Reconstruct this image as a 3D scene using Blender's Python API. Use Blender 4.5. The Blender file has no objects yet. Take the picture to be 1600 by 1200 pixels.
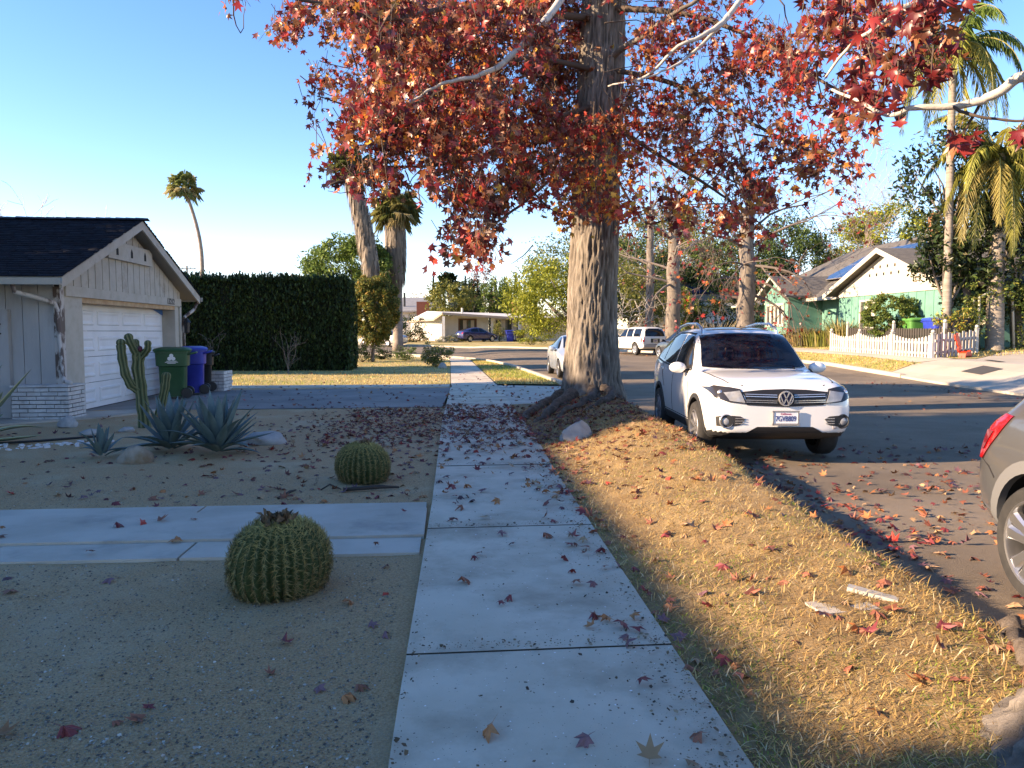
import bpy, bmesh, math, random
import numpy as np
from math import sin, cos, pi, radians, sqrt, atan2, tan
from mathutils import Vector, Matrix, noise as mnoise
from mathutils.geometry import delaunay_2d_cdt
from mathutils.bvhtree import BVHTree

random.seed(7)
RNG = np.random.default_rng(11)
SC = bpy.context.scene
COL = SC.collection

# ------------------------------------------------------------------ camera
YAW, PITCH, EYE = radians(-4.8), radians(-3.9), 1.6
cd = bpy.data.cameras.new('camera'); cam = bpy.data.objects.new('camera', cd); COL.objects.link(cam)
cam.location = (0, 0, EYE); cam.rotation_euler = (pi/2 + PITCH, 0, YAW)
cd.sensor_width = 36; cd.lens = 27; cd.clip_start = .05; cd.clip_end = 2000
SC.camera = cam

def at(u, v, Y):
    """point on the sight line of photo pixel (u,v) at world depth Y"""
    x, y = (u-800)/1200, -(v-600)/1200
    d = Vector((x, cos(PITCH) - y*sin(PITCH), sin(PITCH) + y*cos(PITCH)))
    d = Matrix.Rotation(YAW, 3, 'Z') @ d
    return d*(Y/d.y) + Vector((0, 0, EYE))

# ------------------------------------------------------------------ terrain
def ss(a, b, x):
    t = np.clip((np.asarray(x, float)-a)/(b-a), 0, 1); return t*t*(3-2*t)

def H(x, y):
    x = np.asarray(x, float); y = np.asarray(y, float)
    a = np.interp(y, [0, 14, 24, 45, 60, 80, 130, 400], [-.07, -.07, -.02, .18, .26, .45, 1.0, 3])
    l = np.interp(y, [0, 30, 45, 60, 80, 130, 400], [0, 0, .02, .1, .45, 1.0, 3])
    w = ss(1.6, 3.6, x)
    r = ss(14.8, 18.2, x)*.55*np.interp(y, [0, 50, 80], [1, 1, .3]) + ss(18.5, 24, x)*.25
    return l*(1-w) + a*w + r
def h(x, y): return float(H(x, y))

SWL = ([-6, 0, 3, 7, 13.5, 22.7, 41, 60], [-.24, -.24, -.22, -.15, -.1, .1, .16, -.3])
SWR = ([-6, 0, 3, 6, 8.7, 11, 22.3, 41, 60], [1.0, 1.04, 1.1, 1.16, 1.21, 1.3, 1.45, 1.25, 1])
CURB = ([-6, 0, 4, 6, 9, 11, 14, 16.5, 23.5, 33, 40, 43], [3.0, 3.05, 3.1, 3.16, 3.42, 3.46, 3.6, 3.6, 3.5, 2.9, 2.1, 1.5])
def swl(y): return np.interp(y, *SWL)
def swr(y): return np.interp(y, *SWR)
def curb(y): return np.interp(y, *CURB)

def fnoise(x, y, s=1.0, seed=0.0):
    return mnoise.noise(Vector((x*s+seed, y*s-seed, seed*.37)))

def mound(x, y):
    """height of the parkway mound, sidewalk edge to street edge"""
    xl, xr = float(swr(y)), float(curb(y))
    t = min(max((x-xl)/(xr-xl), 0), 1)
    c = float(np.interp(y, [0, 3, 5, 7, 9.5, 12, 14.5, 15.8, 16.6], [.05, .09, .16, .25, .31, .36, .36, .24, .06]))
    up = ss(0, .72, t)*c + .025*(1-t)
    dn = ss(.78, 1.0, t)
    z = float(up*(1-dn) + dn*(h(xr, y)-.03))
    d2 = (x-2.72)**2+(y-14.9)**2
    z += .12*math.exp(-d2/1.1)*(1-float(dn))
    return z + (.045*fnoise(x, y, 1.1, 8)+.020*fnoise(x, y, 2.6, 3)+.012*fnoise(x, y, 7, 5))*min(1, 6*t*(1-t)+.15)

# ------------------------------------------------------------------ node materials
MATS = {}
def M(name, col, rough=.6, col2=None, scale=6, bump=0, bscale=40, metal=0, spec=.4, coat=0, attr=False,
      trans=0, speck=None, stretch=None, lo=.35, hi=.65, detail=5, stain=None):
    if name in MATS: return MATS[name]
    m = bpy.data.materials.new(name); m.use_nodes = True; MATS[name] = m
    nt = m.node_tree; N = nt.nodes; L = nt.links
    b = N['Principled BSDF']; out = N['Material Output']
    b.inputs['Roughness'].default_value = rough; b.inputs['Metallic'].default_value = metal
    b.inputs['Specular IOR Level'].default_value = spec
    if coat: b.inputs['Coat Weight'].default_value = coat; b.inputs['Coat Roughness'].default_value = .04
    tc = N.new('ShaderNodeTexCoord'); vec = tc.outputs['Object']
    if stretch:
        mp = N.new('ShaderNodeMapping'); mp.inputs['Scale'].default_value = stretch
        L.new(vec, mp.inputs['Vector']); vec = mp.outputs['Vector']
    def noise(sc, det=detail, rg=.6):
        n = N.new('ShaderNodeTexNoise'); n.inputs['Scale'].default_value = sc
        n.inputs['Detail'].default_value = det; n.inputs['Roughness'].default_value = rg
        L.new(vec, n.inputs['Vector']); return n.outputs['Fac']
    def ramp(fac, a, c, p0, p1):
        r = N.new('ShaderNodeValToRGB'); e = r.color_ramp.elements
        e[0].position = p0; e[1].position = p1; e[0].color = (*a, 1); e[1].color = (*c, 1)
        L.new(fac, r.inputs['Fac']); return r.outputs['Color']
    def mix(fac, a, c, mode='MIX'):
        x = N.new('ShaderNodeMix'); x.data_type = 'RGBA'; x.blend_type = mode
        for s, v in ((x.inputs[0], fac), (x.inputs[6], a), (x.inputs[7], c)):
            if hasattr(v, 'links'): L.new(v, s)
            else: s.default_value = v if isinstance(v, (int, float)) else (*v, 1)
        return x.outputs[2]
    c = col
    if col2 is not None: c = ramp(noise(scale), col, col2, lo, hi)
    if stain is not None:      # (colour, scale, low, high): large blotches of wear
        f = ramp(noise(stain[1], 6, .65), (0, 0, 0), (1, 1, 1), stain[2], stain[3])
        c = mix(f, c, stain[0])
    if speck is not None:      # (colour, scale, amount)
        v = N.new('ShaderNodeTexVoronoi'); v.inputs['Scale'].default_value = speck[1]; L.new(vec, v.inputs['Vector'])
        f = ramp(v.outputs['Distance'], (1, 1, 1), (0, 0, 0), speck[2], speck[2]+.06)
        c = mix(f, c, speck[0])
    if attr:
        a = N.new('ShaderNodeAttribute'); a.attribute_name = 'col'
        c = mix(1.0, a.outputs['Color'], c, 'MULTIPLY') if col2 is not None or attr == 'mul' else a.outputs['Color']
    if hasattr(c, 'links'): L.new(c, b.inputs['Base Color'])
    else: b.inputs['Base Color'].default_value = (*c, 1)
    if bump:
        bp = N.new('ShaderNodeBump'); bp.inputs['Strength'].default_value = bump; bp.inputs['Distance'].default_value = .02
        L.new(noise(bscale, 6, .7), bp.inputs['Height']); L.new(bp.outputs['Normal'], b.inputs['Normal'])
    if trans:
        t = N.new('ShaderNodeBsdfTranslucent'); mx = N.new('ShaderNodeMixShader'); mx.inputs[0].default_value = trans
        if hasattr(c, 'links'): L.new(c, t.inputs['Color'])
        else: t.inputs['Color'].default_value = (*c, 1)
        L.new(b.outputs[0], mx.inputs[1]); L.new(t.outputs[0], mx.inputs[2]); L.new(mx.outputs[0], out.inputs['Surface'])
    return m

# ------------------------------------------------------------------ objects
def tag(o, label=None, cat=None, group=None, kind=None):
    if label: o['label'] = label
    if cat: o['category'] = cat
    if group: o['group'] = group
    if kind: o['kind'] = kind
    return o
def thing(name, label, cat, loc=(0, 0, 0), rz=0, group=None):
    o = bpy.data.objects.new(name, None); COL.objects.link(o); o.empty_display_size = .2
    o.location = loc; o.rotation_euler = (0, 0, rz)
    return tag(o, label, cat, group)
def part(name, parent, label=None):
    o = bpy.data.objects.new(name, None); COL.objects.link(o); o.parent = parent; o.empty_display_size = .1
    if label: o['label'] = label
    return o
def copy_tree(o, parent=None):
    c = o.copy(); COL.objects.link(c); c.parent = parent
    for ch in o.children: copy_tree(ch, c)
    return c

class MB:
    """collects shapes, then links them as one mesh object"""
    def __init__(s): s.v = []; s.f = []; s.m = []
    def add(s, vs, fs, m=0):
        o = len(s.v); s.v.extend(tuple(p) for p in vs)
        for f in fs: s.f.append(tuple(i+o for i in f)); s.m.append(m)
    def box(s, x0, y0, z0, x1, y1, z1, m=0):
        if x0 > x1: x0, x1 = x1, x0
        if y0 > y1: y0, y1 = y1, y0
        if z0 > z1: z0, z1 = z1, z0
        s.add([(x0, y0, z0), (x1, y0, z0), (x1, y1, z0), (x0, y1, z0), (x0, y0, z1), (x1, y0, z1), (x1, y1, z1), (x0, y1, z1)],
              [(0, 3, 2, 1), (4, 5, 6, 7), (0, 1, 5, 4), (1, 2, 6, 5), (2, 3, 7, 6), (3, 0, 4, 7)], m)
    def obox(s, c, d, R=None, m=0):
        R = R or Matrix.Identity(3); c = Vector(c)
        vs = [c + R @ Vector((sx*d[0]/2, sy*d[1]/2, sz*d[2]/2)) for sx, sy, sz in
              ((-1, -1, -1), (1, -1, -1), (1, 1, -1), (-1, 1, -1), (-1, -1, 1), (1, -1, 1), (1, 1, 1), (-1, 1, 1))]
        s.add(vs, [(0, 3, 2, 1), (4, 5, 6, 7), (0, 1, 5, 4), (1, 2, 6, 5), (2, 3, 7, 6), (3, 0, 4, 7)], m)
    def beam(s, a, b, w, t, m=0):
        a, b = Vector(a), Vector(b); z = (b-a); l = z.length; z.normalize()
        x = z.cross(Vector((0, 0, 1)));
        if x.length < 1e-3: x = Vector((1, 0, 0))
        x.normalize(); y = z.cross(x)
        s.obox((a+b)/2, (w, t, l), Matrix((x, y, z)).transposed(), m)
    def prism(s, poly, f0, f1, m=0):
        """poly: list of 2-D points; f0/f1 map a 2-D point to the near/far 3-D point"""
        n = len(poly); vs = [f0(*p) for p in poly]+[f1(*p) for p in poly]
        s.add(vs, [tuple(range(n)), tuple(range(2*n-1, n-1, -1))]+[(i, i+n, (i+1) % n+n, (i+1) % n) for i in range(n)], m)
    def tube(s, pts, rad, n=8, m=0, cap=True, fr=None):
        pts = [Vector(p) for p in pts]; k = len(pts)
        if not hasattr(rad, '__len__'): rad = [rad]*k
        rings = []; prev = None
        for i, p in enumerate(pts):
            d = (pts[min(i+1, k-1)]-pts[max(i-1, 0)])
            if d.length < 1e-9: d = Vector((0, 0, 1))
            d.normalize()
            if prev is None:
                x = d.cross(Vector((.13, .21, .97)) if abs(d.z) < .9 else Vector((1, .1, 0)))
            else: x = prev - d*prev.dot(d)
            x.normalize(); y = d.cross(x); prev = x
            rings.append([p + (x*cos(2*pi*j/n) + y*sin(2*pi*j/n))*rad[i]*(fr(i, j) if fr else 1) for j in range(n)])
        vs = [q for r in rings for q in r]
        fs = [(i*n+j, i*n+(j+1) % n, (i+1)*n+(j+1) % n, (i+1)*n+j) for i in range(k-1) for j in range(n)]
        if cap: fs += [tuple(range(n-1, -1, -1)), tuple((k-1)*n+j for j in range(n))]
        s.add(vs, fs, m)
    def lathe(s, prof, n=24, c=(0, 0, 0), m=0, axis='z', fr=None):
        c = Vector(c); vs = []
        for i, (r, z) in enumerate(prof):
            for j in range(n):
                a = 2*pi*j/n; q = r*(fr(i, j) if fr else 1)
                p = (q*cos(a), q*sin(a), z)
                if axis == 'y': p = (p[0], p[2], p[1])
                if axis == 'x': p = (p[2], p[0], p[1])
                vs.append(c+Vector(p))
        k = len(prof)
        s.add(vs, [(i*n+j, i*n+(j+1) % n, (i+1)*n+(j+1) % n, (i+1)*n+j) for i in range(k-1) for j in range(n)], m)
    def ball(s, c, r, n=12, m=0):
        r = r if hasattr(r, '__len__') else (r, r, r); c = Vector(c); k = max(5, n//2)
        vs = []
        for i in range(k+1):
            t = pi*i/k
            for j in range(n):
                a = 2*pi*j/n; vs.append(c+Vector((r[0]*sin(t)*cos(a), r[1]*sin(t)*sin(a), r[2]*cos(t))))
        s.add(vs, [(i*n+j, (i+1)*n+j, (i+1)*n+(j+1) % n, i*n+(j+1) % n) for i in range(k) for j in range(n)], m)
    def build(s, name, mats, parent=None, smooth=False, world=True, loc=None, ang=None):
        if not isinstance(mats, (list, tuple)): mats = [mats]
        me = bpy.data.meshes.new(name)
        off = Vector((0, 0, 0))
        if loc is not None: off = Vector(loc)
        elif parent is not None and world:
            q = parent
            while q is not None: off += q.location; q = q.parent
        me.from_pydata([(p[0]-off.x, p[1]-off.y, p[2]-off.z) for p in s.v], [], s.f)
        for m in mats: me.materials.append(m)
        if len(mats) > 1: me.polygons.foreach_set('material_index', s.m)
        if smooth: me.polygons.foreach_set('use_smooth', [True]*len(me.polygons))
        me.update()
        if ang: me.set_sharp_from_angle(angle=radians(ang))
        o = bpy.data.objects.new(name, me); COL.objects.link(o)
        if parent is not None: o.parent = parent
        elif loc is not None: o.location = off
        return o

def np_mesh(name, V, F, mat, parent=None, C=None, smooth=False, world=True, loc=None):
    """V (n,3), F (m,3|4) arrays, C (n,3) vertex colours"""
    V = np.asarray(V, np.float32).reshape(-1, 3); F = np.asarray(F, np.int32); k = F.shape[1]
    off = Vector((0, 0, 0))
    if loc is not None: off = Vector(loc)
    elif parent is not None and world:
        q = parent
        while q is not None: off += q.location; q = q.parent
    V = V - np.array(off[:], np.float32)
    me = bpy.data.meshes.new(name)
    me.vertices.add(len(V)); me.vertices.foreach_set('co', V.ravel())
    me.loops.add(F.size); me.loops.foreach_set('vertex_index', F.ravel())
    me.polygons.add(len(F)); me.polygons.foreach_set('loop_start', np.arange(0, F.size, k, dtype=np.int32))
    try: me.polygons.foreach_set('loop_total', np.full(len(F), k, np.int32))
    except Exception: pass
    if smooth: me.polygons.foreach_set('use_smooth', np.ones(len(F), bool))
    if C is not None:
        a = me.attributes.new('col', 'FLOAT_COLOR', 'POINT')
        C4 = np.ones((len(V), 4), np.float32); C4[:, :3] = C; a.data.foreach_set('color', C4.ravel())
    me.materials.append(mat); me.update(calc_edges=True); me.validate()
    o = bpy.data.objects.new(name, me); COL.objects.link(o)
    if parent is not None: o.parent = parent
    elif loc is not None: o.location = off
    return o

def unit(a): return a/np.maximum(np.linalg.norm(a, axis=-1, keepdims=True), 1e-9)
def scatter(P, N, T, S, tv, tf):
    """stamp template (tv, tf) at points P: local z -> N, local y -> T (made perpendicular), scale S"""
    n = len(P); N = unit(N); T = unit(T - N*(T*N).sum(1, keepdims=True)); X = np.cross(T, N)
    tv = np.asarray(tv, float); k = len(tv)
    V = P[:, None] + S[:, None, None]*(tv[None, :, 0:1]*X[:, None] + tv[None, :, 1:2]*T[:, None] + tv[None, :, 2:3]*N[:, None])
    F = np.asarray(tf)[None] + (np.arange(n)*k)[:, None, None]
    return V.reshape(-1, 3), F.reshape(-1, len(tf[0]))

# sweetgum leaf: five-pointed star, slightly cupped; petiole at -y, unit radius
def star(cup=.25, twist=0.0):
    v = [(0, 0, 0)]; ang = [90, 35, -18, 198, 145]; rr = [1, .95, .72, .72, .95]
    order = [(198, .72), (172, .42), (145, .95), (118, .47), (90, 1.0), (62, .47), (35, .95), (8, .42), (-18, .72), (-90, .25)]
    for a, r in order:
        x, y = r*cos(radians(a)), r*sin(radians(a))
        v.append((x, y+.05, -cup*r*r + twist*x*y))
    f = [(0, i, i+1) for i in range(1, 10)][::-1]+[(0, 10, 1)]
    # petiole
    v += [(-.025, -.2, 0), (.025, -.2, 0), (.0, -1.0, .12)]; f.append((11, 13, 12))
    return np.array(v), [tuple(t) for t in f]
LEAFQ = (np.array([(0, -.5, 0), (.22, 0, .06), (0, .55, 0), (-.22, 0, .06)]), [(0, 1, 2), (0, 2, 3)])
def rand_dir(n):
    return unit(RNG.normal(size=(n, 3)))
def pick(pal, n, jit=.18):
    pal = np.array(pal, float); w = pal[:, 3]/pal[:, 3].sum()
    c = pal[RNG.choice(len(pal), n, p=w), :3]
    return np.clip(c*(1+RNG.normal(size=(n, 1))*jit), .002, 1)
# ------------------------------------------------------------------ ground surfaces
def fill(name, outline, zoff, mat, step=1.0, kind='structure', hf=None, skirt=0):
    hf = hf or h
    pts = []
    n = len(outline)
    for i in range(n):
        a, b = Vector(outline[i]), Vector(outline[(i+1) % n]); k = max(1, int((b-a).length/step))
        for j in range(k): pts.append(a.lerp(b, j/k))
    ne = len(pts)
    xs = [p.x for p in pts]; ys = [p.y for p in pts]
    def inside(x, y):
        r = False; j = ne-1
        for i in range(ne):
            if (ys[i] > y) != (ys[j] > y) and x < (xs[j]-xs[i])*(y-ys[i])/(ys[j]-ys[i])+xs[i]: r = not r
            j = i
        return r
    gx = np.arange(min(xs)+step*.5, max(xs), step); gy = np.arange(min(ys)+step*.5, max(ys), step)
    for y in gy:
        for x in gx:
            if inside(x, y): pts.append(Vector((x, y)))
    vs, es, fs, *_ = delaunay_2d_cdt(pts, [(i, (i+1) % ne) for i in range(ne)], [], 1, 1e-5)
    V = [(p.x, p.y, hf(p.x, p.y)+zoff) for p in vs]
    mb = MB(); mb.add(V, [tuple(f) for f in fs if inside(sum(vs[i].x for i in f)/len(f), sum(vs[i].y for i in f)/len(f))])
    if skirt:
        k = len(mb.v); idx = list(range(ne))
        mb.v += [(p[0], p[1], p[2]-skirt) for p in V[:ne]]
        for i in range(ne): j = (i+1) % ne; mb.f.append((i, j, k+j, k+i)); mb.m.append(0)
    o = mb.build(name, mat, smooth=False)
    if kind: o['kind'] = kind
    return o

def strip(name, ys, xl, xr, nx, zf, mat, kind='structure', smooth=True):
    V = []; F = []
    for y in ys:
        a, b = float(xl(y)), float(xr(y))
        for i in range(nx+1): x = a+(b-a)*i/nx; V.append((x, y, zf(x, y)))
    m = nx+1
    for j in range(len(ys)-1):
        for i in range(nx): F.append((j*m+i, j*m+i+1, (j+1)*m+i+1, (j+1)*m+i))
    mb = MB(); mb.add(V, F); o = mb.build(name, mat, smooth=smooth)
    if kind: o['kind'] = kind
    return o

m_dirt = M('decomposed_granite', (.34, .18, .082), .97, (.68, .42, .222), 75, bump=.9, bscale=110, stain=((.54, .42, .27), .6, .5, .74), speck=((.45, .40, .33), 120, .20), lo=.3, hi=.7)
m_conc = M('sidewalk_concrete', (.50, .43, .33), .85, (.60, .525, .42), 1.4, bump=.25, bscale=120, stain=((.27, .215, .155), 1.3, .47, .76), speck=((.15, .14, .13), 38, .045))
m_conc2 = M('old_concrete', (.40, .355, .29), .9, (.51, .46, .385), 1.2, bump=.3, bscale=110, stain=((.22, .21, .19), 1.1, .55, .78))
m_drive = M('driveway_asphalt', (.17, .16, .15), .9, (.26, .25, .23), .8, bump=.4, bscale=90)
m_road = M('road_asphalt', (.16, .122, .083), .92, (.225, .175, .124), .7, bump=.7, bscale=120, stain=((.092, .073, .055), .28, .48, .72), speck=((.24, .21, .17), 70, .13))
m_apron = M('pale_concrete', (.38, .335, .27), .9, (.46, .41, .335), .6, bump=.15, bscale=60, stain=((.36, .33, .28), .35, .56, .75))
m_lawn = M('dry_lawn', (.36, .27, .10), .95, (.46, .35, .15), 1.3, bump=.6, bscale=60, stain=((.17, .20, .05), .45, .5, .68))
m_soil = M('parkway_soil', (.22, .14, .065), .95, (.37, .25, .115), 2.5, bump=.8, bscale=70, stain=((.12, .08, .05), 1.2, .55, .75))
m_land = M('far_ground', (.16, .15, .07), .95, (.24, .2, .11), .08)

# one sheet out to the horizon
xs = np.concatenate([np.linspace(-900, -40, 12), np.linspace(-30, 40, 71), np.linspace(60, 900, 12)])
ys = np.concatenate([np.linspace(-300, -12, 8), np.linspace(-8, 130, 139), np.linspace(150, 1500, 14)])
X, Y = np.meshgrid(xs, ys); Z = H(X, Y)-.10
V = np.stack([X, Y, Z], -1).reshape(-1, 3); nx = len(xs)
idx = np.arange(len(xs)*len(ys)).reshape(len(ys), nx)
F = np.stack([idx[:-1, :-1], idx[:-1, 1:], idx[1:, 1:], idx[1:, :-1]], -1).reshape(-1, 4)
o = np_mesh('ground', V, F, m_land, smooth=True); o['kind'] = 'structure'

def yardz(x, y): return .012*fnoise(x, y, .9, 1)+.008*fnoise(x, y, 3.5, 2)
strip('yard_ground', np.concatenate([np.arange(-5, 9, .12), np.arange(9, 16.31, .2)]), lambda y: -16, lambda y: float(swl(y))+.03, 150, yardz, m_dirt)

# sidewalk slabs
mb = MB()
joints = [-5, -1.4, 1.05, 3.68, 6.08, 8.95, 11.4, 13.8, 16.25, 18.4, 20.5, 22.6, 24.6, 26.8, 29, 31.2, 33.4, 35.6, 38, 40.4, 43, 46]
for k in range(len(joints)-1):
    y0, y1 = joints[k]+.003, joints[k+1]-.003
    tl = (-.003, .000, -.006, -.001, -.004)[k % 5]*(1 if y1 < 16 else .3)
    n = 6; top = []
    for j in range(n+1):
        y = y0+(y1-y0)*j/n; z = h(0, y)+.03 + tl*(j/n-.5)*1.6
        top.append(((float(swl(y)), y, z), (float(swr(y)), y, z+.006)))
    V = []
    for a, b in top: V += [a, b, (a[0], a[1], a[2]-.2), (b[0], b[1], b[2]-.2)]
    F = []
    for j in range(n):
        q = j*4; F += [(q, q+1, q+5, q+4), (q+2, q, q+4, q+6), (q+1, q+3, q+7, q+5)]
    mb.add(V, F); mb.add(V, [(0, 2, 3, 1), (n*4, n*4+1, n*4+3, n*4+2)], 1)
o = mb.build('sidewalk', [m_conc, M('joint_dirt_shade', (.035, .03, .025), .95)]); o['kind'] = 'structure'  # joint faces painted dark for packed dirt and the shadow in the gap

# entry walk: an old slab between two lower edging strips, with cracks as gaps
mb = MB()
xa = -12
def slab(x0, x1, y0, y1, z): mb.box(x0, y0, -.15, x1, y1, z)
for x0, x1 in ((-12, -6.6), (-6.58, -4.05), (-4.04, -1.62), (-1.61, -.19)):
    slab(x0, x1, 5.89, 6.78, .035)
for x0, x1 in ((-12, -5.2), (-5.18, -2.2), (-2.18, -.2)): slab(x0, x1, 6.80, 7.08, .022)
for x0, x1 in ((-12, -3.3), (-3.28, -1.9), (-1.88, -.21)): slab(x0, x1, 5.46, 5.87, .018)
o = mb.build('path', m_conc2); o['kind'] = 'structure'

# driveway with its concrete edging, apron across the parkway
def flat(z): return lambda x, y: z
fill('driveway', [(-7.36, 15.7), (-6.2, 16.15), (-.12, 16.3), (.09, 21.85), (-7.36, 21.5)], .006, m_drive, .8)
mb = MB()
for x0, x1 in ((-6.3, -4.6), (-4.58, -2.5), (-2.48, .06)): mb.box(x0, 21.87, -.1, x1, 22.95, .035)
o = mb.build('driveway_edging', m_conc); o['kind'] = 'structure'
strip('driveway_apron', np.arange(16.5, 22.61, .3), lambda y: float(swr(y))+.004, lambda y: float(curb(y))+.12, 8,
      lambda x, y: (1-float(ss(1.5, 3.6, x)))*.025 + float(ss(1.5, 3.6, x))*(h(3.7, y)+.016), m_conc2)
fill('walkway', [(-12, 12.6), (-8.7, 12.75), (-6.3, 14.75), (-5.7, 16.05), (-6.2, 16.12), (-7.3, 15.65), (-7.3, 14.9), (-12, 14.9)], .03, m_conc2, .8, skirt=.1)

# road, curbs, far lots
near = [(3.0, -8)]+[(float(curb(y))-.04, y) for y in (-4, 0, 2, 4, 5, 6, 7.5, 9, 10, 11, 12.5, 14, 16.5, 19, 23.5, 28, 33, 37, 40)]+[(1.5, 43), (.3, 46), (-2.5, 49.5), (-8, 53), (-32, 62)]
FAR = [(14.4, -8), (14.4, 12), (14.6, 18), (15.4, 25), (15.9, 31), (15.8, 37), (15.0, 43), (13.6, 49), (11.2, 54.5), (7.5, 59.5), (3, 64), (-3, 71), (-10, 77), (-34, 84)]
fill('road', near+FAR[::-1], 0, m_road, 1.1)
def rail(name, line, w, hgt, mat, side=1):
    mb = MB(); P = [Vector(p) for p in line]; V = []
    for i, p in enumerate(P):
        d = (P[min(i+1, len(P)-1)]-P[max(i-1, 0)]).normalized(); nrm = Vector((-d.y, d.x))*side
        z = h(p.x, p.y)
        for q, zz in ((p, z-.12), (p, z+hgt-.02), (p+nrm*.025, z+hgt), (p+nrm*w, z+hgt+.005), (p+nrm*w, z-.12)):
            V.append((q.x, q.y, zz))
    F = []
    for i in range(len(P)-1):
        for k in range(4): F.append((i*5+k, i*5+k+1, i*5+k+6, i*5+k+5))
    F += [(0, 1, 2, 3, 4), tuple((len(P)-1)*5+k for k in (4, 3, 2, 1, 0))]
    mb.add(V, F); o = mb.build(name, mat); o['kind'] = 'structure'; return o
def dense(line, st=1.0):
    out = []
    for a, b in zip(line[:-1], line[1:]):
        a, b = Vector(a), Vector(b); k = max(1, int((b-a).length/st))
        out += [tuple(a.lerp(b, j/k)) for j in range(k)]
    return out+[line[-1]]
rail('kerb', dense([(3.5, 22.75), (3.5, 23.5), (3.22, 28), (2.9, 33), (2.5, 37), (2.1, 40), (1.5, 43), (.3, 46), (-2.5, 49.5), (-8, 53), (-32, 62)]), .16, .13, m_apron)
rail('kerb', dense(FAR[3:]), .16, .13, m_apron, -1)
fill('verge', [(float(swr(y))+.02, y) for y in (22.75, 26, 30, 34, 38, 42)]+[(1.1, 43.4)]+[(1.35, 43), (1.94, 40), (2.34, 37), (2.74, 33), (3.06, 28), (3.34, 23.5), (3.34, 22.75)], .05, m_lawn, .5)
fill('lawn', [(-26, 22.97), (float(swl(22.97))-.02, 22.97), (float(swl(30))-.02, 30), (float(swl(36))-.02, 36), (float(swl(43))-.02, 43), (-.6, 45.8), (-3, 48.6), (-9, 52.2), (-26, 59)], .02, m_lawn, .8)
far_edge = [(15.57, 25), (16.07, 31), (15.97, 37), (15.17, 43), (13.75, 49), (11.35, 54.6), (7.65, 59.7), (3.15, 64.2), (-2.9, 71.2)]
fill('far_driveway', [(14.45, -8), (14.45, 12), (14.65, 18), (15.42, 24.9), (15.6, 26), (17.0, 26.6), (19.0, 26.2), (21.6, 28.4), (40, 26), (40, -8)], .06, m_apron, 1.0, skirt=.15)
fill('far_verge', [(15.78, 26.1), (16.07, 31), (15.97, 37), (15.17, 43), (14.4, 46.4), (15.6, 47), (16.5, 43), (17.2, 37), (17.3, 31), (17.0, 26.7)], .07, m_lawn, .8)
fill('far_sidewalk', [(17.0, 26.63), (17.3, 31), (17.2, 37), (16.5, 43), (15.6, 47), (16.9, 47.6), (17.8, 43), (18.4, 37), (18.4, 31), (18.3, 26.4)], .08, m_apron, .8)
fill('far_lawn', [(18.4, 26.3), (18.4, 31), (18.42, 37), (17.82, 43), (16.92, 47.7), (14, 52), (24, 58), (45, 60), (45, 26), (21.6, 28.45), (19, 26.25)], .07, m_lawn, 1.0)
fill('house_lawn', [(-2.9, 71.4), (3.15, 64.4), (7.65, 59.9), (11.35, 54.8), (14, 52.2), (24, 58.2), (40, 75), (40, 110), (-14, 110), (-9.5, 77.5)], .12, m_lawn, 2.0)
fill('street_drain_cover', [(16.35, 22.3), (17.1, 22.35), (17.3, 23.5), (16.5, 23.45)], .075, M('dark_iron', (.06, .06, .06), .7), .5)
fill('street_drain_cover', [(18.2, 24.05), (18.45, 24.0), (18.9, 25.3), (18.65, 25.35)], .075, MATS['dark_iron'], .5)

# parkway mound between sidewalk and street
strip('parkway_ground', np.concatenate([np.arange(-5, 2, .2), np.arange(2, 10, .07), np.arange(10, 16.56, .1)]), lambda y: float(swr(y))-.01, lambda y: float(curb(y))+.02, 44, mound, m_soil)
# ------------------------------------------------------------------ the garage house on the left
m_cream = M('weathered_cream_paint', (.40, .36, .295), .8, (.52, .48, .41), 1.6, bump=.2, bscale=60, stain=((.25, .205, .15), 1.6, .52, .76))
m_grey = M('weathered_grey_boards', (.36, .35, .335), .85, (.48, .47, .455), 1.3, bump=.25, bscale=50, stain=((.25, .21, .18), 2.0, .52, .74), stretch=(1, 1, .25))
m_white = M('white_paint', (.68, .68, .68), .5, (.76, .76, .755), 1.2, stain=((.58, .57, .55), 1.1, .55, .8))
m_wbrick = M('white_painted_brick', (.50, .49, .475), .8, (.64, .63, .61), 5, bump=.7, bscale=40, stain=((.30, .27, .24), 3, .55, .76))
m_mortar = M('dark_mortar', (.09, .082, .075), .95)
m_shingle = M('slate_shingle', (.8, .8, .8), .9, (1.1, 1.1, 1.1), 9, bump=.5, bscale=80, attr=True, spec=.25)
m_dark = M('dark_gap', (.02, .019, .018), .9)
m_rawwood = M('bare_wood', (.42, .24, .12), .7, (.55, .36, .2), 6, bump=.2)
m_peel = M('peeling_downspout', (.50, .46, .42), .6, (.12, .08, .065), 5, lo=.47, hi=.53, stretch=(1, 1, .4))
m_black = M('black_metal', (.02, .02, .022), .4)
GH = thing('garage_house', 'low cream garage house with dark shingle gable roof and white roll-up door', 'house', (-7.05, 14.75, 0))

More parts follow.
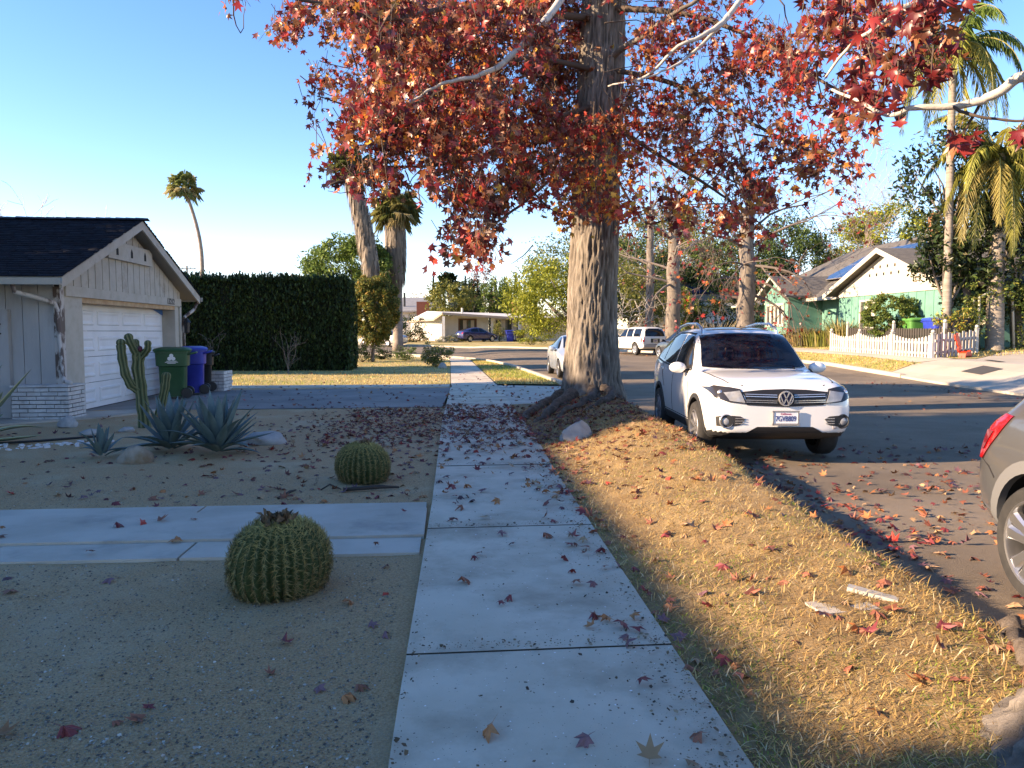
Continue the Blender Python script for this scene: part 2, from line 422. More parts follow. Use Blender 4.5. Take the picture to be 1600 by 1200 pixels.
def shingles(name, parent, x0, x1, ya, za, yb, zb, expo=.135, tab=.26, th=.024, colr=(.0105, .0125, .019)):
    """overlapping courses from eave (ya,za) up to ridge (yb,zb), running along x"""
    d = Vector((0, yb-ya, zb-za)); L = d.length; d.normalize(); nrm = Vector((0, -d.z, d.y));
    if nrm.z < 0: nrm = -nrm
    V = []; F = []; C = []
    k = int(L/expo)
    for r in range(k+1):
        s0 = r*expo; s1 = min(s0+expo*1.12, L+.02)
        x = x0 - (tab*.5 if r % 2 else 0) - random.random()*.05
        while x < x1:
            w = tab*random.uniform(.8, 1.2); a, b = max(x, x0), min(x+w-.012, x1)
            if b-a > .03:
                t = th*random.uniform(.6, 1.35); off = random.uniform(-.012, .012)
                P = [Vector((q, ya, za))+d*s+nrm*tt for q, s, tt in ((a, s0+off, 0), (b, s0+off, 0), (b, s0+off, t), (a, s0+off, t), (b, s1, .004), (a, s1, .004))]
                o = len(V); V += P; F += [(o, o+1, o+2, o+3), (o+3, o+2, o+4, o+5), (o, o+3, o+5, o), (o+1, o+4, o+2, o+1)]
                c = np.array(colr)*random.choice((.85, .93, 1.0, 1.08, 1.18)); C += [c]*6
            x += w
    F4 = [(f[0], f[1], f[2], f[3]) for f in F if len(set(f)) == 4]
    F3 = [tuple(dict.fromkeys(f)) for f in F if len(set(f)) == 3]
    T = F3+[t for f in F4 for t in ((f[0], f[1], f[2]), (f[0], f[2], f[3]))]
    return np_mesh(name, np.array([v[:] for v in V]), T, m_shingle, parent, np.array(C))

# roof: near slope and far slope of the garage gable
RX0, RX1 = -22, -6.74
EV, RG, EV2 = (14.18, 2.56), (17.9, 4.06), (21.75, 2.56)
rf = MB()
rf.prism([(EV[0], EV[1]-.10), (EV[0], EV[1]), (RG[0], RG[1]), (EV2[0], EV2[1]), (EV2[0], EV2[1]-.10), (RG[0], RG[1]-.10)], lambda y, z: (RX0, y, z), lambda y, z: (RX1, y, z))
roof = rf.build('roof', M('soffit_paint', (.34, .31, .26), .8), GH)
shingles('shingle_courses', roof, RX0, RX1+.03, EV[0]-.03, EV[1]+.004, RG[0], RG[1]+.004)
shingles('shingle_courses', roof, RX0, RX1+.03, EV2[0]+.03, EV2[1]+.004, RG[0], RG[1]+.004)
mb = MB()                                   # ridge caps
x = RX0
while x < RX1+.04:
    l = .26; z = RG[1]+.04+random.uniform(0, .012)
    for s in (-1, 1): mb.add([(x, RG[0], z+.02), (x+l, RG[0], z+.008), (x+l, RG[0]+s*.15, z-.045), (x, RG[0]+s*.15, z-.035)], [(0, 1, 2, 3)] if s < 0 else [(3, 2, 1, 0)])
    x += .21
mb.build('ridge_cap', M('ridge_dark', (.028, .031, .038), .85, (.045, .048, .055), 6), roof)
mb = MB()                                   # barge boards on the gable
for (a, b) in ((EV, RG), (EV2, RG)):
    s = 1 if b[0] > a[0] else -1
    mb.add([(RX1+.003, a[0], a[1]-.02), (RX1+.003, b[0], b[1]-.02), (RX1+.003, b[0], b[1]-.20), (RX1+.003, a[0], a[1]-.20),
            (RX1-.04, a[0], a[1]-.02), (RX1-.04, b[0], b[1]-.02), (RX1-.04, b[0], b[1]-.20), (RX1-.04, a[0], a[1]-.20)],
           [(0, 1, 2, 3), (7, 6, 5, 4), (3, 2, 6, 7), (0, 3, 7, 4), (1, 0, 4, 5)])
mb.build('barge_board', m_cream, GH)
def gutter(y, z, side):
    mb = MB(); mb.prism([(0, 0), (side*-.09, 0), (side*-.115, .11), (side*-.10, .11), (side*-.08, .015), (side*-.01, .015), (0, .11), (side*.012, .11)],
                        lambda a, b: (RX0, y+a, z+b), lambda a, b: (RX1+.03, y+a, z+b))
    return mb.build('gutter', m_cream, GH)
gutter(EV[0]-.035, EV[1]-.14, 1); gutter(EV2[0]+.035, EV2[1]-.14, -1)

# near side wall of vertical boards
WX = -7.05
mb = MB(); mb.box(-9.4, 14.80, .6, WX-.05, 14.9, 2.48, 1)
x = WX-.12
while x > -9.4:
    w = .30*random.uniform(.93, 1.06); mb.box(x-w+.012, 14.765+random.uniform(0, .006), .62, x, 14.81, 2.47, 0); x -= w
mb.build('side_wall', [m_grey, m_dark], GH)
mb = MB(); mb.box(WX-.12, 14.74, .62, WX, 14.90, 2.42); mb.build('corner_board', m_peel, GH)
# front wall around the door opening, gable above
DY0, DY1, DZ = 15.62, 20.72, 2.16
mb = MB()
mb.box(WX-.1, 14.905, .0, WX-.01, DY0-.001, 2.55, 0); mb.box(WX-.1, DY1, 0, WX-.01, 21.1, 2.55, 0)
mb.box(WX-.1, DY0, DZ+.10, WX-.01, DY1-.001, 2.56, 0)
mb.prism([(14.9, 2.5), (21.1, 2.5), (17.9, 3.78)], lambda y, z: (WX-.1, y, z), lambda y, z: (WX-.03, y, z), 1)
y = 14.95
def gz(y): return min(2.56+(y-14.18)*.403, 2.56+(21.75-y)*.3896)-.20
i = 0
while y < 21.05:
    w = .31*random.uniform(.92, 1.08); a, b = y, min(y+w-.028, 21.08)
    t = .002*random.random()
    mb.prism([(a, 2.46), (b, 2.46), (b, gz(b)), ((a+b)/2, max(gz((a+b)/2), gz(a), gz(b)) if a < 17.9 < b else gz((a+b)/2)), (a, gz(a))], lambda q, z: (WX-.04, q, z), lambda q, z: (WX+.005+t, q, z), 2)
    y += w; i += 1
mb.box(WX-.03, 14.905, 2.26, WX+.035, 21.09, 2.455, 2)      # header beam
mb.box(WX-.09, 20.98, .0, WX+.03, 21.10, 2.25, 2)
mb.build('front_wall', [m_cream, m_dark, m_cream], GH)
mb = MB(); mb.box(WX-.30, DY0-.003, DZ+.0, WX-.011, DY1-.003, DZ+.098, 0); mb.box(-9.39, 14.93, 2.27, WX-.11, 21.05, 2.33, 0); mb.build('door_head', m_rawwood, GH)
for a, b in ((DY0-.10, DY0-.005), (DY1+.005, DY1+.12)): mb = MB(); mb.box(WX-.36, a, 0, WX-.101, b, DZ+.12); mb.build('door_jamb', m_cream, GH)
# roll-up door: four sections of four raised panels
mb = MB(); DXp = WX-.34
for r in range(4):
    z0, z1 = r*.535+.015, (r+1)*.535+.005
    mb.box(DXp-.04, DY0, z0, DXp, DY1, z1)
    for c in range(4):
        a = DY0+.10+c*1.262; b = a+1.09; p, q = z0+.11, z1-.11
        def ring(i0, x0, i1, x1):
            A = [(x0, a+i0, p+i0), (x0, b-i0, p+i0), (x0, b-i0, q-i0), (x0, a+i0, q-i0)]
            B = [(x1, a+i1, p+i1), (x1, b-i1, p+i1), (x1, b-i1, q-i1), (x1, a+i1, q-i1)]
            mb.add(A+B, [(k, (k+1) % 4, (k+1) % 4+4, k+4) for k in range(4)])
        ring(0, DXp+.001, .02, DXp+.022); ring(.02, DXp+.022, .05, DXp+.022); ring(.05, DXp+.022, .09, DXp+.006)
        mb.add([(DXp+.006, a+.09, p+.09), (DXp+.006, b-.09, p+.09), (DXp+.006, b-.09, q-.09), (DXp+.006, a+.09, q-.09)], [(0, 1, 2, 3)])
mb.box(DXp-.03, DY0, 0, DXp-.005, DY1, .016, 1); mb.box(DXp-.04, DY0, 2.146, DXp-.012, DY1, 2.262, 0); mb.box(-9.39, 21.0, 0, -7.16, 21.06, 2.45, 1)
gd = mb.build('garage_door', [m_white, m_black], GH)
mb = MB(); mb.prism([(20.0, 2.17), (20.7, 2.17), (20.7, 2.02)], lambda y, z: (DXp+.02, y, z), lambda y, z: (DXp+.03, y, z)); mb.build('blue_tape', M('blue_tape', (.03, .14, .34), .6), gd)
# dovecote board under the peak with three arched holes
mb = MB(); bx = WX+.10
mb.prism([(16.62, 3.13), (18.98, 3.13), (18.98, 3.42), (18.82, 3.50), (16.78, 3.50), (16.62, 3.42)], lambda y, z: (WX+.01, y, z), lambda y, z: (bx, y, z))
bb = mb.build('gable_birdhouse', m_cream, GH)
for yc in (17.05, 17.8, 18.55):
    mb = MB(); mb.prism([(yc-.055, 3.22), (yc+.055, 3.22), (yc+.055, 3.34), (yc, 3.42), (yc-.055, 3.34)], lambda y, z: (bx-.01, y, z), lambda y, z: (bx+.004, y, z)); mb.build('arched_hole', m_dark, bb)

def bricks(mb, axis, p0, p1, fix, z0, z1, out, rows, bl=.29, m=0):
    """brick face along axis from p0 to p1; fix = plane coordinate, out = direction of the face"""
    hgt = (z1-z0)/rows
    for r in range(rows):
        x = p0-(bl/2 if r % 2 else 0)
        while x < p1:
            l = bl*random.uniform(.85, 1.15); a, b = max(x, p0), min(x+l-.014, p1)
            if b-a > .03:
                d = out*random.uniform(.018, .034); u, v = z0+r*hgt+random.uniform(0, .004), z0+(r+1)*hgt-.013
                if axis == 'x': mb.box(a, fix-out*.02, u, b, fix+d, v, m)
                else: mb.box(fix-out*.02, a, u, fix+d, b, v, m)
            x += l
mb = MB(); mb.box(-7.78, 14.42, -.05, -6.83, 14.73, .615, 1); mb.box(-7.06, 14.73, -.05, -6.83, 15.05, .615, 1)
bricks(mb, 'x', -7.78, -6.80, 14.42, .0, .60, -1, 8); bricks(mb, 'y', 14.39, 15.05, -6.83, .0, .60, 1, 8, .26)
mb.box(-7.8, 14.385, .602, -6.795, 14.76, .635, 0); mb.box(-7.06, 14.761, .602, -6.795, 15.06, .633, 0)
mb.build('brick_skirt', [m_wbrick, m_mortar], GH)
# downspouts
mb = MB(); mb.tube([(-7.55, 14.16, 2.42), (-7.55, 14.2, 2.3), (-7.30, 14.5, 2.2), (-7.12, 14.69, 2.12), (-7.08, 14.69, 2.0), (-7.02, 14.69, .82), (-6.98, 14.62, .70), (-6.82, 14.55, .665)], .042, 8)
mb.build('downspout', m_peel, GH, smooth=True)
mb = MB(); mb.tube([(-6.8, 21.75, 2.42), (-6.85, 21.6, 2.2), (-6.98, 21.25, 2.0), (-7.0, 21.17, 1.9), (-7.0, 21.17, .1)], .042, 8)
mb.build('downspout', m_peel, GH, smooth=True)
# wall lantern on the far corner
mb = MB(); lx, ly, lz = WX+.14, 21.16, 1.72
mb.box(WX-.01, ly-.05, lz-.1, WX+.03, ly+.05, lz+.22); mb.beam((WX+.03, ly, lz+.2), (lx, ly, lz+.22), .03, .03)
mb.lathe([(.0, .26), (.03, .24), (.11, .14), (.12, .12), (.085, .12), (.065, -.14), (.03, -.17), (0, -.18)], 6, (lx, ly, lz))
mb.build('wall_lantern', m_black, GH)
def text(name, body, size, mat, M4, parent=None, ext=.004, bold=0):
    cu = bpy.data.curves.new(name, 'FONT'); cu.body = body; cu.size = size; cu.extrude = ext; cu.align_x = 'CENTER'; cu.align_y = 'CENTER'; cu.offset = bold
    t = bpy.data.objects.new(name, cu); COL.objects.link(t)
    me = bpy.data.meshes.new_from_object(t.evaluated_get(bpy.context.evaluated_depsgraph_get()))
    bpy.data.objects.remove(t); bpy.data.curves.remove(cu)
    me.materials.clear(); me.materials.append(mat)
    o = bpy.data.objects.new(name, me); COL.objects.link(o)
    if parent is not None: o.parent = parent
    o.matrix_local = M4
    return o
def frame(o, x, y):
    x, y = Vector(x).normalized(), Vector(y).normalized(); z = x.cross(y)
    m = Matrix((x, y, z)).transposed().to_4x4(); m.translation = Vector(o); return m
text('house_number', '13212', .21, M('dark_numeral', (.05, .045, .04), .5), frame((WX+.038-GH.location.x, 20.32-GH.location.y, 2.36), (0, 1, 0), (0, 0, 1)), GH, bold=.004)
# door post at the left edge of the wall, part of the entry
mb = MB(); mb.box(-8.13, 14.66, .0, -7.93, 14.76, 2.0, 0); mb.box(-9.2, 14.68, 0, -8.13, 14.74, 1.98, 1)
for z in (1.55, 1.72): mb.box(-8.2, 14.64, z, -8.05, 14.66, z+.03, 2)
mb.build('side_gate', [m_grey, M('brown_door_wood', (.13, .07, .035), .6, (.2, .11, .05), 3), m_black], GH)
# the main wing of the same house, running toward the camera beyond the left edge of the frame
mb = MB(); mb.box(-20, -3.0, 0, -10.1, 14.7, 2.6, 0); mb.box(-20, 14.95, 0, -9.4, 21.0, 2.45, 0); mb.prism([(14.6, 2.46), (21.3, 2.46), (17.9, 3.86)], lambda y, z: (-21.5, y, z), lambda y, z: (-10.2, y, z))
for y in (0, 4, 9): mb.box(-10.1, y, .9, -10.06, y+1.8, 2.1, 1); mb.box(-10.06, y+.08, .98, -10.05, y+1.72, 2.02, 2)
mb.build('main_wall', [m_cream, m_white, M('window_glass', (.02, .025, .03), .05, spec=.6)], GH)
mb = MB(); mb.prism([(-9.3, 2.5), (-15, 5.75), (-20.7, 2.5), (-20.7, 2.38), (-15, 5.6), (-9.3, 2.38)], lambda x, z: (x, -3.5, z), lambda x, z: (x, 14.1, z))  # unseen roof, its ridge raised to throw shade as far as the sidewalk
mb.build('main_roof', M('dark_roofing', (.035, .038, .045), .9, (.06, .062, .07), 5), GH)

# ------------------------------------------------------------------ bins and planter by the door
def bin_thing(label, cat, loc, rz, body_m, lid_m, hh, w, logo=False, name='wheelie_bin', rounded=False):
    t = thing(name, label, 'bin', loc, rz, 'wheeled bins beside the garage door')
    mb = MB(); n = 16
    def sq(wx, wy, z, e):
        out = []
        for j in range(n*2):
            a = 2*pi*j/(n*2); c, s = cos(a), sin(a)
            out.append((wx*abs(c)**e*(1 if c > 0 else -1), wy*abs(s)**e*(1 if s > 0 else -1), z))
        return out
    e = .35 if not rounded else .6
    L = [sq(w*.36, w*.38, .04, e), sq(w*.39, w*.42, hh*.62, e), sq(w*.40, w*.43, hh*.63, e), sq(w*.46, w*.49, hh*.645, e), sq(w*.48, w*.51, hh*.9, e), sq(w*.51, w*.54, hh*.905, e), sq(w*.51, w*.54, hh*.93, e)]
    V = [p for r in L for p in r]; m = n*2
    mb.add(V, [(i*m+j, i*m+(j+1) % m, (i+1)*m+(j+1) % m, (i+1)*m+j) for i in range(len(L)-1) for j in range(m)]+[tuple(range(m-1, -1, -1))])
    mb.build('body', body_m, t, world=False, smooth=True, ang=35)
    mb = MB(); L = [sq(w*.53, w*.56, hh*.93, e), sq(w*.54, w*.57, hh*.955, e), sq(w*.50, w*.53, hh*.985, e), sq(w*.34, w*.36, hh*1.01, e)]
    V = [p for r in L for p in r]
    mb.add(V, [(i*m+j, i*m+(j+1) % m, (i+1)*m+(j+1) % m, (i+1)*m+j) for i in range(len(L)-1) for j in range(m)]+[tuple((len(L)-1)*m+j for j in range(m))])
    mb.build('lid', lid_m, t, world=False, smooth=True, ang=35)
    mb = MB(); mb.tube([(w*.40, -w*.4, hh*.86), (w*.66, -w*.4, hh*.9), (w*.66, w*.4, hh*.9), (w*.40, w*.4, hh*.86)], .025, 8); mb.build('handle', body_m, t, world=False, smooth=True)
    for s in (-1, 1):
        mb = MB(); mb.lathe([(0, -.04), (.12, -.04), (.13, 0), (.12, .04), (0, .04)], 16, (w*.40, s*w*.44, .13), axis='y'); mb.build('wheel', m_black, t, world=False)
    if logo:
        mb = MB(); y = -w*.51-.006
        for cx, cz in ((-.042, .0), (.042, .0), (0, .07)): mb.prism([(cx+.045*cos(k*pi/8), hh*.79+cz+.045*sin(k*pi/8)) for k in range(16)], lambda x, z: (x, y, z), lambda x, z: (x, y-.004-.001*(cz > 0), z))
        for k, ww in ((-.065, .11), (-.09, .14), (-.115, .09)): mb.box(-ww, y-.004, hh*.79+k, ww, y, hh*.79+k+.012)
        mb.build('emblem', M('white_print', (.75, .76, .75), .6), t, world=False)
    return t
m_green = M('green_plastic', (.012, .075, .03), .45, (.02, .10, .04), 3); m_blue = M('blue_plastic', (.012, .03, .26), .4, (.02, .045, .36), 3); m_bk = M('black_plastic', (.014, .014, .016), .5)
bin_thing('dark green wheeled bin with white three-lobed emblem, in front of the garage door', 'bin', (-6.55, 19.0, .02), radians(14), m_green, m_green, 1.2, .78, True)
bin_thing('deep blue wheeled bin with a lighter blue lid, next to the green bin', 'bin', (-6.45, 20.15, .02), radians(14), m_blue, M('light_blue_plastic', (.03, .08, .42), .4), 1.2, .66, rounded=True)
bin_thing('black wheeled bin half hidden between the blue bin and the brick planter', 'bin', (-6.55, 21.1, .02), radians(14), m_bk, m_bk, 1.08, .66)
PL = thing('brick_planter', 'low white painted brick planter box at the end of the driveway', 'planter', (-6.3, 21.5, 0))
mb = MB(); mb.box(-6.85, 21.22, -.05, -6.02, 22.0, .52, 1)
bricks(mb, 'x', -6.88, -6.0, 21.22, .0, .54, -1, 6, .24); bricks(mb, 'y', 21.2, 22.02, -6.02, .0, .54, 1, 6, .24); mb.build('brickwork', [m_wbrick, m_mortar], PL)
mb = MB(); mb.box(-6.8, 21.27, .5, -6.07, 21.95, .525); mb.build('soil', m_soil, PL)

# ------------------------------------------------------------------ desert plants
def ribbed(mb, pts, R, ribs=7, m=0, tip=True):
    pts = [Vector(p) for p in pts]; P = []; r = []
    for i in range(len(pts)-1):
        for k in range(4): P.append(pts[i].lerp(pts[i+1], k/4))
    P.append(pts[-1]); r = [R*(.92+.08*sin(i*1.7)) for i in range(len(P))]
    d = (P[-1]-P[-2]).normalized()
    for k, f in ((.35, .93), (.7, .75), (.92, .42), (1.0, .08)): P.append(pts[-1]+d*R*k); r.append(R*f)
    n = ribs*4; q0 = len(mb.f); mb.tube(P, r, n, m, fr=lambda i, j: (1.10, .92, .70, .92)[j % 4])
    for q in range(q0, len(mb.f)): mb.m[q] = 1 if (q-q0) % 4 in (0, 3) and q < len(mb.f)-2 else 0
m_cactus = M('column_cactus_skin', (.04, .058, .024), .75, (.06, .08, .033), 6, bump=.15)
m_rib = M('cactus_rib_edge', (.12, .14, .06), .75, (.17, .175, .085), 9)
m_spine = M('pale_spines', (.42, .33, .16), .8)
CC = thing('column_cactus', 'tall ribbed column cactus with upraised arms in front of the garage door', 'cactus', (-5.1, 13.24, 0))
def cact(name, pts, R, ribs=7):
    R *= .86
    P = [at(u, v, Y) for u, v, Y in pts]; mb = MB(); ribbed(mb, P, R, ribs); mb.build(name, [m_cactus, m_rib], CC, smooth=True, ang=70)
cact('stem', [(227, 672, 13.24), (224, 640, 13.25), (220, 605, 13.3), (216, 575, 13.3), (217, 556, 13.3)], .115)
cact('arm', [(217, 610, 13.28), (205, 603, 13.2), (196, 585, 13.15), (191, 560, 13.15), (189, 540, 13.15), (189, 536, 13.15)], .082, 6)
cact('arm', [(217, 562, 13.3), (211, 548, 13.25), (204, 535, 13.2), (201, 527, 13.2)], .078, 6)
cact('arm', [(217, 562, 13.32), (214, 545, 13.4), (212, 535, 13.4)], .066, 6)
cact('arm', [(218, 560, 13.28), (226, 552, 13.25), (231, 545, 13.2), (231, 537, 13.2)], .07, 6)
cact('arm', [(249, 650, 13.4), (253, 630, 13.4), (258, 605, 13.4), (260, 588, 13.4)], .085, 7)
mb = MB(); mb.ball(at(219, 545, 13.2), (.04, .04, .05), 8); mb.build('red_fruit', M('cactus_fruit', (.12, .02, .03), .6), CC, smooth=True)

def agave(label, loc, n, L, mat, spread=1.0, seed=1, edge=None, group=None, w=.075, upright=.35, only=None):
    rnd = random.Random(seed); t = thing('agave', label, 'agave', loc, 0, group); mb = MB()
    for i in range(n):
        az = i*2.39996+rnd.uniform(-.15, .15)
        if only and not only(az % (2*pi)): continue
        f = i/max(1, n-1); tilt = radians(82-78*f)*spread if rnd.random() < .9 else radians(80)
        l = L*(.62+.38*(1-abs(f-.55)*1.1))*rnd.uniform(.85, 1.1); bend = rnd.uniform(-.15, .5)*(1.2-f); K = 9
        ca, sa = cos(az), sin(az); p = Vector((ca*.05, sa*.05, .03+.10*f)); V = []; rows = []
        tl = tilt
        for k in range(K+1):
            s = k/K; ww = w*L/.8*(.75+.9*s-.1*s*s if s < .42 else (1.11)*(1-((s-.42)/.58)**1.7))+.002
            d = Vector((ca*sin(tl), sa*sin(tl), cos(tl))); side = Vector((-sa, ca, 0)); up = side.cross(d)*-1
            rows.append((p.copy(), side, up, ww)); p = p+d*(l/K); tl += bend/K*(1+s*1.5)
        for (q, sd, up, ww) in rows:
            V += [q+sd*ww+up*ww*.34, q+sd*ww*.80+up*ww*.22, q-up*ww*.12, q-sd*ww*.80+up*ww*.22, q-sd*ww+up*ww*.34]
        F = []; ms = []
        for k in range(K):
            for c in range(4):
                mb_m = 1 if (edge is not None and c in (0, 3)) else 0
                o = k*5+c; F.append((o, o+1, o+6, o+5)); ms.append(mb_m)
        o = len(mb.v); mb.v += [tuple(v) for v in V]
        for f_, m_ in zip(F, ms): mb.f.append(tuple(a+o for a in f_)); mb.m.append(m_)
    mats = [mat]+([edge] if edge is not None else [])
    mb.build('leaves', mats, t, world=False, smooth=True); return t
m_agave = M('blue_agave_leaf', (.07, .135, .135), .6, (.115, .185, .18), 4, bump=.05)
agave('large blue-grey agave rosette at the foot of the column cactus', (-3.72, 10.6, 0), 34, .72, m_agave, .84, 3, w=.056, group='blue agaves in the front yard')
agave('large blue-grey agave rosette nearest the sidewalk, drooping leaves on the ground', (-3.02, 10.3, 0), 42, .78, m_agave, .86, 8, w=.054, group='blue agaves in the front yard')
agave('small young blue agave beside the tan boulder', (-4.38, 10.05, 0), 15, .36, m_agave, .7, 5, w=.075, group='blue agaves in the front yard')
m_varieg = M('variegated_green', (.10, .16, .11), .5, (.14, .2, .14), 4); m_vedge = M('variegated_cream', (.50, .48, .25), .5)
agave('striped cream-edged agave with arching leaves at the left edge by the brick wall', (-6.75, 11.35, 0), 15, 1.25, m_varieg, 1.05, 12, m_vedge, w=.05)

def barrel(label, loc, R, Hh, seed, tuft):
    rnd = random.Random(seed); t = thing('barrel_cactus', label, 'cactus', loc, rnd.uniform(0, 6), 'golden barrel cacti in the gravel yard')
    ribs = 30; n = ribs*6; K = 26; mb = MB(); V = []
    def prof(s):      # s 0 top centre .. 1 ground
        a = s*pi*.78; return R*sin(a)**.82 if a > 0 else 0, Hh*.5+ Hh*.56*cos(a)
    ph = pi*.78
    def pos(s, j, q=1.0):
        r, z = prof(s); z = z-(Hh*.5+Hh*.56*cos(ph)); a = 2*pi*j/n
        rib = .5+.5*cos(2*pi*j/6); k = (1-.21*(1-rib**.7)*min(1, s*4))*q
        if s < .14: z -= R*.10*(1-s/.14)
        lean = R*(.07*sin(a*2+seed)+.06*sin(a+seed*2))
        return Vector(((r*k+lean*s)*cos(a), (r*k+lean*s)*sin(a), z))
    for i in range(K+1):
        for j in range(n): V.append(pos(.015+i/K*.985, j))
    mb.add(V, [(i*n+j, (i+1)*n+j, (i+1)*n+(j+1) % n, i*n+(j+1) % n) for i in range(K) for j in range(n)]+[tuple(range(n))])
    mb.build('body', M('barrel_cactus_skin', (.04, .062, .018), .7, (.06, .085, .025), 9), t, world=False, smooth=True)
    SV = []; SF = []; SCc = []
    for r in range(ribs):
        for i in range(34):
            s = min(.985, max(.04, .05+i/34*.93+rnd.uniform(-.018, .018))); p = pos(s, r*6, 1.0); nn = Vector((p.x/R, p.y/R, (p.z-Hh*.45)/Hh)).normalized(); sd = Vector((-p.y, p.x, 0)).normalized(); dn = sd.cross(nn)
            for q in range(8):
                a = 2*pi*q/8+rnd.random()*1.5; l = R*rnd.uniform(.07, .215); d = (nn*rnd.uniform(.35, .8)+(sd*cos(a)+dn*sin(a))*.95).normalized()
                w = d.cross(nn); w = w.normalized()*R*rnd.uniform(.004, .0075); o = len(SV)
                SV += [p-w, p+w, p+d*l*.55+nn*.003+w*.7, p+d*l]; SF += [(o, o+1, o+2), (o, o+2, o+3)]
                f = max(0, 1-s*1.25); age = rnd.uniform(.4, 1.2)
                c = np.array((.46, .41, .15))*(f)+np.array((.27, .19, .075))*(1-f); SCc += [c*age]*4
    np_mesh('spines', np.array([v[:] for v in SV]), SF, M('barrel_spines', (1, 1, 1), .75, attr=True, trans=.15), t, np.array(SCc), world=False)
    mb = MB()
    for k in range(tuft):
        a = rnd.uniform(0, 2*pi); q = R*rnd.uniform(.02, .34); c = Vector((q*cos(a)-R*.18, q*sin(a), Hh*.985+rnd.uniform(-.01, .03)))
        d = Vector((rnd.uniform(-1, 1), rnd.uniform(-1, 1), rnd.uniform(.1, .9))).normalized(); e = d.orthogonal().normalized(); l = R*rnd.uniform(.10, .28)
        mb.add([c, c+d*l*.5+e*l*.25, c+d*l, c+d*l*.5-e*l*.25+Vector((0, 0, .02))], [(0, 1, 2), (0, 2, 3)])
    mb.build('dry_flowers', M('dry_flower_brown', (.10, .05, .025), .8, (.20, .12, .06), 30), t, world=False)
    return t
barrel('big golden barrel cactus before the entry walk, dry brown leaves on its crown', (-1.03, 4.78, -.03), .295, .475, 3, 90)
barrel('smaller golden barrel cactus behind the entry walk, brown at its right base', (-.92, 8.3, -.03), .285, .43, 9, 26)

def rock(label, loc, dims, seed, mat, rz=0, name='boulder'):
    me = MB(); me.ball((0, 0, 0), 1, 28); V = []
    for v in me.v:
        p = Vector(v); k = 1+.30*mnoise.noise(p*1.3+Vector((seed, 0, 0)))+.10*mnoise.noise(p*3.7+Vector((0, seed, 0)))+.03*mnoise.noise(p*11)
        q = p*k
        for ax in (Vector((.6, .5, .62)), Vector((-.7, .4, .6)), Vector((.1, -.8, .6)), Vector((.9, -.2, .2)), Vector((-.8, -.5, .3))):
            ax = (ax+Vector((sin(seed*3), cos(seed*5), 0))*.3).normalized(); e = q.dot(ax)-.78
            if e > 0: q -= ax*e*.85
        V.append((q.x*dims[0], q.y*dims[1], q.z*dims[2]+dims[2]*.45))
    me.v = V; o = me.build(name, mat, None, smooth=True, loc=(0, 0, 0), ang=38); o.location = loc; o.rotation_euler.z = rz
    return tag(o, label, 'rock')
m_tan = M('tan_rock', (.33, .28, .22), .9, (.22, .14, .08), 5, bump=.4, bscale=20); m_gr = M('grey_rock', (.27, .27, .255), .9, (.38, .37, .34), 5, bump=.4, bscale=25)
rock('tan and brown boulder beside the small agave', (-3.83, 9.72, 0), (.2, .16, .15), 2, m_tan, .3)
rock('flat grey-brown boulder behind the drooping agave', (-2.62, 11.2, 0), (.34, .22, .12), 5, m_gr, .2)
rock('small pale grey stone lying on concrete before the white brick', (-6.35, 13.4, .02), (.15, .13, .12), 7, M('pale_rock', (.30, .30, .29), .85, (.40, .40, .39), 8, bump=.2), .4)
rock('grey stone with sunlit top at the foot of the big sweetgum trunk', (1.83, 10.7, mound(1.83, 10.7)-.02), (.27, .18, .17), 11, m_gr, .5)
for x, y, s, l in ((-5.55, 12.4, .16, 'flat stone in the leaf litter at the corner of the walkway'), (-5.15, 12.75, .13, 'low grey stone beside the column cactus base')):
    rock(l, (x, y, 0), (s, s*.8, s*.4), x, m_gr, 1)
# white chips along the walkway edge, twigs and drip line on the gravel
mb = MB()
for k in range(70):
    t = random.random(); p = at(10+t*150, 712-t*24+random.uniform(-7, 7), 10.5); q = p
    x, y = -6.2+t*1.25+random.gauss(0, .15), 11.0+t*.45+random.gauss(0, .13); s = random.uniform(.008, .035)
    mb.obox((x, y, yardz(x, y)+s*.3), (s*2, s*1.4, s), Matrix.Rotation(random.random()*6, 3, 'Z'))
o = mb.build('white_gravel', M('white_chip', (.62, .62, .62), .8)); tag(o, kind='stuff')
def stick(name, label, pts, r, mat, cat='twig'):
    mb = MB(); mb.tube(pts, r, 6); o = mb.build(name, mat, None, smooth=True, loc=pts[0]); return tag(o, label, cat)
m_twig = M('dark_twig', (.045, .035, .03), .9)
stick('twig', 'dark straight stick lying in front of the smaller barrel cactus', [(-1.05, 7.72, .02), (-.7, 7.76, .035), (-.5, 7.8, .02)], [.022, .024, .012], m_twig)
stick('twig', 'short dark forked stick left of the smaller barrel cactus', [(-1.62, 7.4, .015), (-1.55, 7.62, .03), (-1.52, 7.75, .02)], [.012, .014, .008], m_twig)
stick('twig', 'thin bent twig on the gravel near the smaller barrel cactus', [(-1.28, 7.78, .01), (-1.2, 7.85, .05), (-1.08, 7.8, .01)], [.008, .01, .006], m_twig)
stick('drip_hose', 'black irrigation hose along the edge of the walkway', [(-7.6, 10.9, .02), (-6.6, 11.15, .03), (-5.9, 11.6, .02), (-5.2, 12.1, .02)], .018, m_bk, 'hose')
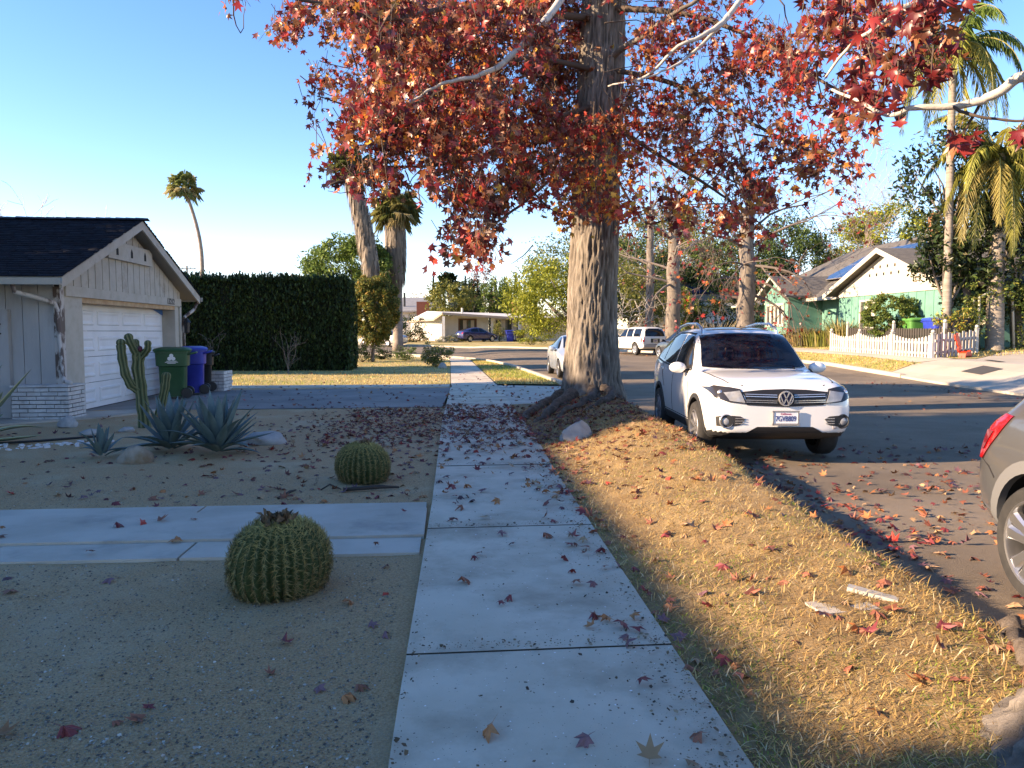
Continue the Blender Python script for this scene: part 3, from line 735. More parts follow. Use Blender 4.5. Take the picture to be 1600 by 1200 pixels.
# ------------------------------------------------------------------ cars
m_glass = M('car_glass', (.006, .009, .016), .03, spec=.38)
m_tint = M('tinted_glass', (.004, .004, .005), .05, spec=.5)
m_chrome = M('chrome', (.62, .62, .63), .22, metal=.75)
m_alloy = M('alloy', (.50, .50, .51), .28, metal=.9)
m_tyre = M('tyre_rubber', (.022, .022, .022), .85, (.034, .033, .032), 12)
m_clad = M('black_cladding', (.025, .026, .028), .6)
m_arch = M('arch_dark', (.006, .006, .006), .95)
m_seam = M('seam_dark', (.015, .015, .016), .8)
m_red = M('red_lens', (.30, .006, .010), .12, (.42, .012, .016), 9, spec=.6)
m_lampd = M('lamp_dark', (.03, .03, .035), .15)
m_lamp = M('lamp_clear', (.20, .21, .22), .06, (.34, .35, .36), 9, spec=.9)
m_plate = M('plate_white', (.72, .73, .75), .5)
def paint(name, c, rough=.28, metal=0): return M(name, c, rough, coat=.8, metal=metal, spec=.5)

class Body:
    """a lofted body shell: stations are (x, half width, z bottom, z belt, half width at roof edge, z top), front to rear"""
    def __init__(s, stations, axles, R, wid, arch=None):
        s.st = stations; s.axles = axles; s.R = R; s.wid = wid; s.arch = arch or R+.055
        s.nf = []
        bm = bmesh.new(); rings = []
        for (x, w, zb, zt, wt, zr) in stations:
            e = min(.10, .45*(zr-zt)); wb = w*.955
            half = [(0, zb), (w*.7, zb), (w*.92, zb+.03), (w*.975, zb+.13), (w, zb+(zt-zb)*.52), (w*.992, zt-.13*(zt-zb)/.7), (wb, zt)]
            for k, bl in ((.06, .006), (.5, .022), (.94, .006)): half.append((wb+(wt-wb)*k+bl*min(1, (zr-zt)/.4), zt+(zr-e-zt)*k))
            half += [(wt*.90, zr-e*.32), (wt*.5, zr-.008), (0, zr)]
            full = [(y, z) for y, z in half]+[(-y, z) for y, z in half[-2:0:-1]]
            rings.append([bm.verts.new((x, y, z)) for y, z in full])
        m = len(rings[0]); hn = m//2
        for a, b in zip(rings[:-1], rings[1:]):
            for j in range(m): bm.faces.new((a[j], a[(j+1) % m], b[(j+1) % m], b[j]))
        for r, fl in ((rings[0], True), (rings[-1], False)):
            for j in range(hn):
                q = [r[j], r[j+1]]+([r[m-j-1]] if j+1 < hn else [])+([r[m-j]] if j > 0 else [])
                q = list(dict.fromkeys(q)); 
                if len(q) > 2: bm.faces.new(q if not fl else q[::-1])
        bmesh.ops.recalc_face_normals(bm, faces=bm.faces)
        me = bpy.data.meshes.new('shell'); bm.to_mesh(me); bm.free()
        o = bpy.data.objects.new('shell', me); COL.objects.link(o)
        md = o.modifiers.new('s', 'SUBSURF'); md.levels = md.render_levels = 2
        dg = bpy.context.evaluated_depsgraph_get(); me2 = bpy.data.meshes.new_from_object(o.evaluated_get(dg))
        s.bvh = BVHTree.FromPolygons([v.co.copy() for v in me2.vertices], [tuple(p.vertices) for p in me2.polygons])
        o.modifiers.clear(); o.data = me2
        # wheel arches
        cut = MB()
        for ax in axles:
            for sd in (-1, 1):
                n = 40; A = s.arch; ring0 = []; y0, y1 = sd*(wid-.36), sd*(wid+.25)
                P = [(ax+A*cos(2*pi*k/n), s.R+A*sin(2*pi*k/n)) for k in range(n)]
                cut.prism(P, lambda x, z: (x, min(y0, y1), z), lambda x, z: (x, max(y0, y1), z))
        co = cut.build('cutter', m_arch)
        bmc = bmesh.new(); bmc.from_mesh(co.data); bmesh.ops.recalc_face_normals(bmc, faces=bmc.faces); bmc.to_mesh(co.data); bmc.free()
        md = o.modifiers.new('b', 'BOOLEAN'); md.object = co; md.operation = 'DIFFERENCE'; md.solver = 'EXACT'
        dg = bpy.context.evaluated_depsgraph_get(); me3 = bpy.data.meshes.new_from_object(o.evaluated_get(dg))
        bpy.data.objects.remove(co); bpy.data.objects.remove(o)
        s.me = me3
    def finish(s, parent, mat, dark_below=None):
        me = s.me; me.materials.clear(); me.materials.append(mat); me.materials.append(m_clad); me.materials.append(m_arch)
        for p in me.polygons:
            c = p.center; k = 0
            if dark_below and c.z < dark_below: k = 1
            for ax in s.axles:
                if abs(c.y) < s.wid+.02 and (c.x-ax)**2+(c.z-s.R)**2 < (s.arch+.006)**2 and (abs(p.normal.y) < .5 or abs(c.y) < s.wid-.3): k = 2
            p.material_index = k; p.use_smooth = True
        me.set_sharp_from_angle(angle=radians(38))
        o = bpy.data.objects.new('body', me); COL.objects.link(o); o.parent = parent; s.parent = parent; return o
    def hit(s, p, d):
        q, n, i, dd = s.bvh.ray_cast(p, d)
        if q is None:
            q, n, i, dd = s.bvh.find_nearest(p+d*4.2)
        return q
    def proj(s, axis, u, v):
        if axis == 'front': return s.hit(Vector((6, u, v)), Vector((-1, 0, 0)))
        if axis == 'rear': return s.hit(Vector((-6, u, v)), Vector((1, 0, 0)))
        if axis == 'side': return s.hit(Vector((u, 4, v)), Vector((0, -1, 0)))
        if axis == 'side-': return s.hit(Vector((u, -4, v)), Vector((0, 1, 0)))
        if axis == 'top': return s.hit(Vector((u, v, 5)), Vector((0, 0, -1)))
    OUT = {'front': (1, 0, 0), 'rear': (-1, 0, 0), 'side': (0, 1, 0), 'side-': (0, -1, 0), 'top': (0, 0, 1)}
    def patch(s, name, axis, poly, mat, off=.004, parent=None, res=.09, depth=.02, label=None, mb=None, m=0):
        """a panel that lies on the shell: 2-D outline thrown on the body along an axis"""
        pts = []; n = len(poly)
        for i in range(n):
            a, b = Vector(poly[i]), Vector(poly[(i+1) % n]); k = max(1, int((b-a).length/res))
            pts += [a.lerp(b, j/k) for j in range(k)]
        ne = len(pts)
        def inside(x, y):
            r = False; j = ne-1
            for i in range(ne):
                if (pts[i].y > y) != (pts[j].y > y) and x < (pts[j].x-pts[i].x)*(y-pts[i].y)/(pts[j].y-pts[i].y)+pts[i].x: r = not r
                j = i
            return r
        x0, x1 = min(p.x for p in pts), max(p.x for p in pts); y0, y1 = min(p.y for p in pts), max(p.y for p in pts)
        allp = list(pts)
        gx = x0+res/2
        while gx < x1:
            gy = y0+res/2
            while gy < y1:
                if inside(gx, gy) and min((Vector((gx, gy))-q).length for q in pts) > res*.4: allp.append(Vector((gx, gy)))
                gy += res
            gx += res
        vs, es, fs, *_ = delaunay_2d_cdt(allp, [(i, (i+1) % ne) for i in range(ne)], [], 1, 1e-6)
        out = Vector(s.OUT[axis]); V = []; 
        for q in vs:
            p = s.proj(axis, q.x, q.y); nn = s.bvh.find_nearest(p)[1]
            if nn.dot(out) < 0: nn = -nn
            V.append(p+nn*off*.7+out*off*.5)
        F = [tuple(f) for f in fs if inside(sum(vs[i].x for i in f)/3, sum(vs[i].y for i in f)/3)]
        # orient
        if F:
            a, b, c = (V[i] for i in F[0])
            if (b-a).cross(c-a).dot(out) < 0: F = [f[::-1] for f in F]
        k = len(V); V2 = V+[p-out*depth for p in V[:ne]]
        for i in range(ne): j = (i+1) % ne; F.append((i, k+i, k+j, j))
        own = mb is None; mb = mb or MB(); mb.add(V2, F, m)
        if own:
            o = mb.build(name, mat, parent or s.parent, world=False, smooth=True, ang=40)
            if label: o['label'] = label
            return o
    def sides(s, name, poly, mat, **k):
        s.patch(name, 'side', poly, mat, **k); s.patch(name, 'side-', poly, mat, **k)
    def mir(s, name, axis, poly, mat, **k):
        s.patch(name, axis, poly, mat, **k); s.patch(name, axis, [(-a, b) for a, b in poly], mat, **k)
    def line(s, mb, axis, pts, w=.010, off=.0035):
        for a, b in zip(pts[:-1], pts[1:]):
            a, b = Vector(a), Vector(b); d = (b-a).normalized(); n = Vector((-d.y, d.x))*w/2; a = a-d*w*.3; b = b+d*w*.3
            s.patch('', axis, [tuple(a-n), tuple(b-n), tuple(b+n), tuple(a+n)], None, off=off, mb=mb, depth=.004, res=.12)

def wheel(parent, c, R, W, side, style='five', rim_m=None, rr=.68):
    """tyre and rim at c, outer face toward side (+1/-1 along y)"""
    e = part('wheel', parent); e.location = c
    mb = MB(); k = R*rr
    mb.lathe([(k, -W/2), (k+.03, -W/2-.004), (R*.93, -W/2-.004), (R*.985, -W/2+.025), (R, -W/4), (R, W/4), (R*.985, W/2-.025), (R*.93, W/2+.004), (k+.03, W/2+.004), (k, W/2)], 44, (0, 0, 0), axis='y')
    mb.build('tyre', m_tyre, e, world=False, smooth=True, ang=40)
    mb = MB(); y = side*W/2; i = side
    mb.lathe([(k*1.01, y-i*.002), (k*.985, y+i*.006), (k*.94, y+i*.002), (k*.91, y-i*.05), (k*.9, y-i*W*.7)], 44, axis='y', m=0)
    mb.lathe([(k*.9, y-i*W*.62), (0, y-i*W*.62)], 32, axis='y', m=1)
    mb.lathe([(k*.62, y-i*.13), (k*.62, y-i*.10), (0, y-i*.10)], 32, axis='y', m=2)
    n = {'five': 5, 'twin': 5, 'ten': 10, 'six': 6}[style]
    for s in range(n):
        for off in ((-.13, .13) if style == 'twin' else (0,)):
            a = 2*pi*s/n+pi/2; d = Vector((cos(a+off*.5), 0, sin(a+off*.5))); t = Vector((-sin(a), 0, cos(a)))
            w0, w1 = {'five': (.085, .06), 'twin': (.032, .048), 'ten': (.035, .022), 'six': (.1, .07)}[style]; w0 *= R/.34; w1 *= R/.34
            b0 = d*k*.16 + t*(off*k*.25); b1 = d*k*.955 + t*(off*k*1.15 if style == 'twin' else 0)
            V = []
            for b, w, yy, dp in ((b0, w0, y-i*.022, .05), (b0.lerp(b1, .6), (w0+w1)/2*.9, y-i*.012, .04), (b1, w1, y-i*.006, .05)):
                V += [b-t*w+Vector((0, yy-i*.016, 0)), b-t*w*.6+Vector((0, yy, 0)), b+t*w*.6+Vector((0, yy, 0)), b+t*w+Vector((0, yy-i*.016, 0)), b+t*w+Vector((0, yy-i*dp, 0)), b-t*w+Vector((0, yy-i*dp, 0))]
            F = []
            for q in range(2):
                for c_ in range(6): F.append((q*6+c_, q*6+(c_+1) % 6, q*6+6+(c_+1) % 6, q*6+6+c_))
            mb.add(V, F)
    mb.lathe([(k*.27, y-i*.06), (k*.26, y-i*.018), (k*.2, y-i*.014), (k*.13, y-i*.016), (0, y-i*.012)], 20, axis='y')
    for s in range(5):
        a = 2*pi*s/5+.6; mb.lathe([(k*.035, y-i*.03), (k*.035, y-i*.0135), (0, y-i*.0135)], 8, (k*.2*cos(a), 0, k*.2*sin(a)), axis='y', m=1)
    mb.build('rim', [rim_m or m_alloy, m_arch, M('brake_disc', (.12, .11, .10), .5, metal=.6)], e, world=False, smooth=True, ang=35)
    return e
def wheels(t, B, y, style, W=.225, rim_m=None, R=None, rr=.68):
    for ax in B.axles:
        for s in (1, -1): wheel(t, (ax, s*y, (R or B.R)), R or B.R, W, s, style, rim_m, rr)
def mirror(t, x, y, z, mat, s):
    e = MB(); e.ball((x, s*(y+.13), z), (.075, .125, .078), 14); 
    e.tube([(x+.01, s*(y-.03), z-.05), (x, s*(y+.07), z-.04)], .03, 8, 1)
    o = e.build('mirror', [mat, m_clad], t, world=False, smooth=True)
    e = MB(); e.box(x-.079, s*(y+.05), z-.05, x-.066, s*(y+.215), z+.045); e.build('mirror_glass', m_glass, o, world=False)
def arch_lip(t, B, mat, w=.055, y=None):
    for ax in B.axles:
        for s in ('side', 'side-'):
            n = 22; a0, a1 = radians(-8), radians(188); A = B.arch
            poly = [(ax+(A-.004)*cos(a0+(a1-a0)*k/n), B.R+(A-.004)*sin(a0+(a1-a0)*k/n)) for k in range(n+1)]+[(ax+(A+w)*cos(a1+(a0-a1)*k/n), B.R+(A+w)*sin(a1+(a0-a1)*k/n)) for k in range(n+1)]
            B.patch('arch_trim', s, poly, mat, off=.012, depth=.05)
def number_plate(t, org, xdir, txt, mat=m_plate, ink=None, w=.305, hh=.155, frame_m=None, top=None, sub=None):
    e = part('number_plate', t); X = Vector(xdir).normalized(); Z = Vector((0, 0, 1)); N = X.cross(Z); o = Vector(org)
    R = Matrix((X, Z, N)).transposed()
    mb = MB(); mb.obox(o+N*.004, (w, hh, .008), R, 0)
    for c, d in (((0, hh/2), (w+.03, .018)), ((0, -hh/2), (w+.03, .026)), ((w/2, 0), (.016, hh)), ((-w/2, 0), (.016, hh))):
        mb.obox(o+X*c[0]+Z*c[1]+N*.005, (d[0], d[1], .016), R, 1)
    mb.build('plate', [mat, frame_m or m_chrome], e, world=False)
    ink = ink or M('plate_ink', (.02, .035, .16), .5)
    def T(body, size, z, m, bold=.0): text('lettering', body, size, m, frame(o+N*.0095+Z*z, X, Z), e, ext=.001, bold=bold)
    if txt: text('lettering', txt, .088, ink, frame(o+N*.0095-Z*.012, X, Z) @ Matrix.Diagonal((.74, 1, 1, 1)), e, ext=.001, bold=.0012)
    if top: T(top, .034, hh/2-.031, M('plate_red', (.45, .03, .05), .5))
    return e

# ---- the white crossover facing the camera
SUV = thing('parked_suv', 'white crossover suv facing the camera with black grille and roof rails', 'car', (4.342, 11.31, -.05), radians(-95.06))
m_wp = paint('white_car_paint', (.70, .70, .69))
SUVST = [(2.205, .62, .42, .70, .46, .80), (2.185, .77, .37, .76, .62, .885), (2.10, .85, .33, .85, .72, .975), (1.95, .888, .28, .91, .75, 1.02), (1.6, .905, .22, .97, .765, 1.06), (1.25, .905, .22, 1.0, .77, 1.085),
         (1.02, .905, .22, 1.005, .76, 1.085), (.86, .905, .22, 1.01, .735, 1.17), (.42, .905, .22, 1.02, .68, 1.555), (.15, .905, .22, 1.03, .665, 1.635), (-.35, .905, .22, 1.045, .655, 1.672), (-1.0, .905, .22, 1.07, .645, 1.66), (-1.6, .90, .24, 1.10, .61, 1.61),
         (-1.88, .885, .27, 1.11, .61, 1.55), (-2.05, .86, .30, 1.09, .66, 1.30), (-2.16, .82, .34, 1.0, .72, 1.08), (-2.21, .70, .40, .85, .62, .95)]
def suv_glazing(B, gm=m_glass, x0=0):
    B.patch('windscreen', 'front', [(-.715, 1.115), (-.35, 1.10), (0, 1.095), (.35, 1.10), (.715, 1.115), (.61, 1.535), (.3, 1.565), (0, 1.575), (-.3, 1.565), (-.61, 1.535)], gm, off=.014, res=.06)
    B.sides('window', [(.70, 1.085), (.33, 1.41), (.12, 1.53), (-.23, 1.55), (-.23, 1.085)], gm, off=.005)
    B.sides('window', [(-.30, 1.09), (-.30, 1.55), (-.85, 1.545), (-1.12, 1.49), (-1.12, 1.13)], gm, off=.005)
    B.sides('window', [(-1.19, 1.15), (-1.19, 1.475), (-1.42, 1.42), (-1.66, 1.27), (-1.72, 1.19)], gm, off=.005)
    B.patch('rear_window', 'rear', [(-.64, 1.17), (.64, 1.17), (.54, 1.50), (-.54, 1.50)], m_tint, off=.005)
def seams(B, t, sets):
    mb = MB()
    for ax, pts in sets: B.line(mb, ax, pts)
    mb.build('seam', m_seam, t, world=False)
def crossover(t, pm, style, rim_m=None, hi=True, rr=.68):
    B = Body(SUVST, (1.30, -1.30), .345, .905); B.finish(t, pm, dark_below=.385)
    suv_glazing(B)
    mb = MB()
    for s in (1, -1):      # window surround
        ax = 'side' if s > 0 else 'side-'
        B.line(mb, ax, [(.74, 1.07), (.34, 1.43), (.1, 1.56), (-.3, 1.578), (-.9, 1.57), (-1.2, 1.51), (-1.5, 1.40), (-1.78, 1.2), (-1.78, 1.16), (-1.15, 1.11), (-.2, 1.065), (.74, 1.07)], .022, .005)
    mb.build('window_trim', m_clad, t, world=False)
    arch_lip(t, B, m_clad, .05)
    B.sides('sill_trim', [(.86, .24), (-.86, .24), (-.86, .40), (.86, .40)], m_clad, off=.010, depth=.04)
    wheels(t, B, .80, style, rim_m=rim_m, rr=rr)
    for s in (1, -1): mirror(t, .62, .87, 1.10, pm, s)
    for s in (1, -1):
        mb = MB(); mb.tube([B.proj('top', x, s*.55)+Vector((0, 0, dz)) for x, dz in ((.24, -.01), (.12, .06), (-.15, .095), (-.75, .095), (-1.3, .085), (-1.52, .05), (-1.6, -.005))], [.016, .022, .02, .02, .02, .022, .016], 8)
        mb.build('roof_rail', m_chrome, t, world=False, smooth=True)
    B.patch('sunroof', 'top', [(.08, -.46), (.12, 0), (.08, .46), (-1.0, .44), (-1.0, -.44)], m_tint, off=.006)
    B.sides('door_handle', [(-.08, .985), (-.26, .99), (-.26, 1.015), (-.08, 1.012)], pm, off=.028, depth=.03); B.sides('door_handle', [(-1.0, 1.0), (-1.18, 1.005), (-1.18, 1.03), (-1.0, 1.027)], pm, off=.028, depth=.03)
    S = []
    for ax in ('side', 'side-'): S += [(ax, [(.86, .42), (.84, .75), (.72, 1.03)]), (ax, [(-.265, .42), (-.265, 1.06)]), (ax, [(-.88, .75), (-1.1, .95), (-1.18, 1.09)]), (ax, [(.86, .42), (-.86, .42)])]
    S += [('top', [(1.05, -.74), (1.6, -.725), (2.0, -.66), (2.1, -.5)]), ('top', [(1.05, .74), (1.6, .725), (2.0, .66), (2.1, .5)])]
    S += [('rear', [(-.70, 1.03), (-.66, .62), (.66, .62), (.70, 1.03)])]
    seams(B, t, S)
    return B
def crossover_front(B, t):
    gr = [(-.47, .72), (0, .70), (.47, .72), (.53, .875), (.27, .90), (0, .908), (-.27, .90), (-.53, .875)]
    B.patch('grille', 'front', gr, m_bk, off=.006)
    mb = MB()
    for z0, z1 in ((.742, .750), (.765, .773), (.808, .816), (.832, .840)):
        for s in (1, -1): B.patch('', 'front', [(s*.105, z0+.002), (s*.49, z0+.012), (s*.49, z1+.012), (s*.105, z1+.002)], None, off=.016, mb=mb, depth=.01)
    mb.build('grille_bar', m_chrome, t, world=False)
    # round emblem: ring, V above W
    e = part('emblem', t); c = B.proj('front', 0, .80)+Vector((.022, 0, 0)); mb = MB(); r = .09
    mb.lathe([(0, .004), (r, .004), (r, -.02)], 28, c, 1, axis='x'); mb.lathe([(r*.82, .006), (r*.86, .014), (r*.98, .014), (r*1.02, .0), (r*1.0, -.02)], 28, c, 0, axis='x')
    def bar(a, b):
        mb.beam(c+Vector((.010, a[0]*r, a[1]*r)), c+Vector((.010, b[0]*r, b[1]*r)), .014, .012, 0)
    for s in (1, -1):
        bar((s*.40, .76), (s*.03, .06)); bar((s*.78, .34), (s*.36, -.74)); bar((s*.36, -.74), (s*.03, -.06))
    mb.build('badge', [m_chrome, M('badge_blue', (.012, .02, .06), .2)], e, world=False)
    for s in (1, -1):
        ax = 'front'
        hl = part('headlight', t)
        q = [(s*.475, .735), (s*.70, .755), (s*.83, .80), (s*.878, .90), (s*.81, .935), (s*.66, .925), (s*.545, .905)]
        B.patch('lamp_housing', ax, q, m_lampd, off=.012, parent=hl, res=.035)
        B.patch('lens', ax, [(s*.497, .748), (s*.68, .768), (s*.74, .86), (s*.555, .885)], m_lamp, off=.019, parent=hl, res=.035)
        for yy, zz, rr in ((.775, .86, .052), (.665, .835, .05)):
            p = B.proj(ax, s*yy, zz); b = MB(); b.ball(p+Vector((-.012, 0, 0)), (.03, rr*.72, rr*.72), 14); b.build('reflector', m_lamp if yy < .7 else m_chrome, hl, world=False, smooth=True)
        fl = part('fog_light', t)
        B.patch('surround', ax, [(s*.815, .46), (s*.83, .575), (s*.75, .60), (s*.55, .585), (s*.49, .55), (s*.55, .48), (s*.7, .455)], m_clad, off=.005, parent=fl, res=.05)
        p = B.proj(ax, s*.715, .525); b = MB(); b.ball(p+Vector((-.005, 0, 0)), (.018, .058, .05), 16); b.build('lens', m_lamp, fl, world=False, smooth=True)
        b = MB(); b.lathe([(.072, -.01), (.08, .012), (.09, -.01)], 20, p+Vector((.006, 0, 0)), axis='x'); b.build('ring', m_chrome if s < 0 else m_clad, fl, world=False, smooth=True)
        b = MB()
        for z in (.495, .525, .555): B.patch('', ax, [(s*.50, z), (s*.61, z), (s*.61, z+.010), (s*.50, z+.010)], None, off=.012, mb=b, depth=.01)
        b.build('fin', m_chrome, fl, world=False)
    B.patch('lower_intake', 'front', [(-.46, .40), (-.34, .46), (.34, .46), (.46, .40), (.55, .34), (-.55, .34)], m_bk, off=.012, res=.05)
    B.patch('skid_plate', 'front', [(-.82, .33), (.82, .33), (.66, .395), (.48, .395), (-.48, .395), (-.66, .395)], m_clad, off=.016, res=.05)
    p = B.proj('front', 0, .57); number_plate(t, (p.x+.022, 0, .57), (0, 1, 0), '7GVB809', top='California')
    mb = MB()
    for s, a in ((1, .1), (-.2, .6)):
        pts = [B.proj('front', s*.55*(1-k/5)+a*k/5-.3*0, 1.10+.05*k/5)+Vector((.014, 0, .004)) for k in range(6)]
        mb.tube(pts, .008, 5)
    mb.build('wiper', m_bk, t, world=False)
    B.patch('inspection_sticker', 'front', [(-.45, 1.53), (-.40, 1.53), (-.40, 1.555), (-.45, 1.555)], M('sticker', (.5, .52, .5), .6), off=.007, depth=.003)
B = crossover(SUV, m_wp, 'ten', rim_m=M('dull_alloy', (.24, .24, .25), .4, metal=.7)); crossover_front(B, SUV); SUV.scale = (1, 1, 1.035)
mb = MB(); pp = B.proj('front', .62, .50); mb.prism([(.58, .52), (.68, .50), (.70, .44), (.60, .43)], lambda y, z: B.proj('front', y, z)+Vector((.001, 0, 0)), lambda y, z: B.proj('front', y, z)+Vector((.006, 0, 0)))
mb.build('bumper_scuff', M('scuffed_primer', (.35, .28, .25), .8, (.6, .58, .56), 20), SUV, world=False)

# ---- grey suv cut by the right edge, rear quarter in view
GS = thing('parked_suv', 'dark grey suv at the right edge, its red tail lamp and rear wheel visible', 'car', (4.30, 2.75, -.06), radians(-95.0))
m_gp = paint('grey_car_paint', (.105, .108, .112), .3, .35)
m_trim = M('grey_trim', (.13, .135, .14), .55)
GST = [(2.2, .62, .36, .64, .46, .72), (2.17, .77, .30, .72, .62, .84), (2.05, .86, .25, .84, .70, .96), (1.6, .905, .22, .96, .76, 1.04), (1.05, .905, .22, 1.01, .76, 1.09), (.86, .905, .22, 1.02, .735, 1.18), (.38, .905, .22, 1.03, .65, 1.58),
       (.1, .905, .22, 1.03, .635, 1.65), (-.5, .905, .22, 1.05, .63, 1.68), (-1.1, .905, .22, 1.08, .62, 1.66), (-1.6, .90, .25, 1.10, .60, 1.60), (-1.82, .885, .29, 1.10, .60, 1.50), (-2.02, .865, .33, 1.06, .68, 1.22), (-2.12, .84, .36, .98, .74, 1.08), (-2.24, .80, .40, .86, .68, .93), (-2.27, .66, .44, .74, .56, .80)]
B = Body(GST, (1.30, -1.47), .365, .905, .44); B.finish(GS, m_gp, dark_below=None)
suv_glazing(B, m_tint); arch_lip(GS, B, m_trim, .075)
B.sides('bumper_trim', [(-1.93, .32), (-2.18, .40), (-2.2, .50), (-1.96, .46)], m_trim, off=.006); B.sides('sill_trim', [(.83, .24), (-.82, .24), (-.82, .38), (.83, .38)], m_trim, off=.01, depth=.04)
for sd in ('side', 'side-'):
    tl = part('tail_light', GS); B.patch('lens', sd, [(-2.155, .80), (-2.10, .80), (-1.93, .97), (-1.80, 1.115), (-1.92, 1.12), (-2.03, 1.075), (-2.12, 1.02)], m_red, off=.010, parent=tl, res=.04)
    B.patch('inner_lens', sd, [(-2.12, .86), (-2.07, .87), (-1.97, 1.0), (-2.07, 1.0)], M('deep_red_lens', (.14, .003, .006), .1), off=.016, parent=tl, res=.04, depth=.008)
B.mir('tail_light', 'rear', [(.84, .83), (.55, .86), (.55, 1.0), (.80, 1.06)], m_red, off=.008, res=.06)
wheels(GS, B, .79, 'twin', W=.235, R=.365, rr=.74)
for s in (1, -1): mirror(GS, .62, .87, 1.12, m_gp, s)
seams(B, GS, [(ax, p) for ax in ('side', 'side-') for p in ([(-2.12, .80), (-2.0, .76), (-1.93, .70)], [(-1.55, 1.13), (-1.60, 1.0), (-1.56, .87)], [(-.265, .42), (-.265, 1.06)], [(.86, .42), (.72, 1.03)])]+[('rear', [(-.7, 1.03), (-.68, .62), (.68, .62), (.7, 1.03)])])
B.patch('rear_bumper', 'rear', [(-.7, .44), (.7, .44), (.72, .52), (-.72, .52)], m_trim, off=.01)
number_plate(GS, (B.proj('rear', 0, .72).x-.02, 0, .72), (0, -1, 0), '')

# ---- hatchbacks and sedan
HST = [(2.2, .52, .30, .48, .40, .56), (2.15, .70, .22, .58, .56, .68), (1.95, .80, .19, .68, .64, .80), (1.55, .86, .18, .80, .68, .92), (1.2, .87, .18, .86, .68, .99), (.95, .87, .18, .90, .66, 1.06), (.4, .87, .18, .93, .58, 1.36), (0, .87, .18, .95, .56, 1.48), (-.5, .87, .18, .97, .555, 1.485), (-1.1, .87, .18, 1.0, .55, 1.41), (-1.7, .86, .20, 1.02, .55, 1.25), (-2.05, .82, .26, 1.0, .6, 1.12), (-2.17, .78, .32, .88, .62, .98), (-2.24, .62, .4, .7, .5, .76)]
DST = [(2.4, .52, .30, .48, .40, .56), (2.34, .72, .22, .58, .58, .68), (2.1, .83, .19, .68, .66, .78), (1.65, .89, .18, .80, .70, .88), (1.2, .90, .18, .86, .72, .95), (.85, .90, .18, .90, .68, 1.02), (.35, .90, .18, .92, .58, 1.33), (-.1, .90, .18, .93, .56, 1.45), (-.6, .90, .18, .95, .555, 1.45), (-1.1, .90, .18, .97, .57, 1.36), (-1.6, .90, .19, .98, .64, 1.14), (-1.85, .88, .2, .98, .70, 1.05), (-2.2, .85, .26, .95, .7, 1.02), (-2.35, .78, .32, .84, .62, .95), (-2.4, .62, .4, .7, .5, .78)]
def small_car(t, ST, pm, tail, hatch):
    ax = (1.35, -1.35) if hatch else (1.4, -1.4)
    B = Body(ST, ax, .315, .87 if hatch else .90); B.finish(t, pm, dark_below=.22)
    if hatch:
        B.patch('windscreen', 'front', [(-.62, 1.02), (.62, 1.02), (.5, 1.41), (-.5, 1.41)], m_glass, off=.014, res=.06); B.patch('rear_window', 'rear', [(-.55, 1.12), (.55, 1.12), (.48, 1.38), (-.48, 1.38)], m_glass)
        B.sides('window', [(.78, .99), (.1, 1.37), (-.22, 1.40), (-.22, .99)], m_glass); B.sides('window', [(-.29, 1.0), (-.29, 1.40), (-.75, 1.36), (-1.15, 1.26), (-1.2, 1.04)], m_glass); B.sides('window', [(-1.26, 1.06), (-1.26, 1.22), (-1.6, 1.11)], m_glass)
    else:
        B.patch('windscreen', 'front', [(-.64, 1.0), (.64, 1.0), (.5, 1.38), (-.5, 1.38)], m_glass, off=.014, res=.06); B.patch('rear_window', 'rear', [(-.55, 1.09), (.55, 1.09), (.48, 1.36), (-.48, 1.36)], m_glass)
        B.sides('window', [(.68, .965), (.1, 1.32), (-.2, 1.36), (-.2, .965)], m_glass); B.sides('window', [(-.27, .97), (-.27, 1.36), (-.7, 1.34), (-1.15, 1.2), (-1.35, 1.02)], m_glass)
    B.mir('headlight', 'front', [(.48, .58), (.76, .66), (.80, .78), (.62, .72)], m_lamp); B.mir('tail_light', 'rear', [(.5, .82), (.78, .82), (.78, .97), (.6, .99)], tail)
    B.patch('grille', 'front', [(-.45, .3), (.45, .3), (.5, .44), (-.5, .44)], m_bk)
    wheels(t, B, .77 if hatch else .80, 'five', W=.2, R=.315)
    for s in (1, -1): mirror(t, .62, .83, .98, pm, s)
    z0 = .3
    seams(B, t, [(a, p) for a in ('side', 'side-') for p in ([(.85, z0), (.75, .95)], [(-.25, z0), (-.25, .97)], [(-1.0, .6), (-1.2, .98)])])
    number_plate(t, (B.proj('rear', 0, .78).x-.02, 0, .78), (0, -1, 0), '')
    return B
LC = thing('parked_hatchback', 'pale silver-blue hatchback at the kerb, mostly hidden behind the big trunk', 'car', (4.64, 27.4, h(4.64, 27.4)+.005), radians(-90.5))
small_car(LC, HST, paint('silver_blue_paint', (.36, .41, .46), .3, .3), m_red, True)
BC = thing('parked_hatchback', 'dark navy blue hatchback in front of the low white house', 'car', (3.03, 79.2, h(3.03, 79.2)+.12), radians(31))
small_car(BC, HST, paint('navy_paint', (.025, .03, .11), .25), m_red, True)
SD = thing('parked_sedan', 'silver four-door sedan on the side street behind the round clipped tree', 'car', (-5.85, 70.2, h(-5.85, 70.2)+.0), radians(142))
small_car(SD, DST, paint('silver_paint', (.42, .42, .42), .3, .4), m_red, False)

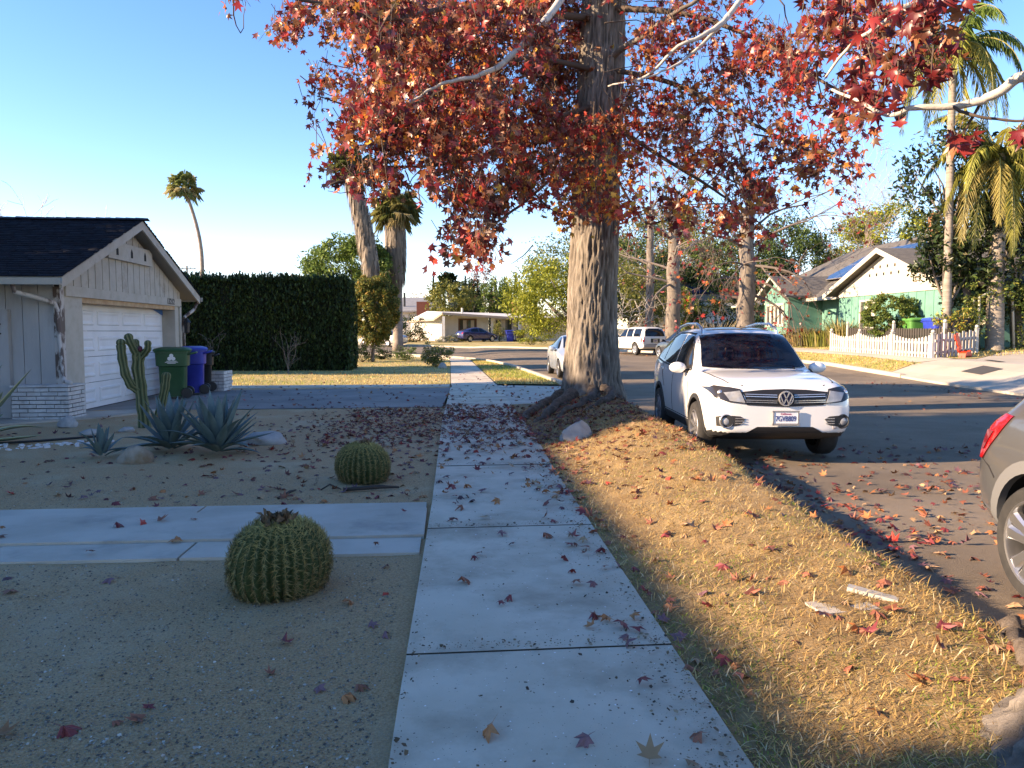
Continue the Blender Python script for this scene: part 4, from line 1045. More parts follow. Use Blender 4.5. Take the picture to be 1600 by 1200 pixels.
# ---- boxy white suv seen from behind, and the dark one between
RST = [(2.3, .66, .42, .68, .56, .76), (2.25, .80, .38, .78, .68, .92), (1.9, .86, .34, .9, .72, 1.02), (1.2, .87, .33, 1.0, .74, 1.08), (.95, .87, .33, 1.02, .72, 1.14), (.45, .87, .33, 1.04, .655, 1.58), (.2, .87, .33, 1.05, .645, 1.68), (-.5, .87, .33, 1.06, .645, 1.72), (-1.5, .87, .33, 1.06, .645, 1.72), (-1.95, .86, .35, 1.06, .645, 1.68), (-2.1, .85, .38, 1.04, .66, 1.55), (-2.2, .84, .42, 1.0, .72, 1.15), (-2.24, .80, .46, .9, .70, 1.02)]
def boxy(t, pm, gm, rim):
    B = Body(RST, (1.34, -1.34), .375, .87, .44); B.finish(t, pm, dark_below=.40)
    B.patch('windscreen', 'front', [(-.66, 1.15), (.66, 1.15), (.56, 1.6), (-.56, 1.6)], m_glass)
    B.sides('window', [(.74, 1.09), (.3, 1.56), (-.15, 1.58), (-.15, 1.09)], m_glass); B.sides('window', [(-.22, 1.09), (-.22, 1.58), (-.92, 1.58), (-.92, 1.09)], m_glass); B.sides('window', [(-1.05, 1.10), (-1.05, 1.58), (-1.85, 1.58), (-1.92, 1.10)], m_glass)
    B.patch('rear_window', 'rear', [(-.66, 1.13), (.66, 1.13), (.60, 1.60), (-.60, 1.60)], m_tint)
    B.mir('tail_light', 'rear', [(.72, .80), (.82, .80), (.82, 1.08), (.74, 1.08)], m_red, off=.012); B.sides('tail_light', [(-2.14, .80), (-2.05, .80), (-2.05, 1.06), (-2.14, 1.06)], m_red, off=.01)
    B.patch('plate_recess', 'rear', [(-.30, .76), (.30, .76), (.30, 1.0), (-.30, 1.0)], m_bk); number_plate(t, (B.proj('rear', 0, .87).x-.02, 0, .87), (0, -1, 0), '', M('faded_plate', (.28, .22, .23), .6))
    mb = MB(); mb.box(-2.34, -.82, .50, -2.18, .82, .64, 0); mb.box(-2.35, -.6, .64, -2.2, .6, .655, 1); mb.build('rear_bumper', [M('bumper_silver', (.35, .34, .32), .4), m_clad], t, world=False)
    arch_lip(t, B, pm, .06); wheels(t, B, .76, 'six', W=.25, R=.375, rim_m=rim, rr=.6)
    for s in (1, -1): mirror(t, .62, .84, 1.14, pm, s)
    seams(B, t, [(a, p) for a in ('side', 'side-') for p in ([(.85, .5), (.78, 1.05)], [(-.185, .5), (-.185, 1.08)], [(-.88, .8), (-.98, 1.08)])]+[('rear', [(-.7, 1.08), (-.7, .68), (.7, .68), (.7, 1.08)])])
WS = thing('parked_suv', 'boxy white suv seen from behind on the far side of the street', 'car', (11.67, 46.83, h(11.67, 46.83)+.0), radians(105.4))
boxy(WS, paint('cream_white_paint', (.66, .64, .58)), m_tint, m_alloy)
DS = thing('parked_hatchback', 'dark grey hatchback mostly hidden behind the white crossover', 'car', (12.75, 40.6, h(12.75, 40.6)+.0), radians(100))
small_car(DS, HST, paint('charcoal_paint', (.03, .033, .04), .3), m_red, True)
# ------------------------------------------------------------------ foliage helpers
m_leaf = M('leaf', (1, 1, 1), .55, attr=True, trans=.32, spec=.3)
m_leafd = M('waxy_leaf', (1, 1, 1), .38, attr=True, trans=.18, spec=.4)
m_red_leaf = M('autumn_leaf', (1, 1, 1), .36, attr=True, trans=.38, spec=.5)
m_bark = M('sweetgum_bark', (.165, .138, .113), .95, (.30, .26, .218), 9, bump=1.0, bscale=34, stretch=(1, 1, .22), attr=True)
m_bark2 = M('grey_brown_bark', (.115, .095, .078), .95, (.21, .178, .148), 7, bump=.6, bscale=25, stretch=(1, 1, .3))
m_rootb = M('dark_root_bark', (.075, .055, .042), .95, (.17, .135, .105), 14, bump=1, bscale=45)
m_pale = M('pale_branch', (.40, .36, .31), .8, (.52, .48, .42), 10, bump=.3)
m_twigm = M('grey_twig', (.18, .15, .13), .9)
m_twigr = M('reddish_twig', (.125, .10, .085), .9)
m_dtwig = M('brown_twig', (.085, .06, .045), .9)

def leaves(name, parent, P, size, pal, mat=None, up=.3, tmpl=LEAFQ, loc=None, jit=.22, sj=.35, hang=0):
    n = len(P); N = rand_dir(n)+np.array([0, 0, up]); T = rand_dir(n)+np.array([0, 0, -hang])
    S = size*np.clip(1+RNG.normal(size=n)*sj, .4, 1.9)
    V, F = scatter(np.asarray(P), N, T, S, *tmpl)
    C = np.repeat(pick(pal, n, jit), len(tmpl[0]), axis=0)
    return np_mesh(name, V, F, mat or m_leaf, parent, C, loc=loc)
def clumpy(center, rad, n, clumps, cr=.32, shell=.62, flat=1.0, seed=None, cut=None):
    """points in leaf clumps spread through an ellipsoid, denser toward its outside"""
    c = np.array(center, float); r = np.array(rad, float)
    d = rand_dir(clumps); q = (shell+(1-shell)*RNG.random(clumps)**.7)[:, None]*RNG.uniform(.82, 1.08, (clumps, 1))
    K = d*q; K[:, 2] = np.maximum(K[:, 2], -.9)
    w = RNG.uniform(.4, 1.6, clumps); w /= w.sum()
    i = RNG.choice(clumps, n, p=w); s = cr*RNG.uniform(.6, 1.3, clumps)
    P = K[i]+unit(RNG.normal(size=(n, 3)))*(RNG.random((n, 1))**.5)*s[i][:, None]*np.array([1, 1, flat])
    P = c+P*r
    if cut is not None: P = P[cut(P)]
    return P
def limb(mb, a, b, r0, r1, n=7, bend=.12, k=5, m=0):
    a, b = Vector(a), Vector(b); L = (b-a).length; o = Vector(RNG.normal(size=3))*bend*L; P = []
    for i in range(k+1):
        t = i/k; P.append(a.lerp(b, t)+o*sin(pi*t)*.5+Vector(RNG.normal(size=3))*L*.012*(0 < i < k))
    mb.tube(P, [r0+(r1-r0)*i/k for i in range(k+1)], n, m)
def round_tree(name, label, base, top_c, rad, n, size, pal, tr, cat='tree', group=None, clumps=60, mat=None, nl=5, bark=None, cr=.3, shell=.6, up=.3, cut=None, hang=0):
    t = thing(name, label, cat, base, 0, group); base = Vector(base); c = Vector(top_c); mb = MB()
    fork = base.lerp(c, .45); limb(mb, base-Vector((0, 0, .1)), fork, tr*1.2, tr*.8, 9, .05)
    for i in range(nl):
        a = 2*pi*i/nl+RNG.random(); e = c+Vector((cos(a)*rad[0]*.6, sin(a)*rad[1]*.6, RNG.uniform(-.1, .5)*rad[2])); limb(mb, fork, e, tr*.55, tr*.12, 6)
    mb.build('trunk', bark or m_bark2, t, smooth=True)
    leaves('crown', t, clumpy(c, rad, n, clumps, cr, shell, cut=cut), size, pal, mat, up, hang=hang); return t
def branch_set(mb, start, d, L, r, depth, spread=.55, split=3, droop=0, m=0, tips=None, k=4, rmin=.006):
    p = Vector(start); d = Vector(d).normalized(); P = [p.copy()]; R = [r]
    for i in range(k):
        d = (d+Vector(RNG.normal(size=3))*.13+Vector((0, 0, -droop*.12))).normalized(); p = p+d*(L/k); P.append(p.copy()); R.append(max(rmin, r*(1-.55*(i+1)/k)))
    mb.tube(P, R, 6 if depth > 2 else (4 if depth > 0 else 3), m, cap=False)
    if tips is not None and depth <= 1: tips.extend(P[1:])
    if depth <= 0: return
    for s in range(split):
        i = RNG.integers(1, k+1) if s else k
        e = (d*(.75)+Vector(RNG.normal(size=3))*spread).normalized()
        branch_set(mb, P[i], e, L*RNG.uniform(.5, .8), max(rmin, R[i]*.7), depth-1, spread, split, droop, m, tips, k, rmin)
def bare_tree(name, label, base, hgt, r, limbs, depth=4, mat=None, tw=None, cat='tree', group=None, spread=.5, split=3, droop=0, trunk_frac=.35, L=None, leafpal=None, nleaf=0, lean=(0, 0), rmin=.006, lsize=.13, crown='branches'):
    t = thing(name, label, cat, base, 0, group); b = Vector(base); mb = MB(); top = b+Vector((lean[0], lean[1], hgt*trunk_frac))
    K = 10; P = [b.lerp(top, i/K)+Vector((RNG.normal()*r*.12, RNG.normal()*r*.12, 0))*(i > 0) for i in range(K+1)]
    mb.tube([b-Vector((0, 0, .15))]+P, [r*1.5]+[r*(1.3-.25*min(1, i/2)-.35*i/K) for i in range(K+1)], 12); mb.build('trunk', mat or m_bark2, t, smooth=True)
    mb = MB(); tips = []
    for (f, az, el, l) in limbs:
        q = P[min(K, int(f*K))]; az, el = radians(az), radians(el)
        branch_set(mb, q, (cos(az)*cos(el), sin(az)*cos(el), sin(el)), l, r*.19, depth, spread, split, droop, 0, tips, rmin=rmin)
    mb.build(crown, tw or m_twigm, t, smooth=True)
    if nleaf and tips:
        T = np.array([p[:] for p in tips]); i = RNG.choice(len(T), nleaf); leaves('leaves', t, T[i]+RNG.normal(size=(nleaf, 3))*.12, lsize, leafpal, m_red_leaf, 0, star(.3), hang=1.2)
    return t

# ------------------------------------------------------------------ the big sweetgum
def bright(p, k): return [(min(.85, a*k), min(.85, b*k), min(.85, c*k), w) for a, b, c, w in p]
RED = [(.20, .022, .020, 26), (.13, .014, .016, 18), (.30, .035, .022, 14), (.34, .10, .03, 11), (.42, .18, .035, 6), (.50, .30, .06, 3), (.17, .06, .03, 14), (.24, .12, .075, 7), (.40, .10, .09, 5), (.09, .02, .02, 6)]
BROWN = [(.20, .075, .03, 5), (.26, .09, .035, 5), (.13, .04, .022, 5), (.30, .13, .06, 3), (.22, .03, .02, 2)]
FIRE = [(.36, .05, .025, 5), (.45, .14, .03, 5), (.52, .26, .04, 3), (.24, .03, .02, 5), (.55, .34, .06, 1)]
TB = Vector((2.84, 15.0, mound(2.84, 15.0)-.05))
TREE = thing('sweetgum_tree', 'huge sweetgum with furrowed grey bark and red autumn leaves beside the sidewalk', 'tree', TB)
def big_trunk(name, parent, base, zs, rad, cx, cy, n, flare, seed, amp=.036):
    CB = []; V = []; k = len(zs)
    for i, z in enumerate(zs):
        R = float(np.interp(z, *rad)); ox, oy = float(np.interp(z, *cx)), float(np.interp(z, *cy))
        for j in range(n):
            a = 2*pi*j/n; ca, sa = cos(a), sin(a)
            wv = mnoise.noise(Vector((ca*2.2, sa*2.2, z*.5+seed)))*.9
            q = Vector((ca*11*R/.5+wv, sa*11*R/.5-wv, z*2.3+seed))
            f = 1-abs(mnoise.noise(q))*2.2; f2 = 1-abs(mnoise.noise(q*2.3+Vector((5, 0, 0))))*2
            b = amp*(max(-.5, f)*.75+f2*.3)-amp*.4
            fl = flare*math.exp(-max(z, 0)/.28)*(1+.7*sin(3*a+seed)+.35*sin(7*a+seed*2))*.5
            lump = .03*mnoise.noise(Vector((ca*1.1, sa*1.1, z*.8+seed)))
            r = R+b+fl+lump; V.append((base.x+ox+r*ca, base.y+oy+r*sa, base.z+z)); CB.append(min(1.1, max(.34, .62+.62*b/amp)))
    F = [(i*n+j, i*n+(j+1) % n, (i+1)*n+(j+1) % n, (i+1)*n+j) for i in range(k-1) for j in range(n)]
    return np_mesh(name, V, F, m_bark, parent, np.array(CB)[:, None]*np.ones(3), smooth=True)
zs = np.concatenate([np.linspace(-.25, .6, 28), np.linspace(.63, 5.5, 150), np.linspace(5.6, 9.5, 60)])
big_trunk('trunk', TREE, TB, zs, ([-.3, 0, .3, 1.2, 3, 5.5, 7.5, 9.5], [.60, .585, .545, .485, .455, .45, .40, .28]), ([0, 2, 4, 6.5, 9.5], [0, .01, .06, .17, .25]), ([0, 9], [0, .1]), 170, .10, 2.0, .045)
def root(name, parent, pts, r, mat=None):
    r = [q*.62 for q in r]; pts = [(x, y, dz*.45) for x, y, dz in pts]
    mb = MB(); P = [Vector((x, y, mound(x, y)+dz)) for x, y, dz in pts]
    Q = []; R = []
    for i in range(len(P)-1):
        for k in range(5): Q.append(P[i].lerp(P[i+1], k/5)+Vector(RNG.normal(size=3))*.022); R.append((r[i]+(r[i+1]-r[i])*k/5)*RNG.uniform(.85, 1.12))
    Q.append(P[-1]); R.append(r[-1]); mb.tube(Q, R, 12, fr=lambda i, j: 1+.34*mnoise.noise(Vector((cos(j*pi/6)*1.6, sin(j*pi/6)*1.6+i*.3, r[0]*29)))); mb.build(name, mat or m_rootb, parent, smooth=True)
root('root', TREE, [(2.5, 14.7, .1), (2.15, 14.2, .08), (1.85, 13.7, .07), (1.62, 13.3, .0), (1.5, 13.0, -.08)], [.24, .17, .14, .11, .05])
root('root', TREE, [(2.45, 14.9, .1), (1.95, 14.75, .1), (1.62, 14.4, .08), (1.45, 14.0, .05), (1.40, 13.6, -.05)], [.22, .17, .15, .13, .06])
root('root', TREE, [(2.75, 14.45, .08), (2.65, 13.9, .06), (2.35, 13.4, .05), (2.0, 13.15, .03), (1.75, 12.9, -.06)], [.2, .13, .11, .09, .04])
root('root', TREE, [(3.0, 14.5, .08), (3.05, 13.9, .04), (2.8, 13.3, .04), (2.5, 13.0, .02), (2.3, 12.7, -.05)], [.2, .12, .1, .08, .04])
root('root', TREE, [(3.2, 14.7, .05), (3.4, 14.2, .03), (3.5, 13.6, -.05)], [.2, .12, .05])
for k in range(9):
    a = RNG.uniform(-2.9, -.4); x, y = 2.7+cos(a)*.75, 14.85+sin(a)*.85; b = a+RNG.uniform(-.9, .9); l = RNG.uniform(.5, 1.1)
    root('root', TREE, [(x, y, .03), (x+cos(b)*l*.5, y+sin(b)*l*.5, .035), (x+cos(b+.5)*l, y+sin(b+.5)*l, -.02)], [.05, .035, .015])

STAR = star(.28); STAR2 = star(.6, .25)
RED, BROWN, FIRE = bright(RED, 1.4), bright(BROWN, 1.35), bright(FIRE, 1.5)
# leaf masses as the photo shows them: (u, v, ru, rv, depth, palette)
BL = [(372, -12, 26, 22, 10.5, 'r'), (490, 8, 52, 24, 10.5, 'r'), (600, 22, 66, 45, 11, 'r'), (606, 105, 60, 55, 11, 'r'), (560, 178, 66, 46, 11.5, 'r'), (545, 246, 40, 40, 11, 'r'), (527, 268, 24, 18, 11, 'r'), (628, 175, 78, 62, 11.8, 'r'), (622, 248, 56, 50, 11, 'r'), (655, 285, 42, 30, 11.2, 'r'),
      (690, 40, 92, 60, 11.5, 'r'), (690, 125, 92, 62, 12, 'r'), (715, 200, 90, 60, 12.2, 'r'), (735, 262, 72, 52, 11.6, 'r'), (740, 330, 52, 50, 11, 'r'), (775, 372, 48, 30, 10.6, 'r'), (712, 392, 38, 14, 10.4, 'r'), (800, 310, 62, 55, 11.6, 'r'),
      (790, 50, 88, 75, 12, 'r'), (795, 150, 86, 72, 12.4, 'r'), (825, 235, 64, 60, 12.2, 'r'), (872, 300, 50, 48, 12, 'f'), (925, 322, 46, 32, 12.2, 'f'), (950, 262, 50, 36, 13.2, 'f'), (985, 300, 58, 45, 12.6, 'f'), (975, 235, 55, 45, 13.2, 'f'),
      (1050, 30, 60, 56, 13.5, 'r'), (1040, 125, 60, 60, 13.8, 'r'), (1035, 210, 70, 58, 13.4, 'r'), (1060, 285, 62, 48, 12.6, 'f'), (1060, 340, 48, 24, 12, 'r'), (1110, 60, 90, 75, 13.6, 'b'), (1110, 160, 82, 66, 13.6, 'r'), (1135, 250, 72, 56, 12.8, 'r'), (1130, 320, 60, 40, 12.4, 'r'), (1185, 365, 40, 24, 12, 'r'), (1195, 300, 48, 38, 12.2, 'r'),
      (1215, 60, 88, 75, 12.6, 'b'), (1225, 160, 78, 62, 12.4, 'b'), (1250, 235, 66, 45, 11.6, 'r'), (1300, 225, 52, 40, 11, 'r'), (1312, 265, 34, 22, 10.8, 'r'), (1300, 60, 76, 78, 11, 'b'), (1315, 150, 58, 52, 10.5, 'b'),
      (985, 150, 20, 24, 11.8, 'r')]
BL += [(u, v, 85, 62, 15.4, 'r') for u, v in ((520, 40), (610, 60), (700, 40), (790, 60), (640, 150), (740, 150), (820, 160), (680, 230), (780, 240), (850, 220), (600, 10), (850, 20), (880, 110), (560, 100), (660, 90), (760, 100), (840, 90), (900, 190), (880, -30), (800, -40))]  # back leaf masses added to shade the upper trunk
PALS = {'r': RED+BROWN+BROWN, 'f': FIRE, 'b': BROWN+RED[:4]}
tw = MB(); LP = []; LN = []; LT = []; LS = []; LC_ = []; 
limbs = MB(); cat_hub = {}
for (u, v, ru, rv, Y, pl) in BL:
    area = pi*ru*rv; ns = int(area/150*(1.25 if pl != 'b' else 1.05)*(1.9 if Y == 15.4 else 1)); nc = max(3, int(area/1750)); SUB = [(ru*RNG.random()**.5, RNG.random()*2*pi, RNG.uniform(.5, 1.5)) for _ in range(nc)]; SUB = [(q*cos(t_), q/ru*rv*sin(t_), RNG.normal()*.7, wt) for q, t_, wt in SUB]; wts = np.array([q[3] for q in SUB]); wts /= wts.sum()
    for s in range(ns):
        a = RNG.random()*2*pi; q = RNG.random()**.5
        sb = SUB[int(RNG.choice(nc, p=wts))]; p = at(u+sb[0]+RNG.normal()*13, v-10+sb[1]+RNG.normal()*12, Y+sb[2]+RNG.normal()*.28)
        d = Vector((RNG.normal()*.45, RNG.normal()*.45, -1)).normalized(); L = RNG.uniform(.12, .42)
        nl = int(RNG.integers(2, 6)); e = p+d*L
        if RNG.random() < .5: tw.tube([p-d*RNG.uniform(.05, .35), p, p.lerp(e, .5)+Vector(RNG.normal(size=3))*.02, e], [.006, .005, .004, .0025], 3, cap=False)
        for k in range(nl):
            c = p.lerp(e, (k+.4)/nl)+Vector(RNG.normal(size=3))*.055
            LP.append(c[:]); nn = RNG.normal(size=3); nn[2] = nn[2]*.55+.12; LN.append(nn); LT.append((RNG.normal()*.55, RNG.normal()*.55, -1.0)); LS.append(RNG.uniform(.046, .106))
        LC_.append(pick(PALS[pl], nl, .2)*RNG.uniform(.6, 1.35))
        if RNG.random() < .05: tw.ball(e+Vector((0, 0, -.05)), .016, 6)
LP, LN, LT, LS = map(np.array, (LP, LN, LT, LS)); LCc = np.concatenate(LC_)
# sky-high part of the crown, above what the frame shows
UP = clumpy((3.0, 14.8, 10.5), (5.2, 4.6, 3.6), 5200, 90, .3, .55); UP = UP[UP[:, 2] > 7.4+.12*np.abs(UP[:, 0]-3)]
nu = len(UP); half = RNG.random(len(LP)) < .5
Vs = []; Fs = []; Cs = []; o = 0
for msk, tp in ((half, STAR), (~half, STAR2)):
    V, F = scatter(LP[msk], LN[msk], LT[msk], LS[msk], *tp); Vs.append(V); Fs.append(F+o); o += len(V); Cs.append(np.repeat(np.clip(LCc[msk], .004, 1), len(tp[0]), axis=0))
V, F = scatter(UP, rand_dir(nu), rand_dir(nu)+np.array([0, 0, -1]), RNG.uniform(.05, .09, nu), *STAR); Vs.append(V); Fs.append(F+o); Cs.append(np.repeat(pick(RED, nu), len(STAR[0]), axis=0))
np_mesh('crown', np.concatenate(Vs), np.concatenate(Fs), m_red_leaf, TREE, np.concatenate(Cs))
tw.build('twig_sprays', m_dtwig, TREE)
def br(pts, r0, r1, mat=None, parent=None, sub=5):
    mb = MB(); P = [Vector(p) for p in pts]; Q = []; n = len(P)
    for i in range(n-1):
        p0, p1, p2, p3 = P[max(i-1, 0)], P[i], P[i+1], P[min(i+2, n-1)]
        for k in range(sub):
            t = k/sub; Q.append(.5*((2*p1)+(p2-p0)*t+(2*p0-5*p1+4*p2-p3)*t*t+(3*p1-p0-3*p2+p3)*t**3)+Vector(RNG.normal(size=3))*r1*.5)
    Q.append(P[-1]); K = len(Q); mb.tube(Q, [r0+(r1-r0)*(i/(K-1))**.8 for i in range(K)], 8); mb.build('branch', mat or m_pale, parent or TREE, smooth=True)
tr = lambda z: (TB.x+float(np.interp(z, [0, 2, 4, 6.5, 9.5], [0, .01, .06, .17, .25])), TB.y, TB.z+z)
br([tr(8.2), at(905, -55, 13.6), at(868, 12, 12.4), at(818, 68, 11.6), at(778, 104, 11.2), at(735, 121, 11), at(690, 130, 10.9), at(640, 160, 10.9)], .085, .014)
br([tr(6.4), at(1000, 60, 14), at(1040, 30, 13.4), at(1105, -10, 13)], .07, .03, m_bark2)
br([at(1170, -20, 12.6), at(1135, 28, 12.3), at(1100, 55, 12.1), at(1060, 72, 12.1), at(1010, 118, 12.4), at(950, 135, 12.8)], .055, .012)
br([at(1140, 25, 12.3), at(1080, 85, 12.2), at(1035, 112, 12.1), at(990, 128, 12.2)], .035, .010)
br([tr(7.2), at(830, 20, 14.2), at(720, 10, 13), at(600, 30, 11.6), at(500, 5, 10.8), at(370, -15, 10.5)], .08, .012, m_dtwig)
br([tr(5.6), at(850, 190, 13.6), at(760, 240, 12.6), at(660, 260, 11.6), at(560, 250, 11.2), at(510, 185, 11.2)], .05, .008, m_dtwig)
br([tr(6.2), at(820, 90, 13.6), at(700, 140, 12.4), at(600, 175, 11.8), at(495, 150, 11.4)], .06, .008, m_dtwig)
br([tr(5.2), at(860, 280, 13.4), at(800, 330, 12), at(740, 370, 11), at(690, 388, 10.6)], .04, .007, m_dtwig)
br([tr(5.4), at(1010, 230, 13.6), at(1090, 280, 13), at(1150, 320, 12.5), at(1200, 360, 12.2)], .05, .008, m_dtwig)
br([tr(6.3), at(1050, 130, 13.8), at(1150, 180, 13), at(1250, 230, 11.6), at(1335, 270, 11)], .06, .008, m_dtwig)
br([tr(7.4), at(1060, 20, 13.8), at(1180, 60, 13), at(1290, 130, 11.2), at(1380, 180, 10.2)], .07, .01, m_dtwig)
br([tr(4.9), at(1000, 340, 13.9), at(1040, 345, 13.2), at(1080, 350, 12.6)], .03, .007, m_dtwig)
for i in range(150):
    u, v, ru, rv, Y, _ = BL[RNG.integers(len(BL))]; a = at(u+RNG.normal()*ru*.6, v+RNG.normal()*rv*.6, Y); b = at(u+np.clip(RNG.normal(), -.9, .9)*ru, v+np.clip(RNG.normal(), -.9, .9)*rv+14, Y+RNG.normal()*.5)
    if i == 0: sm = MB()
    limb(sm, a, b, RNG.uniform(.008, .018), .004, 4, .3, 6)
sm.build('thin_branch_sprays', m_dtwig, TREE, smooth=True)

# the near sweetgum: its flared root in the corner, its branches across the top right
NB = Vector((2.78, 2.15, .02))
NT = thing('sweetgum_tree', 'nearest sweetgum, its root flare in the bottom corner and pale branch across the sky', 'tree', NB)
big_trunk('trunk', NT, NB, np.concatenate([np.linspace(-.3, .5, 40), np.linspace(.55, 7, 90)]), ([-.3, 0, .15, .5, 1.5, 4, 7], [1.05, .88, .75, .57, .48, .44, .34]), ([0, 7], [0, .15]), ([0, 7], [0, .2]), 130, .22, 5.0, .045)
root('root', NT, [(2.62, 3.05, .02), (2.72, 3.4, .0), (2.84, 3.62, .03), (3.0, 3.7, -.02)], [.13, .08, .10, .06])
root('root', NT, [(2.75, 3.0, .03), (2.85, 3.4, .05), (3.05, 3.7, .0)], [.12, .09, .06])
br([(3.0, 2.25, 5.2), (3.2, 3.0, 4.7), at(1668, 92, 4.4), at(1600, 118, 4.6), at(1552, 148, 4.7), at(1500, 165, 4.8), at(1430, 168, 4.9), at(1385, 178, 5.0), at(1300, 140, 5.4)], .055, .009, m_pale, NT)
br([at(1535, 156, 4.75), at(1510, 200, 4.9), at(1488, 225, 5.0)], .012, .005, m_dtwig, NT); br([at(1490, 168, 4.8), at(1530, 182, 4.7), at(1600, 190, 4.6), at(1660, 190, 4.5)], .012, .006, m_dtwig, NT)
br([(3.0, 2.25, 5.6), (2.9, 3.2, 5.2), at(1480, -60, 5.2), at(1400, 20, 5.4), at(1330, 70, 5.6), at(1290, 120, 5.8)], .04, .008, m_pale, NT)
NL = [(1445, 18, 30, 38, 4.6, 34), (1400, 60, 50, 50, 5.4, 60), (1372, 120, 44, 42, 5.2, 46), (1420, 110, 36, 44, 5.0, 34), (1460, 95, 26, 36, 4.9, 26), (1345, 20, 60, 50, 5.8, 70), (1340, 170, 34, 24, 5.3, 24), (1400, 175, 18, 22, 5.0, 10), (1488, 60, 20, 40, 4.7, 12), (1480, 8, 34, 14, 4.6, 14), (1488, 215, 16, 14, 5.0, 5), (1520, 225, 16, 18, 4.9, 5), (1592, 205, 10, 14, 4.6, 4), (1500, -40, 120, 30, 4.5, 40), (1290, 40, 50, 60, 6, 60)]
P = []; 
for u, v, ru, rv, Y, n in NL:
    for k in range(n):
        a = RNG.random()*2*pi; q = RNG.random()**.5; P.append(at(u+ru*q*cos(a), v+rv*q*sin(a), Y+RNG.normal()*.22)[:])
n = len(P); N = RNG.normal(size=(n, 3)); N[:, 2] *= .4; T = np.stack([RNG.normal(size=n)*.3, RNG.normal(size=n)*.3, -np.ones(n)], 1); hf = n//2
V1, F1 = scatter(np.array(P), N, T, RNG.uniform(.05, .085, n), *star(.85, .4)); np_mesh('crown', V1, F1, m_red_leaf, NT, np.repeat(pick(bright(BROWN, .8)+bright(RED[:2], .8), n, .3), len(STAR[0]), axis=0))
mb = MB()
for p in P[::2]: mb.tube([Vector(p)+Vector((RNG.normal()*.04, RNG.normal()*.04, RNG.uniform(.08, .22))), Vector(p)+Vector((0, 0, .03)), Vector(p)], [.004, .003, .002], 3, cap=False)
mb.build('twig_sprays', m_dtwig, NT)

# --  farther on, mostly bare
bare_tree('street_tree', 'bare grey-barked street tree behind the white suv, thick crooked limb to its left', (14.9, 50, h(14.9, 50)), 20, .50, [(.55, 170, 15, 3.2), (.6, 150, 40, 3), (.75, 20, 30, 3.5), (.8, 200, 50, 4), (.9, 60, 60, 5), (1, 100, 75, 6), (1, 250, 65, 5), (1, 0, 60, 5), (.7, 270, 20, 3), (.5, 210, -5, 2.4)], 4, group='bare street trees', droop=.8, trunk_frac=.45, leafpal=RED, nleaf=420)
bare_tree('street_tree', 'bare thick-trunked street tree with tangled twigs left of the mint house', (16.7, 42, h(16.7, 42)), 19, .50, [(.42, 0, 10, 2.2), (.5, 330, 0, 2.6), (.5, 40, 15, 2.4), (.55, 180, 10, 2.2), (.6, 300, 20, 3.2), (.7, 350, 30, 3.6), (.7, 200, 35, 3), (.8, 20, 45, 4), (.9, 150, 50, 4), (1, 80, 70, 6), (1, 260, 60, 5), (.62, 240, 5, 2.6)], 4, group='bare street trees', droop=1.2, trunk_frac=.42, leafpal=RED, nleaf=700, tw=m_twigr)
bare_tree('street_tree', 'slimmer forked bare tree seen between the two thick bare street trees', (15.2, 57, h(15.2, 57)), 21, .34, [(.6, 160, 35, 4), (.75, 30, 40, 4), (.9, 200, 60, 5), (1, 90, 70, 6), (1, 330, 55, 5), (.5, 280, 10, 3)], 4, group='bare street trees', droop=.6, trunk_frac=.5)
mb_pts = [(4.0, 200), (5.5, 80)]
bare_tree('bare_shrub', 'leafless pale-branched shrub behind the white boxy suv', (12.6, 53.5, h(12.6, 53.5)), 3.6, .16, [(.3, 150, 45, 2), (.4, 60, 55, 2.2), (.5, 200, 60, 2.2), (.7, 10, 50, 2), (.8, 100, 70, 2.2), (1, 300, 60, 2), (1, 170, 40, 2.2)], 3, tw=m_pale, cat='shrub', trunk_frac=.25, rmin=.012, spread=.6)
bare_tree('bare_shrub', 'small leafless shrub standing on the lawn before the dark hedge', (-6.0, 29.6, .03), 1.6, .03, [(.1, 150, 70, .9), (.2, 40, 65, .9), (.3, 200, 75, .9), (.5, 0, 80, 1.2), (.3, 300, 60, .8), (.2, 110, 60, .9), (.4, 250, 65, .8)], 2, tw=m_twigm, cat='shrub', trunk_frac=.2, rmin=.005, spread=.3, split=2)
bare_tree('bare_shrub', 'small leafless shrub growing out of the white brick planter', (-6.45, 21.6, .5), 1.0, .02, [(.2, 200, 60, .5), (.4, 60, 65, .5), (.6, 300, 70, .5), (1, 100, 80, .55)], 2, tw=m_twigm, cat='shrub', trunk_frac=.25, rmin=.005, spread=.4, split=2)
bare_tree('bare_tree', 'pale leafless tree rising behind the dark shingle roof', (-21.8, 40, 0), 5.4, .14, [(.6, 170, 50, 3), (.7, 40, 60, 3), (.9, 200, 70, 3.4), (1, 90, 75, 3.4), (1, 0, 65, 3.2), (.8, 300, 55, 3)], 4, tw=M('pinkish_twig', (.42, .34, .32), .9), trunk_frac=.5, spread=.32, rmin=.010)
bare_tree('bare_tree', 'pinkish leafless tree behind the solar roof of the mint house', (45.5, 80, 1), 17.5, .3, [(.5, 170, 60, 5), (.6, 40, 65, 5), (.7, 200, 70, 5.5), (.9, 90, 78, 6), (1, 0, 70, 5.5), (.8, 300, 62, 5), (1, 140, 75, 6)], 4, tw=M('pink_twig', (.34, .26, .23), .9), trunk_frac=.5, spread=.26, rmin=.018)

